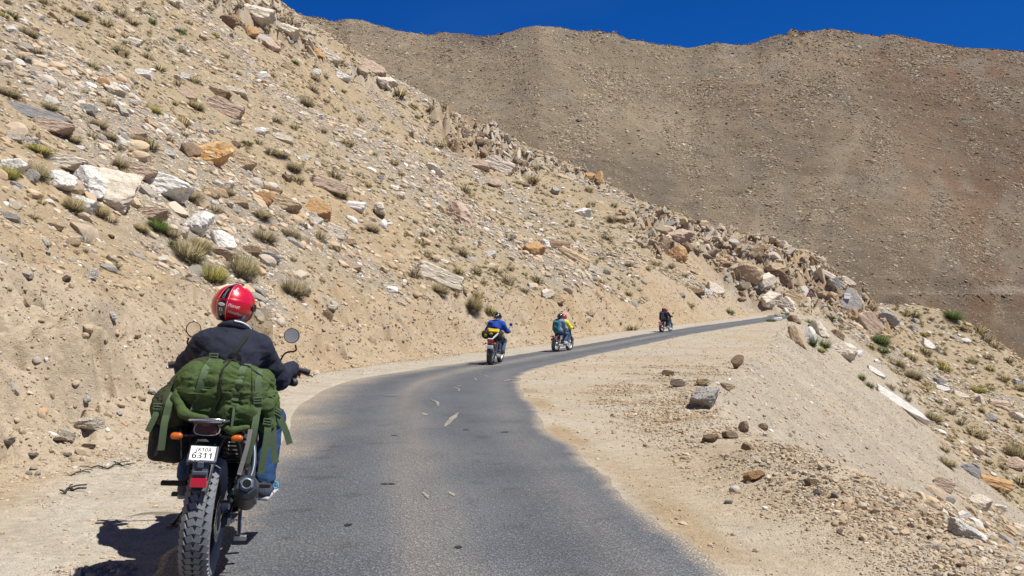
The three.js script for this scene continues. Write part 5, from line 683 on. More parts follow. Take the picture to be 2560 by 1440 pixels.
// ------------------------------------------------------------ the near motorcycle: a tall touring machine with knobbly tyres
const D2R = Math.PI / 180;
const near = placeMatrix(-1.685, 4.15, roadAt(-1.70, 4.17).h - 0.004, -13 * D2R, 4.2 * D2R);
{
  const b = thing('motorcycle', 'black touring motorcycle loaded with green bags, nearest one, by the dusty road edge', 'motorcycle', [0, 0, 0], 'motorcycles riding up the road'); rootAt(b, near);
  landmarks.push([b, 'the near motorcycle', 540, 1200]);
  const rw = wheel(b, 0.325, 0, 0.325, 0.146, { tread: true, disc: 0.12, spokes: 36, seg: 72 });
  wheel(b, 0.345, -1.44, 0.345, 0.095, { disc: 0.15, spokes: 36, seg: 48 });
  for (const s of [-1, 1]) part('swingarm', [bar(V(s * 0.105, 0.325, 0.03), V(s * 0.1, 0.36, -0.28), 0.02), bar(V(s * 0.1, 0.36, -0.28), V(s * 0.085, 0.41, -0.52), 0.024), mv(rbox(0.022, 0.06, 0.1), s * 0.105, 0.325, 0.02), mv(new THREE.CylinderGeometry(0.018, 0.018, 0.02, 6).rotateZ(Math.PI / 2), s * 0.123, 0.325, 0)], M.dark, b);
  // chain, sprocket, guard on the left
  { const ch = []; const rS = 0.092, rF = 0.035, z1 = -0.5, y0 = 0.325, y1 = 0.41; for (let i = 0; i < 44; i++) { const t = i / 43; for (const s of [1, -1]) ch.push(mv(new THREE.BoxGeometry(0.012, 0.012, 0.011), -0.088, lerp(y0 + s * rS, y1 + s * rF, t), lerp(0, z1, t))); } for (let i = 0; i < 20; i++) { const a = -Math.PI / 2 + Math.PI * i / 19; ch.push(mv(new THREE.BoxGeometry(0.012, 0.012, 0.011), -0.088, y0 + Math.sin(a) * rS, Math.cos(a) * rS, -a)); } part('chain', ch, M.steel, b); }
  part('sprocket', lathe([[0.03, -0.092], [0.09, -0.092], [0.09, -0.085], [0.03, -0.085]], 36).translate(0, 0.325, 0), M.dark, b);
  part('chain_guard', [mv(rbox(0.03, 0.012, 0.42), -0.1, 0.452, -0.24, 0.1), mv(rbox(0.006, 0.05, 0.4), -0.113, 0.435, -0.24, 0.1)], M.plastic, b);
  part('brake_caliper', [mv(rbox(0.045, 0.075, 0.06, 0.01), 0.092, 0.36, -0.11), mv(rbox(0.03, 0.03, 0.1, 0.008), 0.1, 0.34, -0.06), bar(V(0.1, 0.4, -0.12), V(0.11, 0.44, -0.2), 0.007)], M.alu, b);
  part('axle_adjuster', [mv(rbox(0.02, 0.045, 0.07, 0.006), 0.128, 0.325, 0.02), mv(new THREE.CylinderGeometry(0.016, 0.016, 0.03, 6).rotateZ(Math.PI / 2), 0.14, 0.325, 0)], M.alu, b);
  part('shock_absorber', [bar(V(0, 0.42, -0.3), V(0, 0.74, -0.4), 0.02), ...Array.from({ length: 9 }, (_, i) => mv(new THREE.TorusGeometry(0.034, 0.007, 6, 18).rotateX(Math.PI / 2), 0, 0.45 + i * 0.03, -0.31 - i * 0.0095, -0.3))], M.black, b);
  // frame tubes and subframe
  { const f = []; for (const s of [-1, 1]) f.push(tube([[s * 0.11, 0.42, -0.5], [s * 0.12, 0.7, -0.42], [s * 0.12, 0.8, -0.1], [s * 0.1, 0.82, 0.1]], 0.014, 20), tube([[s * 0.12, 0.5, -0.45], [s * 0.135, 0.66, -0.15], [s * 0.12, 0.79, 0.02]], 0.012, 16), tube([[s * 0.1, 0.35, -0.55], [s * 0.13, 0.25, -0.75], [s * 0.1, 0.55, -1.02], [s * 0.04, 0.95, -1.08]], 0.016, 24), tube([[s * 0.11, 0.74, -0.4], [s * 0.09, 0.86, -0.85], [s * 0.03, 0.98, -1.08]], 0.016, 16)); part('frame', f, M.frame, b); }
  part('engine', [mv(rbox(0.3, 0.22, 0.38, 0.05), 0, 0.36, -0.72), mv(rbox(0.17, 0.03, 0.2, 0.01), 0, 0.5, -0.8, -0.2), ...Array.from({ length: 7 }, (_, i) => mv(rbox(0.22, 0.008, 0.21, 0.003), 0, 0.5 + i * 0.024, -0.8 - i * 0.006, -0.2)), mv(rbox(0.16, 0.09, 0.18, 0.03), 0, 0.7, -0.84, -0.2), mv(new THREE.CylinderGeometry(0.1, 0.1, 0.06, 28).rotateZ(Math.PI / 2), 0.16, 0.38, -0.68), mv(new THREE.CylinderGeometry(0.09, 0.09, 0.06, 28).rotateZ(Math.PI / 2), -0.16, 0.36, -0.74)], M.dark, b);
  part('skid_plate', mv(rbox(0.24, 0.012, 0.42, 0.006), 0, 0.235, -0.76, 0.06), M.alu, b);
  part('fuel_tank', sdfMesh([[[0, 0.88, -0.72], [0, 0.96, -1.0], 0.12, 0.13], [[-0.05, 0.9, -0.85], [0.05, 0.9, -0.85], 0.14, 0.14]], 0.02, { k: 0.08 }), M.black, b);
  part('seat', sdfMesh([[[0, 0.79, -0.66], [0, 0.78, -0.36], 0.085, 0.1], [[-0.05, 0.79, -0.4], [0.05, 0.79, -0.4], 0.09, 0.09], [[0, 0.82, -0.3], [0, 0.845, 0.03], 0.08, 0.06], [[-0.05, 0.83, -0.2], [0.05, 0.83, -0.2], 0.07, 0.07]], 0.018, { k: 0.06 }), M.seat, b);
  for (const s of [-1, 1]) part('side_panel', mv(rbox(0.03, 0.16, 0.34, 0.014), s * 0.13, 0.66, -0.42, 0.2, s * 0.12), M.plastic, b);
  // luggage rack
  part('luggage_rack', [...[-1, 1].map(s => tube([[s * 0.11, 0.83, -0.22], [s * 0.13, 0.875, -0.1], [s * 0.125, 0.88, 0.14], [s * 0.07, 0.87, 0.21]], 0.009, 20)), tube([[-0.07, 0.87, 0.21], [0, 0.87, 0.225], [0.07, 0.87, 0.21]], 0.009, 12), bar(V(-0.125, 0.88, 0.02), V(0.125, 0.88, 0.02), 0.008), bar(V(-0.125, 0.88, 0.1), V(0.125, 0.88, 0.1), 0.008)], M.dark, b);
  part('grab_rail', tube([[-0.085, 0.885, 0.235], [-0.05, 0.89, 0.25], [0.05, 0.89, 0.25], [0.085, 0.885, 0.235]], 0.008, 16), M.steel, b);
  // tail: mudguard, light, plate, reflector, indicators
  { const P = [], I = [], U = []; const n = 14, w = 0.062; for (let i = 0; i <= n; i++) { const t = i / n, z = lerp(-0.02, 0.305, Math.pow(t, 0.8)), y = 0.80 - 0.26 * Math.pow(t, 1.7); for (const [x, dy] of [[-w, -0.035], [-w * 0.85, 0], [w * 0.85, 0], [w, -0.035]]) { P.push(x * lerp(1.25, 0.62, t), y + dy, z); U.push(0, 0); } if (i) for (let k = 0; k < 3; k++) { const a = (i - 1) * 4 + k; I.push(a, a + 4, a + 1, a + 1, a + 4, a + 5); } } const g = new THREE.BufferGeometry(); g.setAttribute('position', new THREE.Float32BufferAttribute(P, 3)); g.setAttribute('uv', new THREE.Float32BufferAttribute(U, 2)); g.setIndex(I); g.computeVertexNormals(); const m = M.plastic.clone(); m.side = THREE.DoubleSide; part('mudguard', g, m, b); }
  { const tl = new THREE.Group(); tl.name = 'tail_light'; tl.position.set(0.0, 0.835, 0.20); tl.rotation.x = -0.1; b.add(tl); const sh = new THREE.Shape(); sh.moveTo(-0.06, 0.012); sh.lineTo(-0.045, 0.028); sh.lineTo(0.045, 0.028); sh.lineTo(0.06, 0.012); sh.lineTo(0.055, -0.022); sh.lineTo(-0.055, -0.022); sh.closePath();
    part('housing', new THREE.ExtrudeGeometry(sh, { depth: 0.05, bevelSize: 0.004, bevelThickness: 0.004, bevelSegments: 2 }).translate(0, 0, -0.05), M.plastic, tl); part('lens', new THREE.ExtrudeGeometry(sh, { depth: 0.008, bevelSize: 0.003, bevelThickness: 0.003 }).scale(0.84, 0.8, 1).translate(0, 0, 0.002), M.lens, tl);
    part('bezel', tube([[-0.06, 0.012, 0.006], [-0.045, 0.028, 0.006], [0.045, 0.028, 0.006], [0.06, 0.012, 0.006], [0.055, -0.022, 0.006], [-0.055, -0.022, 0.006]], 0.0035, 60, 6, true), std([0.35, 0.32, 0.3], 0.5), tl); }
  { const np = new THREE.Group(); np.name = 'number_plate'; np.position.set(0, 0.716, 0.272); np.rotation.set(-0.62, 0, -0.02); b.add(np);
    const tx = canvasTex(512, 300, (g, w, h) => { g.fillStyle = '#f4f4f2'; g.fillRect(0, 0, w, h); g.fillStyle = '#101218'; g.textAlign = 'center'; g.textBaseline = 'middle'; g.font = 'bold 118px sans-serif'; g.fillText('JK10A', w / 2 + 6, 74); g.font = 'bold 176px sans-serif'; g.save(); g.translate(w / 2, 204); g.scale(1.12, 1); g.fillText('6311', 0, 0); g.restore(); });
    part('backing', rbox(0.138, 0.098, 0.01, 0.02), M.plastic, np); part('lettered_face', new THREE.PlaneGeometry(0.122, 0.076).translate(0, 0.004, 0.0075), new THREE.MeshStandardMaterial({ map: tx, roughness: 0.45 }), np); part('rim_strip', [mv(rbox(0.138, 0.016, 0.02, 0.006), 0, -0.043, 0.006), mv(rbox(0.014, 0.088, 0.016, 0.006), 0.066, 0, 0.004)], std([0.06, 0.07, 0.1], 0.35), np);
    part('screw', [mv(rbox(0.014, 0.008, 0.004, 0.002), -0.04, -0.043, 0.018), mv(rbox(0.014, 0.008, 0.004, 0.002), -0.018, -0.043, 0.018)], M.alu, np); }
  part('plate_bracket', [mv(rbox(0.075, 0.1, 0.012, 0.005), 0, 0.645, 0.3, -0.25), mv(rbox(0.03, 0.03, 0.02, 0.004), 0, 0.672, 0.312), mv(rbox(0.07, 0.02, 0.025, 0.005), 0, 0.632, 0.318)], std([0.07, 0.08, 0.1], 0.4), b);
  part('reflector', mv(rbox(0.078, 0.046, 0.014, 0.004), 0, 0.585, 0.327, -0.12), M.red, b);
  for (const s of [-1, 1]) { const g = new THREE.Group(); g.name = 'indicator'; g.position.set(s * 0.148, 0.79, 0.17); b.add(g); part('stalk', bar(V(-s * 0.09, 0.005, -0.03), V(0, 0, 0), 0.009), M.plastic, g); part('lamp', sdfMesh([[[-0.014, 0, 0.01], [0.012, 0, 0.01], 0.0185, 0.0185]], 0.006, { k: 0.01 }), M.amber, g); part('shell', sdfMesh([[[-0.013, 0, -0.008], [0.011, 0, -0.008], 0.02, 0.02]], 0.006, { k: 0.01 }), M.plastic, g); }
  // exhaust on the right
  { const a = V(0.215, 0.545, 0.16), c = V(0.175, 0.335, -0.33), dir = a.clone().sub(c).normalize(), g = new THREE.Group(); g.name = 'muffler'; b.add(g); const q = new THREE.Quaternion().setFromUnitVectors(V(0, 1, 0), dir), put = (geo, t) => { geo.applyMatrix4(new THREE.Matrix4().makeRotationFromQuaternion(q)); const p = c.clone().lerp(a, t); return geo.translate(p.x, p.y, p.z); };
    part('can', put(new THREE.LatheGeometry([[0.001, -0.235], [0.035, -0.235], [0.052, -0.2], [0.06, -0.16], [0.064, 0.0], [0.064, 0.17], [0.06, 0.178]].map(p => new THREE.Vector2(...p)), 32), 0.5), M.muffler, g);
    const oc = new THREE.CylinderGeometry(0.052, 0.068, 0.07, 8, 1); oc.rotateY(0.39); part('end_cap', put(oc, 0.96), std([0.035, 0.042, 0.055], 0.35), g);
    part('outlet', [put(new THREE.CylinderGeometry(0.036, 0.04, 0.012, 6).rotateY(0.2), 1.035), put(new THREE.TorusGeometry(0.024, 0.006, 8, 24).rotateX(Math.PI / 2), 1.055)], std([0.22, 0.25, 0.29], 0.35, { metalness: 0.5 }), g); part('bore', put(new THREE.CylinderGeometry(0.022, 0.022, 0.014, 20), 1.052), std([0.004, 0.004, 0.004], 1), g);
    part('exhaust_pipe', [tube([[0.175, 0.34, -0.32], [0.17, 0.3, -0.45], [0.15, 0.27, -0.65], [0.1, 0.33, -0.98], [0.06, 0.55, -1.0], [0.05, 0.68, -0.92]], 0.022, 40), tube([[0.2, 0.5, -0.1], [0.215, 0.58, -0.16], [0.195, 0.7, -0.24], [0.15, 0.78, -0.28]], 0.013, 18)], std([0.1, 0.12, 0.15], 0.4, { metalness: 0.6 }), b); part('heat_shield', mv(rbox(0.012, 0.1, 0.2, 0.006), 0.25, 0.47, -0.02, -0.42), std([0.12, 0.11, 0.1], 0.4), b); }
  for (const s of [-1, 1]) { part('pillion_footrest', [mv(rbox(0.14, 0.028, 0.036, 0.008), s * 0.235, 0.435, -0.36), bar(V(s * 0.13, 0.5, -0.36), V(s * 0.19, 0.435, -0.36), 0.012), mv(rbox(0.02, 0.1, 0.05, 0.006), s * 0.16, 0.48, -0.38)], s < 0 ? M.blackMatt : M.dark, b); part('rider_footrest', [mv(rbox(0.11, 0.024, 0.04, 0.006), s * 0.24, 0.305, -0.66), bar(V(s * 0.12, 0.33, -0.66), V(s * 0.2, 0.305, -0.66), 0.012)], M.dark, b); }
  part('brake_pedal', [bar(V(0.17, 0.3, -0.6), V(0.2, 0.29, -0.82), 0.01), mv(rbox(0.05, 0.014, 0.03, 0.004), 0.22, 0.29, -0.83)], M.alu, b);
  part('side_stand', [bar(V(-0.15, 0.3, -0.55), V(-0.19, 0.24, -0.2), 0.011), mv(rbox(0.06, 0.012, 0.05, 0.005), -0.19, 0.235, -0.18)], M.dark, b); part('centre_stand', [bar(V(0.13, 0.28, -0.5), V(0.16, 0.17, -0.25), 0.012), mv(rbox(0.07, 0.03, 0.03, 0.005), 0.17, 0.165, -0.22)], M.alu, b);
  // front
  for (const s of [-1, 1]) part('fork_leg', [bar(V(s * 0.1, 0.345, -1.44), V(s * 0.1, 0.62, -1.32), 0.028), bar(V(s * 0.1, 0.62, -1.32), V(s * 0.1, 1.02, -1.12), 0.02)], M.dark, b);
  part('triple_clamp', [mv(rbox(0.25, 0.04, 0.09, 0.015), 0, 1.0, -1.13), mv(rbox(0.25, 0.04, 0.09, 0.015), 0, 0.82, -1.22)], M.black, b);
  part('front_mudguard', (() => { const g = new THREE.CylinderGeometry(0.385, 0.385, 0.12, 24, 1, true, 0.3, 1.9); g.rotateZ(Math.PI / 2); g.rotateX(-0.7); return g.translate(0, 0.345, -1.44); })(), (() => { const m = M.black.clone(); m.side = THREE.DoubleSide; return m; })(), b);
  part('headlamp', [mv(new THREE.SphereGeometry(0.095, 28, 18), 0, 0.97, -1.25)], M.black, b);
  part('handlebar', [tube([[-0.43, 1.075, -1.02], [-0.3, 1.1, -1.05], [-0.12, 1.08, -1.1], [0, 1.05, -1.12], [0.12, 1.08, -1.1], [0.3, 1.1, -1.05], [0.43, 1.075, -1.02]], 0.011, 50)], M.dark, b);
  for (const s of [-1, 1]) {
    part('grip', [bar(V(s * 0.31, 1.097, -1.045), V(s * 0.425, 1.076, -1.02), 0.017), bar(V(s * 0.425, 1.076, -1.02), V(s * 0.455, 1.07, -1.013), 0.021, 0.019), ...Array.from({ length: 6 }, (_, i) => mv(new THREE.TorusGeometry(0.017, 0.0025, 5, 14).rotateY(Math.PI / 2), s * (0.33 + i * 0.016), 1.093 - i * 0.003, -1.041 + i * 0.0035))], M.rubber, b);
    part('lever', [tube([[s * 0.27, 1.085, -1.08], [s * 0.36, 1.065, -1.11], [s * 0.45, 1.045, -1.085], [s * 0.47, 1.045, -1.07]], 0.006, 16), mv(new THREE.SphereGeometry(0.009, 10, 8), s * 0.47, 1.045, -1.07)], M.alu, b);
    part('hand_guard', sdfMesh([[[s * 0.36, 1.0, -0.97], [s * 0.30, 1.01, -1.0], 0.028, 0.03]], 0.008), M.plastic, b);
    const m = new THREE.Group(); m.name = 'mirror'; b.add(m); const c = V(s * 0.315, 1.315, -1.0);
    part('stalk', tube([[s * 0.24, 1.1, -1.06], [s * 0.28, 1.19, -1.05], [c.x + s * 0.035, c.y - 0.1, c.z - 0.03], [c.x + s * 0.03, c.y - 0.062, c.z - 0.015]], 0.006, 20), M.black, m); part('shell', mv(new THREE.CylinderGeometry(0.052, 0.045, 0.022, 32).rotateX(Math.PI / 2), c.x, c.y, c.z - 0.012, 0.03, s > 0 ? 0.04 : -0.3), M.black, m); part('mirror_glass', mv(new THREE.CircleGeometry(0.047, 32), c.x, c.y, c.z + 0.0045, 0.03, s > 0 ? 0.04 : -0.3), M.mirror, m);
  }
  { const g = new THREE.CylinderGeometry(0.3, 0.34, 0.3, 20, 6, true, Math.PI - 0.58, 1.16); g.rotateX(0.42); g.translate(0.0, 1.24, -0.93); part('windscreen', g, M.smoke, b); }
  part('instrument_panel', [mv(rbox(0.2, 0.1, 0.05, 0.03), 0, 1.12, -1.17, -0.5)], M.plastic, b);
}
// ------------------------------------------------------------ its rider
const helmetTex = canvasTex(2048, 1024, (g, w, h) => {
  const X = deg => w / 2 + deg / 360 * w, Y = deg => h / 2 - deg / 180 * h;
  g.fillStyle = '#b3040f'; g.fillRect(0, 0, w, h);
  g.fillStyle = '#c20f2c'; g.fillRect(X(15), 0, X(150) - X(15), Y(10));
  g.fillStyle = '#07080c'; g.fillRect(X(-11), 0, X(11) - X(-11), h);
  g.fillStyle = '#b3040f'; g.fillRect(X(-13), Y(14.5), X(13) - X(-13), Y(10.5) - Y(14.5));
  g.fillStyle = '#d9c4c4'; for (const a of [-15, 14]) g.fillRect(X(a), 0, X(1.1) - X(0), Y(14.5)), g.fillRect(X(a), Y(10.5), X(1.1) - X(0), h);
  g.fillStyle = '#5c0208'; g.fillRect(0, Y(12.2), w, 5);
  g.fillStyle = '#e9eef0'; g.beginPath(); g.ellipse(X(0), Y(0), X(9.5) - X(0), 22, 0, 0, 7); g.fill(); g.fillStyle = '#30363c'; g.fillRect(X(-7), Y(0) - 8, X(14) - X(0), 5); g.fillRect(X(-7), Y(0) + 4, X(14) - X(0), 5);
  g.fillStyle = '#cfd6da'; g.textAlign = 'center'; g.textBaseline = 'middle'; g.font = 'bold 62px sans-serif'; g.fillText('ES', X(0), Y(-13)); g.font = 'bold 40px sans-serif'; g.fillText('B', X(0), Y(-27)); 
  g.save(); g.translate(X(-1), Y(32)); g.rotate(-Math.PI / 2); g.font = 'italic 58px serif'; g.fillStyle = '#9aa3aa'; g.fillText('Classic', 0, 0); g.restore();
  g.fillStyle = '#f6e9ea'; g.textAlign = 'left'; g.font = 'italic 62px sans-serif'; g.save(); g.translate(X(17), Y(1)); g.rotate(0.06); g.fillText('Planet', 0, 0); g.restore(); g.save(); g.translate(X(19), Y(-15)); g.rotate(0.1); g.font = 'italic 58px sans-serif'; g.fillText('Himalaya', 0, 0); g.restore();
  g.save(); g.translate(X(22), Y(36)); g.rotate(-1.0); g.font = 'italic bold 84px serif'; g.fillText('Rev', 0, 0); g.restore();
  g.fillStyle = '#9a8f86'; g.beginPath(); g.ellipse(X(72), Y(-27), 44, 60, -0.3, 0, 7); g.fill(); g.fillStyle = '#c9c2b8'; g.beginPath(); g.ellipse(X(72), Y(-27), 30, 44, -0.3, 0, 7); g.fill();
});
const redShell = new THREE.MeshPhysicalMaterial({ map: helmetTex, roughness: 0.3, clearcoat: 0.9, clearcoatRoughness: 0.06 });
const SEAT = { pelvis: [0, 0.92, -0.42], chest: [0.0, 1.16, -0.5], neck: [-0.015, 1.335, -0.58], head: [-0.035, 1.475, -0.65], shL: [-0.165, 1.235, -0.55], shR: [0.14, 1.235, -0.55], elL: [-0.285, 1.08, -0.73], elR: [0.265, 1.04, -0.73], haL: [-0.36, 1.115, -0.965], haR: [0.355, 1.11, -0.965], hipL: [-0.11, 0.87, -0.42], hipR: [0.11, 0.87, -0.42], knL: [-0.21, 0.76, -0.86], knR: [0.245, 0.76, -0.86], anL: [-0.205, 0.4, -0.62], anR: [0.25, 0.4, -0.62], toL: [-0.22, 0.345, -0.79], toR: [0.275, 0.345, -0.79] };
{
  const shoeM = cloth([0.07, 0.075, 0.12]);
  const p = person(near, 'person in navy jacket and glossy red helmet riding the near loaded motorcycle', SEAT, { cell: 0.014, clothCell: 0.0085, handCell: 0.0035, wrinkle: 0.0125, soft: 0.035, shR: 0.08, sole: std([0.4, 0.4, 0.4], 0.7), jacket: M.navy, trousers: M.bluePant, shoe: shoeM, thick: 1.0, hYaw: -21 * D2R, hPitch: -0.05, hRoll: -0.1, hR: 0.132, helmet: { mat: redShell, visor: M.smoke, nf: 96, ne: 56, label: 'glossy red helmet with a black stripe and white handwriting' }, group: 'people riding the motorcycles', handDir: { L: V(0.0, -0.3, -1).normalize(), R: V(0.0, -0.3, -1).normalize() } });
  landmarks.push([p, 'the rider in the red helmet', 577, 800]);
  part('collar', tube([[-0.09, 1.345, -0.56], [-0.04, 1.37, -0.50], [0.04, 1.365, -0.50], [0.085, 1.34, -0.57], [0.04, 1.33, -0.66], [-0.07, 1.33, -0.65]], 0.024, 40, 8, true), M.navy, p);
  part('hood_piping', tube([[0.0, 1.395, -0.474], [0.05, 1.385, -0.483], [0.095, 1.35, -0.53], [0.115, 1.3, -0.55]], 0.006, 24), std([0.6, 0.62, 0.66], 0.5), p);
  { const onBack = (x, y) => { const q = [x, y, 0]; let z = 0; for (; z > -0.7; z -= 0.004) { q[2] = z; if (p.jacketField(q) < 0.006) break; } return [x, y, z + 0.006]; }; part('bag_strap', strap([[0.085, 1.31], [0.06, 1.26], [0.03, 1.2], [0, 1.14], [-0.03, 1.08], [-0.05, 1.02]].map(([x, y]) => onBack(x, y)), 0.026, 0.005, V(0, 0.25, 1).normalize()), M.bag, p); }
  part('shoelace', tube([[0.3, 0.385, -0.7], [0.325, 0.38, -0.69], [0.33, 0.355, -0.68], [0.31, 0.345, -0.69]], 0.004, 24, 6, true), std([0.02, 0.35, 0.6], 0.6), p);
}
// ------------------------------------------------------------ its luggage
{
  const gx = x => 0.014 * Math.exp(-(((x + 0.075) / 0.022) ** 2)) + 0.013 * Math.exp(-(((x - 0.125) / 0.022) ** 2)) + 0.01 * Math.exp(-(((x - 0.03) / 0.01) ** 2));
  // creases gather towards the straps and run round the roll
  const fold = (p, s) => { const a = Math.atan2(p[1] - 1.03, p[2] - 0.02), g = 0.5 + 0.5 * Math.cos(p[0] * 31 + 2.3), n = noise(p[0] * 9 + s, a * 3.2, p[2] * 5), m = noise(p[0] * 8 + a * 1.4 + s, a * 11, p[2] * 4), k = noise(p[0] * 20, p[1] * 42 + p[0] * 14, p[2] * 26 + s); return 0.010 * n + 0.014 * Math.abs(m) * (0.5 + g) + 0.009 * Math.abs(k) - 0.010; };
  const F = {};
  const bag = (name, label, mat, f, lo, hi, c = 0.0075) => { const q = [0, 0, 0], field = p => { let d = f(p); if (Math.abs(d) < 0.05) d += fold(p, lo[0] * 10); return d; }, g = boxUV(surfaceNets((x, y, z) => { q[0] = x; q[1] = y; q[2] = z; return field(q); }, lo, hi, c)); const m = new THREE.Mesh(g, mat); m.castShadow = m.receiveShadow = true; m.name = numbered(name); tag(m, label, 'bag', 'bags tied on the near motorcycle'); rootAt(m, near); scene.add(m); F[m.name] = field; m.field = field; return m; };
  const main = bag('backpack', 'big green trekking backpack strapped across the tail of the near motorcycle', M.green, p => {
    let d = cap(p, [-0.075, 1.04, 0.02], [0.14, 1.025, 0.02], 0.135, 0.128) + gx(p[0]);
    d = smin(d, ell(p, [0.045, 1.08, 0.03], [0.175, 0.1, 0.125]) + gx(p[0]), 0.03);              // lid
    d = smin(d, ell(p, [0.225, 1.0, 0.0], [0.075, 0.135, 0.14]), 0.012);                              // end of the roll
    d = smin(d, ell(p, [0.285, 0.94, 0.03], [0.05, 0.105, 0.1]), 0.01);                               // side pocket
    d = smin(d, ell(p, [0.24, 1.06, -0.02], [0.06, 0.075, 0.1]), 0.01);
    d = smin(d, rb(p, [0.145, 0.905, 0.1], [0.1, 0.055, 0.06], 0.045), 0.01);                         // lower pocket
    d = smin(d, ell(p, [0.29, 0.86, 0.07], [0.045, 0.05, 0.06]), 0.012);
    return smin(d, ell(p, [-0.02, 0.93, 0.07], [0.13, 0.06, 0.07]), 0.012); }, [-0.27, 0.76, -0.22], [0.38, 1.24, 0.25]);
  landmarks.push([main, 'the green backpack', 560, 970]);
  const W = M.web, axis = V(0, 1.03, 0.01);
  // a point on a bag's surface, looking from outside towards its middle at x, at an angle above the horizontal
  const onBag = (o, x, a, lift = 0.003, c = axis) => { const dy = Math.sin(a), dz = Math.cos(a), q = [x, 0, 0]; let t = 0.36; for (; t > 0.02; t -= 0.003) { q[1] = c.y + dy * t; q[2] = c.z + dz * t; if (o.field(q) < 0) break; } return V(x, c.y + dy * (t + lift), c.z + dz * (t + lift)); };
  const round = (o, x0, x1, a0, a1, w, n = 9, c = axis) => { const P = []; for (let i = 0; i <= n; i++) P.push(onBag(o, lerp(x0, x1, i / n), lerp(a0, a1, i / n), 0.004, c)); part('strap', strap(P, w, 0.004, p => V(0, p.y - c.y, p.z - c.z).normalize(), 36), W, o); return P; };
  const zf = V(0, 0.25, 1).normalize(), hang = (o, pts, w) => part('strap', strap(pts, w, 0.004, zf, 24), W, o);
  const buckle = (o, p, r = 0, s = 1) => part('buckle', [mv(rbox(0.046 * s, 0.008, 0.009, 0.003), p.x, p.y + 0.014, p.z, 0, 0, r), mv(rbox(0.046 * s, 0.008, 0.009, 0.003), p.x, p.y, p.z, 0, 0, r), mv(rbox(0.046 * s, 0.008, 0.009, 0.003), p.x, p.y - 0.014, p.z, 0, 0, r), mv(rbox(0.008, 0.038, 0.008, 0.003), p.x - 0.02 * s, p.y, p.z, 0, 0, r), mv(rbox(0.008, 0.038, 0.008, 0.003), p.x + 0.02 * s, p.y, p.z, 0, 0, r)], W, o);
  const s1 = round(main, -0.02, -0.085, 1.7, -0.75, 0.036), s2 = round(main, 0.15, 0.115, 1.7, -0.35, 0.036); buckle(main, s1[1].clone().add(V(0, 0.012, 0))); part('buckle', mv(rbox(0.04, 0.012, 0.012, 0.003), s2[8].x, s2[8].y, s2[8].z + 0.004, -0.2), M.dark, main);
  { const P = []; for (let i = 0; i <= 10; i++) P.push(onBag(main, lerp(0.06, 0.03, i / 10) + 0.012 * Math.sin(i), lerp(1.6, -0.7, i / 10), 0.003)); part('cord', tube(P, 0.0055, 40), M.bag, main); const Q = []; for (let i = 0; i <= 8; i++) Q.push(onBag(main, lerp(0.03, 0.24, i / 8), 1.15 + 0.25 * Math.sin(i / 8 * 3.14) - i * 0.05, 0.004)); part('cord', tube(Q, 0.005, 36), M.bag, main); const S = []; for (let i = 0; i <= 8; i++) S.push(onBag(main, 0.19 - 0.01 * Math.cos(i * 0.5), lerp(1.2, -0.6, i / 8), 0.001)); part('seam', tube(S, 0.004, 36), M.olive, main); }
  const s3 = round(main, 0.215, 0.235, 1.25, -0.5, 0.034); buckle(main, s3[8].clone().add(V(0, 0, 0.006)), 0.1);
  hang(main, [s3[9], V(0.232, 0.86, 0.178), V(0.222, 0.76, 0.18), V(0.205, 0.66, 0.172)], 0.034); hang(main, [[0.285, 0.9, 0.115], [0.295, 0.83, 0.13], [0.29, 0.72, 0.135], [0.28, 0.6, 0.135]], 0.036); hang(main, [[0.31, 0.9, 0.1], [0.322, 0.82, 0.108], [0.33, 0.74, 0.11], [0.35, 0.655, 0.108]], 0.034); hang(main, [[0.325, 0.93, 0.085], [0.352, 0.89, 0.092], [0.388, 0.82, 0.09], [0.412, 0.755, 0.085]], 0.034);
  buckle(main, V(0.29, 0.875, 0.128), -0.1); buckle(main, V(0.335, 0.925, 0.094), -0.5);
  part('carry_handle', strap([[0.055, 1.155, -0.01], [0.057, 1.21, 0.0], [0.095, 1.212, 0.0], [0.105, 1.155, -0.01]], 0.024, 0.008, V(0, 0, 1)), M.bag, main);
  part('hip_belt', sdfMesh([[[-0.165, 1.07, 0.05], [-0.18, 0.98, 0.115], 0.02, 0.024], [[-0.18, 0.98, 0.115], [-0.13, 0.905, 0.16], 0.025, 0.024], [[-0.13, 0.905, 0.16], [-0.02, 0.88, 0.17], 0.024, 0.02]], 0.007, { k: 0.02, wrinkle: 0.006, freq: 2 }), M.green, main); part('hip_belt', sdfMesh([[[0.05, 0.855, 0.17], [0.12, 0.83, 0.18], 0.014, 0.018], [[0.12, 0.83, 0.18], [0.2, 0.845, 0.16], 0.018, 0.014]], 0.006, { k: 0.02, wrinkle: 0.006, freq: 2 }), M.green, main);
  part('zip_pull', [strap([[0.118, 0.955, 0.172], [0.12, 0.9, 0.19], [0.116, 0.83, 0.195]], 0.011, 0.004, V(0, 0, 1)), mv(rbox(0.03, 0.012, 0.012, 0.003), 0.118, 0.962, 0.17)], W, main);
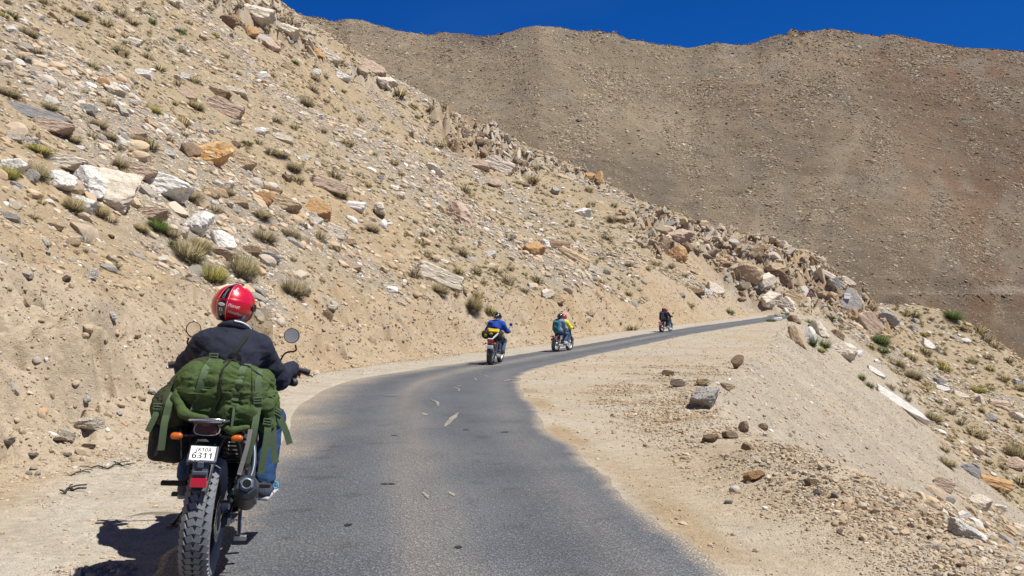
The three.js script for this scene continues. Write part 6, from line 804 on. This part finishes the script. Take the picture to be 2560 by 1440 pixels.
  { const tx = canvasTex(64, 256, (g, w, h) => { g.fillStyle = '#aaa49e'; g.fillRect(0, 0, w, h); g.fillStyle = '#202020'; for (let y = 20; y < 230; y += 9 + ((y * 7) % 11)) g.fillRect(6, y, 52, 4 + ((y * 5) % 5)); }); part('baggage_tag', strap([[0.212, 0.84, 0.186], [0.205, 0.76, 0.19], [0.19, 0.68, 0.19], [0.175, 0.6, 0.185]], 0.022, 0.002, V(0, 0, 1)), new THREE.MeshStandardMaterial({ color: rgb(0.26, 0.25, 0.235), roughness: 0.6 }), main); const pm = new THREE.Mesh(new THREE.PlaneGeometry(0.021, 0.07), new THREE.MeshStandardMaterial({ map: tx, roughness: 0.6 })); pm.name = 'tag_print'; pm.position.set(0.182, 0.638, 0.1895); pm.rotation.set(0.04, 0, -0.19); main.add(pm); }
  const sack = bag('kit_bag', 'darker olive kit bag bulging out on the left of the green backpack', M.olive, p => smin(cap(p, [-0.2, 0.93, -0.02], [-0.09, 1.065, -0.09], 0.105, 0.115), ell(p, [-0.205, 0.9, 0.0], [0.105, 0.11, 0.14]), 0.04), [-0.36, 0.74, -0.26], [0.06, 1.24, 0.2]);
  const ax2 = V(0, 0.95, -0.02), k1 = round(sack, -0.185, -0.215, 1.0, -0.35, 0.034, 8, ax2); hang(sack, [k1[8], V(-0.218, 0.85, 0.155), V(-0.22, 0.78, 0.158), V(-0.222, 0.71, 0.155)], 0.034); hang(sack, [[-0.262, 0.93, 0.115], [-0.272, 0.88, 0.128], [-0.3, 0.8, 0.128]], 0.03); buckle(sack, V(-0.262, 0.93, 0.124), 0, 1.1); part('ring', mv(new THREE.TorusGeometry(0.015, 0.004, 8, 20), k1[0].x, k1[0].y, k1[0].z + 0.01), M.steel, sack);
  bag('saddlebag', 'black saddlebag hanging low on the left side of the near motorcycle', M.bag, p => rb(p, [-0.215, 0.735, -0.04], [0.085, 0.1, 0.15], 0.04), [-0.36, 0.58, -0.24], [-0.08, 0.9, 0.18], 0.011);
}
// ------------------------------------------------------------ the three roadsters ahead
function roadster(mat, label, o) {
  const b = thing('motorcycle', label, 'motorcycle', [0, 0, 0], 'motorcycles riding up the road'); rootAt(b, mat);
  const paint = o.paint, R = 0.325;
  wheel(b, R, 0, R, 0.115, { rimMat: M.chrome, drum: 0.085, spokes: 24, seg: 32 }); wheel(b, R, -1.38, R, 0.095, { rimMat: M.chrome, drum: 0.08, spokes: 24, seg: 32 });
  const fender = (z, w, a0, a1) => { const g = new THREE.CylinderGeometry(R + 0.035, R + 0.035, w, 24, 3, true, a0, a1 - a0), p = g.attributes.position; for (let i = 0; i < p.count; i++) { const y = p.getY(i) / (w / 2), k = 1 - 0.09 * y * y; p.setX(i, p.getX(i) * k); p.setZ(i, p.getZ(i) * k); } g.rotateZ(Math.PI / 2); g.translate(0, R, z); g.computeVertexNormals(); return g; };
  const pm = paint.clone(); pm.side = THREE.DoubleSide;
  part('mudguard', fender(0, 0.17, -1.0 , 1.75), pm, b); part('mudguard', fender(-1.38, 0.13, -1.3, 1.2).rotateX(0), o.frontFender ?? pm, b);
  part('fuel_tank', sdfMesh([[[0, 0.82, -0.66], [0, 0.86, -0.98], 0.1, 0.12], [[-0.05, 0.83, -0.85], [0.05, 0.83, -0.85], 0.12, 0.12]], 0.024, { k: 0.07 }), paint, b);
  part('seat', sdfMesh([[[-0.05, 0.77, -0.5], [0.05, 0.77, -0.5], 0.075, 0.075], [[-0.05, 0.78, -0.12], [0.05, 0.78, -0.12], 0.06, 0.06], [[0, 0.76, -0.6], [0, 0.79, -0.06], 0.07, 0.065]], 0.024, { k: 0.06 }), M.seat, b);
  for (const s of [-1, 1]) {
    part('shock_absorber', [bar(V(s * 0.135, 0.37, -0.02), V(s * 0.135, 0.66, -0.1), 0.026), bar(V(s * 0.135, 0.56, -0.07), V(s * 0.135, 0.7, -0.11), 0.034)], s > 0 ? M.chrome : M.black, b);
    part('fork_leg', [bar(V(s * 0.09, R, -1.38), V(s * 0.09, 0.66, -1.24), 0.028), bar(V(s * 0.09, 0.66, -1.24), V(s * 0.09, 0.95, -1.12), 0.03)], M.black, b);
    part('toolbox', mv(rbox(0.07, 0.2, 0.26, 0.04), s * 0.15, 0.57, -0.42), paint, b);
    part('swingarm', [bar(V(s * 0.1, R, 0.02), V(s * 0.09, 0.4, -0.5), 0.02)], M.black, b);
    part('footrest', [bar(V(s * 0.1, 0.33, -0.62), V(s * 0.29, 0.32, -0.62), 0.016), bar(V(s * 0.12, 0.4, -0.3), V(s * 0.28, 0.4, -0.3), 0.016)], M.black, b);
    part('grip', bar(V(s * 0.27, 1.02, -0.9), V(s * 0.39, 1.0, -0.83), 0.018), M.rubber, b);
    const m = new THREE.Group(); m.name = 'mirror'; b.add(m); part('stalk', tube([[s * 0.24, 1.03, -0.95], [s * 0.31, 1.12, -0.97], [s * 0.36, 1.2, -0.95]], 0.006, 12), M.black, m); part('shell', mv(new THREE.CylinderGeometry(0.055, 0.045, 0.025, 20).rotateX(Math.PI / 2), s * 0.37, 1.24, -0.95), o.mirrorMat ?? M.black, m); part('mirror_glass', mv(new THREE.CircleGeometry(0.049, 20), s * 0.37, 1.24, -0.936, 0.05, -s * 0.15), M.mirror, m);
    const g = new THREE.Group(); g.name = 'indicator'; b.add(g); part('stalk', bar(V(s * 0.06, 0.66, 0.24), V(s * 0.14, 0.655, 0.25), 0.008), M.chrome, g); part('lamp', mv(new THREE.SphereGeometry(0.032, 14, 10), s * 0.15, 0.655, 0.26), o.lampMat ?? M.amber, g);
  }
  part('handlebar', tube([[-0.38, 1.0, -0.83], [-0.26, 1.02, -0.9], [-0.12, 0.98, -1.04], [0.12, 0.98, -1.04], [0.26, 1.02, -0.9], [0.38, 1.0, -0.83]], 0.012, 40), M.chrome, b);
  part('headlamp', [mv(new THREE.SphereGeometry(0.1, 20, 14), 0, 0.9, -1.22)], M.black, b);
  part('engine', [mv(rbox(0.26, 0.24, 0.34, 0.06), 0, 0.38, -0.7), ...Array.from({ length: 8 }, (_, i) => mv(rbox(0.2, 0.008, 0.2, 0.003), 0, 0.5 + i * 0.022, -0.78, -0.1)), mv(rbox(0.15, 0.08, 0.16, 0.03), 0, 0.7, -0.79)], M.alu, b);
  part('frame', [bar(V(0, 0.9, -1.08), V(0, 0.36, -0.92), 0.02), bar(V(-0.08, 0.72, -0.6), V(-0.08, 0.35, -0.52), 0.018), bar(V(0.08, 0.72, -0.6), V(0.08, 0.35, -0.52), 0.018), bar(V(0.1, 0.72, -0.5), V(0.1, 0.68, 0.05), 0.014), bar(V(-0.1, 0.72, -0.5), V(-0.1, 0.68, 0.05), 0.014)], M.frame, b);
  { const ex = new THREE.Group(); ex.name = 'exhaust'; b.add(ex); part('pipe', tube([[0.06, 0.62, -0.9], [0.1, 0.45, -1.0], [0.13, 0.28, -0.9], [0.15, 0.25, -0.6], [0.16, 0.27, -0.3]], 0.02, 30), M.chrome, ex); part('silencer', [bar(V(0.165, 0.265, -0.38), V(0.18, 0.3, 0.05), 0.05, 0.052, 20), bar(V(0.18, 0.3, 0.05), V(0.186, 0.314, 0.2), 0.052, 0.032, 20)], M.chrome, ex); part('bore', bar(V(0.1855, 0.3135, 0.19), V(0.187, 0.316, 0.203), 0.022), M.black, ex); }
  // leg guards in front of the engine
  if (o.guards) part('crash_guard', [-1, 1].map(s => tube([[s * 0.06, 0.7, -1.02], [s * 0.3, 0.66, -1.0], [s * 0.34, 0.45, -0.98], [s * 0.25, 0.3, -0.94], [s * 0.05, 0.3, -0.9]], 0.014, 24)), M.chrome, b);
  { const tl = new THREE.Group(); tl.name = 'tail_light'; b.add(tl);
    if (o.tail === 'wide') { const sh = new THREE.Shape(); sh.moveTo(-0.085, 0.045); sh.lineTo(0.085, 0.045); sh.quadraticCurveTo(0.09, -0.03, 0.035, -0.065); sh.lineTo(-0.035, -0.065); sh.quadraticCurveTo(-0.09, -0.03, -0.085, 0.045); part('lens', new THREE.ExtrudeGeometry(sh, { depth: 0.03, bevelSize: 0.008, bevelThickness: 0.01, bevelSegments: 3 }).translate(0, 0.73, 0.27), M.red, tl); part('chrome_hood', mv(rbox(0.16, 0.035, 0.09, 0.015), 0, 0.8, 0.26), M.white, tl); }
    else { part('lens', mv(new THREE.CylinderGeometry(0.05, 0.055, 0.04, 24).rotateX(Math.PI / 2), 0, 0.655, 0.36), M.red, tl); part('housing', mv(new THREE.CylinderGeometry(0.058, 0.06, 0.05, 24).rotateX(Math.PI / 2), 0, 0.655, 0.325), M.chrome, tl); } }
  { const np = new THREE.Group(); np.name = 'number_plate'; np.position.set(0, o.tail === 'wide' ? 0.56 : 0.53, o.tail === 'wide' ? 0.35 : 0.365); np.rotation.x = -0.12; b.add(np); part('plate', rbox(0.2, 0.1, 0.008, 0.004), o.plate ?? M.white, np); part('lettering', [mv(rbox(0.13, 0.02, 0.003, 0.001), 0, 0.016, 0.004), mv(rbox(0.15, 0.026, 0.003, 0.001), 0, -0.02, 0.004)].slice(0, o.plate ? 1 : 2), o.plate ? M.red : std([0.45, 0.45, 0.46], 0.6), np); part('bracket', mv(rbox(0.1, 0.12, 0.02, 0.005), 0, 0.05, -0.03), M.black, np); if (o.tail !== 'wide') part('reflector', mv(rbox(0.06, 0.04, 0.012, 0.004), 0, -0.085, 0), M.red, np); }
  return b;
}
function onRoad(x, d, heading, lean) { const q = roadAt(x, d); const f = roadAt(x + Math.sin(heading) * 1.4, d + Math.cos(heading) * 1.4); return placeMatrix(x, d, q.h + 0.0 - 0.006, heading, lean, Math.atan2(f.h - q.h, 1.4)); }
const POSE = { pelvis: [0, 0.88, -0.46], chest: [0, 1.14, -0.5], neck: [0, 1.32, -0.54], head: [0, 1.455, -0.58], shL: [-0.18, 1.25, -0.52], shR: [0.18, 1.25, -0.52], elL: [-0.32, 1.04, -0.63], elR: [0.32, 1.04, -0.63], haL: [-0.34, 1.045, -0.82], haR: [0.34, 1.045, -0.82], hipL: [-0.1, 0.83, -0.46], hipR: [0.1, 0.83, -0.46], knL: [-0.2, 0.72, -0.86], knR: [0.2, 0.72, -0.86], anL: [-0.22, 0.4, -0.62], anR: [0.22, 0.4, -0.62], toL: [-0.23, 0.355, -0.78], toR: [0.23, 0.355, -0.78] };
const PILLION = { pelvis: [0, 0.9, -0.14], chest: [0, 1.16, -0.19], neck: [0, 1.34, -0.22], head: [-0.02, 1.475, -0.25], shL: [-0.18, 1.27, -0.2], shR: [0.18, 1.27, -0.2], elL: [-0.25, 1.02, -0.26], elR: [0.25, 1.02, -0.26], haL: [-0.18, 0.93, -0.48], haR: [0.18, 0.93, -0.48], hipL: [-0.12, 0.86, -0.14], hipR: [0.12, 0.86, -0.14], knL: [-0.25, 0.75, -0.52], knR: [0.25, 0.75, -0.52], anL: [-0.24, 0.47, -0.3], anR: [0.24, 0.47, -0.3], toL: [-0.26, 0.42, -0.46], toR: [0.26, 0.42, -0.46] };
const gloss = (c, o = {}) => new THREE.MeshPhysicalMaterial({ color: rgb(...c), roughness: 0.3, clearcoat: 0.8, clearcoatRoughness: 0.08, ...o });
const denim = cloth([0.045, 0.095, 0.17]), denim2 = cloth([0.03, 0.07, 0.16]), farOpt = { cell: 0.022, clothCell: 0.0155, handCell: 0.007, wrinkle: 0.009, group: 'people riding the motorcycles' };
function soft(name, label, mat, root, f, lo, hi, c = 0.014, wr = 0.008) { const q = [0, 0, 0], g = boxUV(surfaceNets((x, y, z) => { q[0] = x; q[1] = y; q[2] = z; let d = f(q); if (Math.abs(d) < 0.04) d += wr * noise(x * 13, y * 13, z * 13); return d; }, lo, hi, c)); const m = new THREE.Mesh(g, mat); m.castShadow = m.receiveShadow = true; m.name = numbered(name); tag(m, label, name === 'backpack' ? 'backpack' : 'bag'); rootAt(m, root); scene.add(m); return m; }
const handsDown = { L: V(0.3, -0.35, -1).normalize(), R: V(-0.3, -0.35, -1).normalize() };
// second machine: rider in a blue jacket with a black and yellow duffel bag behind
{
  const m = onRoad(-0.64, 23.3, 11 * D2R, 3 * D2R), black = gloss([0.012, 0.012, 0.014]);
  roadster(m, 'black motorcycle with a wide red tail light and white plate, ridden in a blue jacket', { paint: black, tail: 'wide', frontFender: gloss([0.012, 0.012, 0.014], { side: THREE.DoubleSide }), mirrorMat: gloss([0.12, 0.3, 0.6]) });
  const tx = canvasTex(512, 256, (g, w, h) => { g.fillStyle = '#0b0c0f'; g.fillRect(0, 0, w, h); g.fillStyle = '#e9e9e7'; g.fillRect(0, h * 0.60, w, h * 0.14); g.fillStyle = '#0b0c0f'; for (const u of [0.38, 0.5, 0.62]) g.fillRect(w * u - 14, h * 0.60, 16, h * 0.05); g.fillStyle = '#8e959b'; g.fillRect(w * 0.455, h * 0.37, 22, 26); g.fillRect(w * 0.515, h * 0.36, 26, 18); });
  const p = person(m, 'person in bright blue jacket and black and white helmet riding alone ahead', POSE, { ...farOpt, jacket: cloth([0.006, 0.06, 0.36]), trousers: denim, shoe: cloth([0.02, 0.035, 0.02]), sole: M.white, gloves: M.glove, hYaw: 0.06, helmet: { mat: new THREE.MeshPhysicalMaterial({ map: tx, roughness: 0.3, clearcoat: 0.8 }), visor: M.smoke } });
  landmarks.push([p, 'the blue-jacketed rider', 1238, 845]);
  const bag = soft('duffel_bag', 'black and yellow duffel bag strapped behind the blue-jacketed rider', M.bag, m, q => smin(cap(q, [-0.22, 0.92, -0.06], [0.2, 0.94, -0.04], 0.145, 0.135), ell(q, [0.2, 0.88, 0.0], [0.12, 0.14, 0.13]), 0.04), [-0.44, 0.7, -0.28], [0.42, 1.16, 0.2]);
  const yel = cloth([0.62, 0.42, 0.02]), yg = cloth([0.38, 0.36, 0.04]);
  part('yellow_flap', sdfMesh([[[-0.14, 1.075, -0.03], [0.16, 1.055, -0.02], 0.045, 0.04], [[-0.1, 1.03, 0.06], [0.15, 1.02, 0.06], 0.03, 0.03], [[0.15, 1.05, -0.02], [0.2, 0.99, 0.06], 0.04, 0.03]], 0.012, { k: 0.06, wrinkle: 0.006 }), yel, bag); part('yellow_patch', [mv(new THREE.SphereGeometry(0.055, 16, 12).scale(1, 1.1, 0.35), -0.2, 0.9, 0.075), mv(new THREE.SphereGeometry(0.05, 16, 12).scale(1.2, 0.7, 0.35), -0.03, 0.95, 0.093)], yg, bag);
  part('strap', strap([[-0.11, 1.07, 0.02], [-0.11, 0.98, 0.09], [-0.11, 0.88, 0.09], [-0.1, 0.78, 0.02]], 0.03, 0.005, V(0, 0.2, 1)), M.bag, bag); part('carry_loop', tube([[-0.33, 1.03, -0.05], [-0.38, 0.97, 0.0], [-0.38, 0.85, 0.02], [-0.34, 0.8, 0.0]], 0.01, 20), yg, bag); part('white_roll', bar(V(0.06, 0.82, 0.16), V(0.2, 0.97, 0.08), 0.028, 0.03), M.white, bag); part('camouflage_pouch', mv(new THREE.SphereGeometry(0.1, 20, 14).scale(0.9, 0.9, 0.8), 0.29, 0.88, -0.02), cloth([0.16, 0.15, 0.09]), bag);
}
// third machine: rider in yellow, passenger in denim with a teal rucksack
{
  const m = onRoad(1.86, 32.2, 28.5 * D2R, 4 * D2R);
  roadster(m, 'dark teal motorcycle with a round red tail light carrying a yellow-jacketed rider and passenger', { paint: gloss([0.008, 0.05, 0.07]), tail: 'round', plate: std([0.2, 0.1, 0.03], 0.6), lampMat: M.red, guards: true });
  const p = person(m, 'person in bright yellow jacket and red helmet steering the teal motorcycle', POSE, { ...farOpt, jacket: cloth([0.78, 0.68, 0.005]), trousers: denim2, shoe: cloth([0.3, 0.3, 0.3]), gloves: M.glove, hYaw: -0.1, helmet: { mat: gloss([0.42, 0.012, 0.05]) } });
  landmarks.push([p, 'the yellow-jacketed rider', 1415, 815]);
  person(m, 'person in pale denim jacket and black helmet sitting behind the yellow-jacketed rider', PILLION, { ...farOpt, jacket: cloth([0.20, 0.29, 0.40]), trousers: denim, shoe: cloth([0.55, 0.57, 0.62]), hYaw: 0.05, handDir: handsDown, helmet: { mat: gloss([0.012, 0.012, 0.013]) } });
  const b = soft('backpack', 'teal rucksack worn by the passenger in the denim jacket', cloth([0.012, 0.15, 0.185]), m, q => smin(rb(q, [-0.03, 1.08, 0.07], [0.15, 0.23, 0.1], 0.09), ell(q, [-0.03, 0.99, 0.16], [0.12, 0.13, 0.06]), 0.04), [-0.24, 0.8, -0.1], [0.2, 1.36, 0.28]);
  part('patch', mv(new THREE.SphereGeometry(0.06, 16, 12).scale(1, 1.1, 0.3), -0.06, 1.06, 0.19), cloth([0.3, 0.03, 0.015]), b); part('lid', sdfMesh([[[-0.12, 1.27, 0.03], [0.06, 1.27, 0.03], 0.065, 0.065]], 0.012, { k: 0.03 }), cloth([0.03, 0.06, 0.13]), b); for (const s of [-1, 1]) part('strap', strap([[s * 0.09 - 0.03, 1.3, 0.06], [s * 0.1 - 0.03, 1.2, 0.16], [s * 0.11 - 0.03, 1.05, 0.18], [s * 0.11 - 0.03, 0.92, 0.17]], 0.025, 0.005), cloth([0.02, 0.03, 0.06]), b);
}
// fourth machine, farthest up the road
{
  const m = onRoad(10.05, 51.0, 35 * D2R, 2 * D2R);
  roadster(m, 'maroon motorcycle with chrome silencer carrying two people, farthest up the road', { paint: gloss([0.06, 0.006, 0.008]), tail: 'round', lampMat: M.red, guards: true, frontFender: M.white });
  landmarks.push([person(m, 'person in dark jacket and red helmet steering the farthest motorcycle', POSE, { ...farOpt, jacket: cloth([0.016, 0.022, 0.035]), trousers: denim2, shoe: cloth([0.06, 0.06, 0.06]), gloves: M.glove, hYaw: -0.1, helmet: { mat: gloss([0.5, 0.01, 0.02]) } }), 'the farthest motorcycle', 1668, 800]);
  person(m, 'person in black coat and black helmet sitting behind the dark-jacketed rider', PILLION, { ...farOpt, jacket: cloth([0.02, 0.021, 0.032]), trousers: cloth([0.012, 0.012, 0.015]), shoe: cloth([0.03, 0.02, 0.02]), hYaw: 0.1, handDir: handsDown, helmet: { mat: gloss([0.012, 0.012, 0.013]) } });
  const b = soft('backpack', 'dark rucksack on the back of the black-coated passenger', cloth([0.022, 0.023, 0.04]), m, q => smin(rb(q, [-0.02, 1.05, 0.06], [0.15, 0.27, 0.1], 0.08), ell(q, [-0.02, 0.98, 0.14], [0.12, 0.16, 0.06]), 0.04), [-0.24, 0.7, -0.1], [0.2, 1.4, 0.26], 0.018);
  part('lid', sdfMesh([[[-0.12, 1.29, 0.03], [0.08, 1.29, 0.03], 0.065, 0.065]], 0.016, { k: 0.03 }), cloth([0.07, 0.016, 0.02]), b); part('strap', strap([[0.06, 1.3, 0.1], [0.06, 1.1, 0.19], [0.06, 0.85, 0.17]], 0.02, 0.005), std([0.5, 0.5, 0.52], 0.6), b);
}
// ------------------------------------------------------------ signs
{
  const p = hit(2029, 786) ?? V(30.7, 1.9, -78), t = thing('warning_sign', 'triangular red-edged warning sign showing a left bend on a black and white striped post', 'road sign', [p.x, p.y - 0.05, p.z]); landmarks.push([t, 'the triangular warning sign', 2028, 750]);
  const k = -p.z / FPX, H = 62 * k, W = 24.5 * k, post = []; t.rotation.z = 0.012; t.rotation.y = -0.2;
  for (let i = 0; i < 8; i++) part('post_band', bar(V(0, H * 0.74 * i / 8, 0), V(0, H * 0.74 * (i + 1) / 8, 0), 0.045), i % 2 ? M.blackMatt : std([0.6, 0.56, 0.52], 0.7), t);
  const tri = (s, y0) => { const h = s * 0.866, q = new THREE.Shape(); q.moveTo(-s / 2, 0); q.lineTo(s / 2, 0); q.lineTo(0, h); q.closePath(); return q; };
  part('plate', new THREE.ExtrudeGeometry(tri(W), { depth: 0.012, bevelSize: 0.01, bevelThickness: 0.004 }).translate(0, H * 0.735, 0.035), std([0.19, 0.012, 0.02], 0.5), t);
  part('panel', new THREE.ExtrudeGeometry(tri(W * 0.68), { depth: 0.004, bevelEnabled: false }).translate(0, H * 0.735 + W * 0.085, 0.05), std([0.5, 0.42, 0.48], 0.6), t);
  { const y = H * 0.735 + W * 0.13; part('bend_arrow', [tube([[W * 0.17, y, 0.058], [W * 0.14, y + W * 0.1, 0.058], [W * 0.04, y + W * 0.14, 0.058], [-W * 0.1, y + W * 0.13, 0.058]], W * 0.035, 16, 6).translate(0, 0, 0), mv(new THREE.ConeGeometry(W * 0.08, W * 0.12, 4).rotateZ(Math.PI / 2).scale(1, 1, 0.1), -W * 0.12, y + W * 0.1, 0.058, 0, 0, 0.5)], M.blackMatt, t); }
}
{ // the painted notices: small boards of paint on the rock
  const notice = (name, label, X, Y, w, h, bg, draw, rot, back) => { const [ra, rb2] = ray(X, Y), rc = new THREE.Raycaster(V(0, EYE, 0), V(ra, rb2, -1).normalize()); rocks.forEach(q => q.mesh.updateMatrixWorld()); const hitR = rc.intersectObjects(rocks.map(q => q.mesh), false)[0], p0 = hitR ? hitR.point : hit(X, Y); if (!p0) return; const d = -p0.z - back, k = d / FPX, c = at(X, Y, d), tx = canvasTex(256, 224, (g, W, H) => { g.fillStyle = bg; g.fillRect(0, 0, W, H); draw(g, W, H); }); const t = thing(name, label, 'notice', [c.x, c.y, c.z]); t.rotation.set(-0.15, -0.1, rot); part('slab', rbox(w * k, h * k, 0.5, 0.012).translate(0, 0, -0.22), std([0.75, 0.74, 0.7], 0.8), t); part('painted_face', new THREE.PlaneGeometry(w * k * 0.97, h * k * 0.97).translate(0, 0, 0.0325), new THREE.MeshStandardMaterial({ map: tx, roughness: 0.8 }), t); };
  notice('rock_notice', 'white notice with dark lettering painted on the grey crag', 2118, 740, 15, 14, '#f1f0ea', (g, W, H) => { g.fillStyle = '#4a4e55'; g.textAlign = 'center'; g.font = 'bold 62px sans-serif'; g.fillText('HIMANK', W * 0.46, H * 0.46); }, -0.1, 0.22);
  notice('rock_notice', 'small cream plate with two dark lines painted on the squarish boulder', 1932, 757, 11, 9, '#d8cfae', (g, W, H) => { g.fillStyle = '#55503e'; g.fillRect(W * 0.2, H * 0.28, W * 0.6, H * 0.1); g.fillRect(W * 0.05, H * 0.9, W * 0.9, H * 0.1); }, -0.02, 0.2);
}
// ------------------------------------------------------------ small things on the ground
{ // sand caught in cracks and hollows of the asphalt
  const road = scene.getObjectByName('road'), sandM = std([0.52, 0.47, 0.39], 0.95), darkM = std([0.07, 0.073, 0.08], 0.9);
  const roadY = (x, d) => { const q = roadAt(x, d); return q.h + 0.008 * noise(x / 1.5, d / 1.5, 82) - 0.012 * (q.v / q.w) ** 2; };
  const flat = (px, w0, seed, mat, name) => { // a ragged flake lying along a line of pixels
    const r = rng(seed), L = px.map(([X, Y]) => { const [a, b] = ray(X, Y), d = -EYE / b; return [a * d, d]; }), P = [], I = [], n = 14;
    const at2 = t => { const s = t * (L.length - 1), k = Math.min(L.length - 2, Math.floor(s)), f = s - k; return [lerp(L[k][0], L[k + 1][0], f), lerp(L[k][1], L[k + 1][1], f)]; };
    for (let i = 0; i <= n; i++) { const t = i / n, p = at2(t), q = at2(Math.min(1, t + 0.05)), o = at2(Math.max(0, t - 0.05)), dx = q[0] - o[0], dd = q[1] - o[1], l = Math.hypot(dx, dd) || 1, w = w0 * (0.25 + Math.sin(Math.PI * clamp(t * 0.94 + 0.03))) * (0.65 + 0.7 * r()); for (const s of [-1, 1]) { const x = p[0] - dd / l * w * s, d = p[1] + dx / l * w * s; P.push(x, roadY(x, d) + 0.005, -d); } if (i) { const a = (i - 1) * 2; I.push(a, a + 1, a + 2, a + 1, a + 3, a + 2, a, a + 2, a + 1, a + 1, a + 2, a + 3); } }
    const g = new THREE.BufferGeometry(); g.setAttribute('position', new THREE.Float32BufferAttribute(P, 3)); g.setIndex(I); const nn = new Float32Array(P.length); for (let i = 1; i < nn.length; i += 3) nn[i] = 1; g.setAttribute('normal', new THREE.BufferAttribute(nn, 3)); part(name, g, mat, road); };
  [[[[1112, 1066], [1128, 1048], [1146, 1031]], 0.035], [[[1076, 998], [1094, 1006], [1096, 1016]], 0.02], [[[1056, 1032], [1066, 1038]], 0.03], [[[1132, 966], [1148, 972], [1146, 978]], 0.016], [[[1138, 966], [1156, 962]], 0.012], [[[1180, 950], [1200, 947]], 0.014], [[[1186, 944], [1192, 952]], 0.012], [[[1196, 934], [1212, 940], [1226, 943]], 0.014], [[[1196, 926], [1218, 930], [1232, 933]], 0.012], [[[1210, 938], [1228, 946]], 0.012], [[[1258, 952], [1280, 948], [1306, 946]], 0.05], [[[1056, 1232], [1066, 1240], [1070, 1248]], 0.014], [[[1122, 1230], [1136, 1242]], 0.014], [[[960, 991], [1000, 991]], 0.012]].forEach(([p, w], i) => flat(p, w, 900 + i, i === 13 ? darkM : sandM, 'sand_streak'));
  for (const [X, Y, w] of [[1146, 1370, 0.022], [1262, 1080, 0.02], [1165, 1075, 0.016], [870, 1314, 0.03], [960, 1212, 0.02], [978, 1212, 0.018], [985, 1090, 0.012]]) flat([[X - 9, Y], [X, Y - 1], [X + 9, Y]], w, X, darkM, 'tar_spot');
}
{ // dead twigs on the dusty verge
  const twig = (label, pts, r0) => { const P = pts.map(([X, Y, up]) => { const p = hit(X, Y); return p ? V(p.x, p.y + (up ?? 0.01), p.z) : null; }).filter(Boolean), r = rng(pts[0][0]), gs = [tube(P, r0, 24, 5)]; for (let i = 0; i < 6; i++) { const p = P[Math.floor(r() * P.length)], q = p.clone().add(V((r() - 0.5) * 0.24, 0.01 + 0.02 * r(), (r() - 0.5) * 0.14)); gs.push(tube([p, p.clone().lerp(q, 0.5).add(V(0, 0.008, 0)), q], r0 * 0.6, 8, 4)); } const o = new THREE.Mesh(merge(gs), std([0.03, 0.027, 0.024], 0.9)); o.castShadow = o.receiveShadow = true; o.name = numbered('dead_twig'); scene.add(o); tag(o, label, 'twig', 'dead twigs on the dusty verge'); };
  twig('longest branching dead twig on the dusty verge left of the near motorcycle', [[228, 1172, 0.01], [245, 1170, 0.02], [268, 1174, 0.012], [290, 1166, 0.02], [308, 1167, 0.01]], 0.007);
  twig('thin straight dead twig lying beside the longest dead twig', [[176, 1190, 0.005], [200, 1184, 0.02], [226, 1182, 0.005]], 0.005);
  twig('short dark dead twig nearest to the shadow of the near motorcycle', [[162, 1236, 0.005], [172, 1226, 0.02], [184, 1228, 0.01]], 0.01);
  twig('small dead twig on the verge close behind the black saddlebag', [[380, 1120, 0.005], [392, 1126, 0.02], [404, 1130, 0.005]], 0.006);
}
// ------------------------------------------------------------ the labels of the many stones and shrubs: told by look and by the nearest thing one can find
{
  const marks = landmarks.map(([o, p, X, Y]) => ({ o, p, X, Y }));
  const where = (dx, dy) => { const a = Math.atan2(dy, dx) * 180 / Math.PI; return a > -22 && a <= 22 ? 'right of' : a > 22 && a <= 67 ? 'below and right of' : a > 67 && a <= 113 ? 'below' : a > 113 && a <= 158 ? 'below and left of' : a > 158 || a <= -158 ? 'left of' : a > -158 && a <= -113 ? 'above and left of' : a > -113 && a <= -67 ? 'above' : 'above and right of'; };
  const ord = ['', 'second nearest ', 'third nearest ', 'fourth nearest ', 'fifth nearest ', 'sixth nearest ', 'seventh nearest ', 'eighth nearest ', 'ninth nearest ', 'tenth nearest '];
  const todo = [];
  for (const q of rocks) if (!q.label) { const sh = q.w / q.h > 2.1 ? 'flat' : q.h > q.w * 1.05 ? 'upright' : ''; todo.push({ q, look: [q.px > 44 ? 'large' : q.px > 27 ? '' : 'small', sh, COLOURWORD[q.col], q.mesh.userData.category === 'stone' ? 'stone' : 'rock'].filter(Boolean).join(' ') }); }
  for (const q of plants) if (!q.label) todo.push({ q, look: (q.px > 34 ? 'large ' : q.px > 22 ? '' : 'small ') + PLANTWORD[q.type] });
  const groups = {};
  for (const t of todo) {
    let best = null, bd = 1e9; for (const m of marks) { if (m.o === t.q.mesh) continue; const s = Math.hypot(m.X - t.q.X, (m.Y - t.q.Y) * 1.2); if (s < bd) { bd = s; best = m; } }
    t.bd = bd; t.key = t.look + '|' + where(t.q.X - best.X, t.q.Y - best.Y) + '|' + best.p; (groups[t.key] ??= []).push(t);
  }
  for (const k in groups) { const [look, w, p] = k.split('|'); groups[k].sort((a, b) => a.bd - b.bd).forEach((t, i) => { t.q.mesh.userData.label = groups[k].length > 1 ? `${i ? ord[Math.min(i, 9)] : 'nearest '}${look} ${w} ${p}` : `${look} ${w} ${p}`; }); }
  for (const q of rocks) q.mesh.userData.group = q.mesh.userData.category === 'stone' ? 'stones lying on the slopes' : 'boulders lying on the slopes';
  for (const q of plants) q.mesh.userData.group = q.mesh.userData.category === 'shrub' ? 'desert shrubs on the slopes' : 'grass tufts on the slopes';
}
for (const q of [...rocks, ...plants]) if (q.mesh.userData.label.split(/\s+/).length > 16) q.mesh.userData.label = q.mesh.userData.label.replace('below and left of', 'below-left of').replace('below and right of', 'below-right of').replace('above and left of', 'above-left of').replace('above and right of', 'above-right of');
renderer.render(scene, camera);
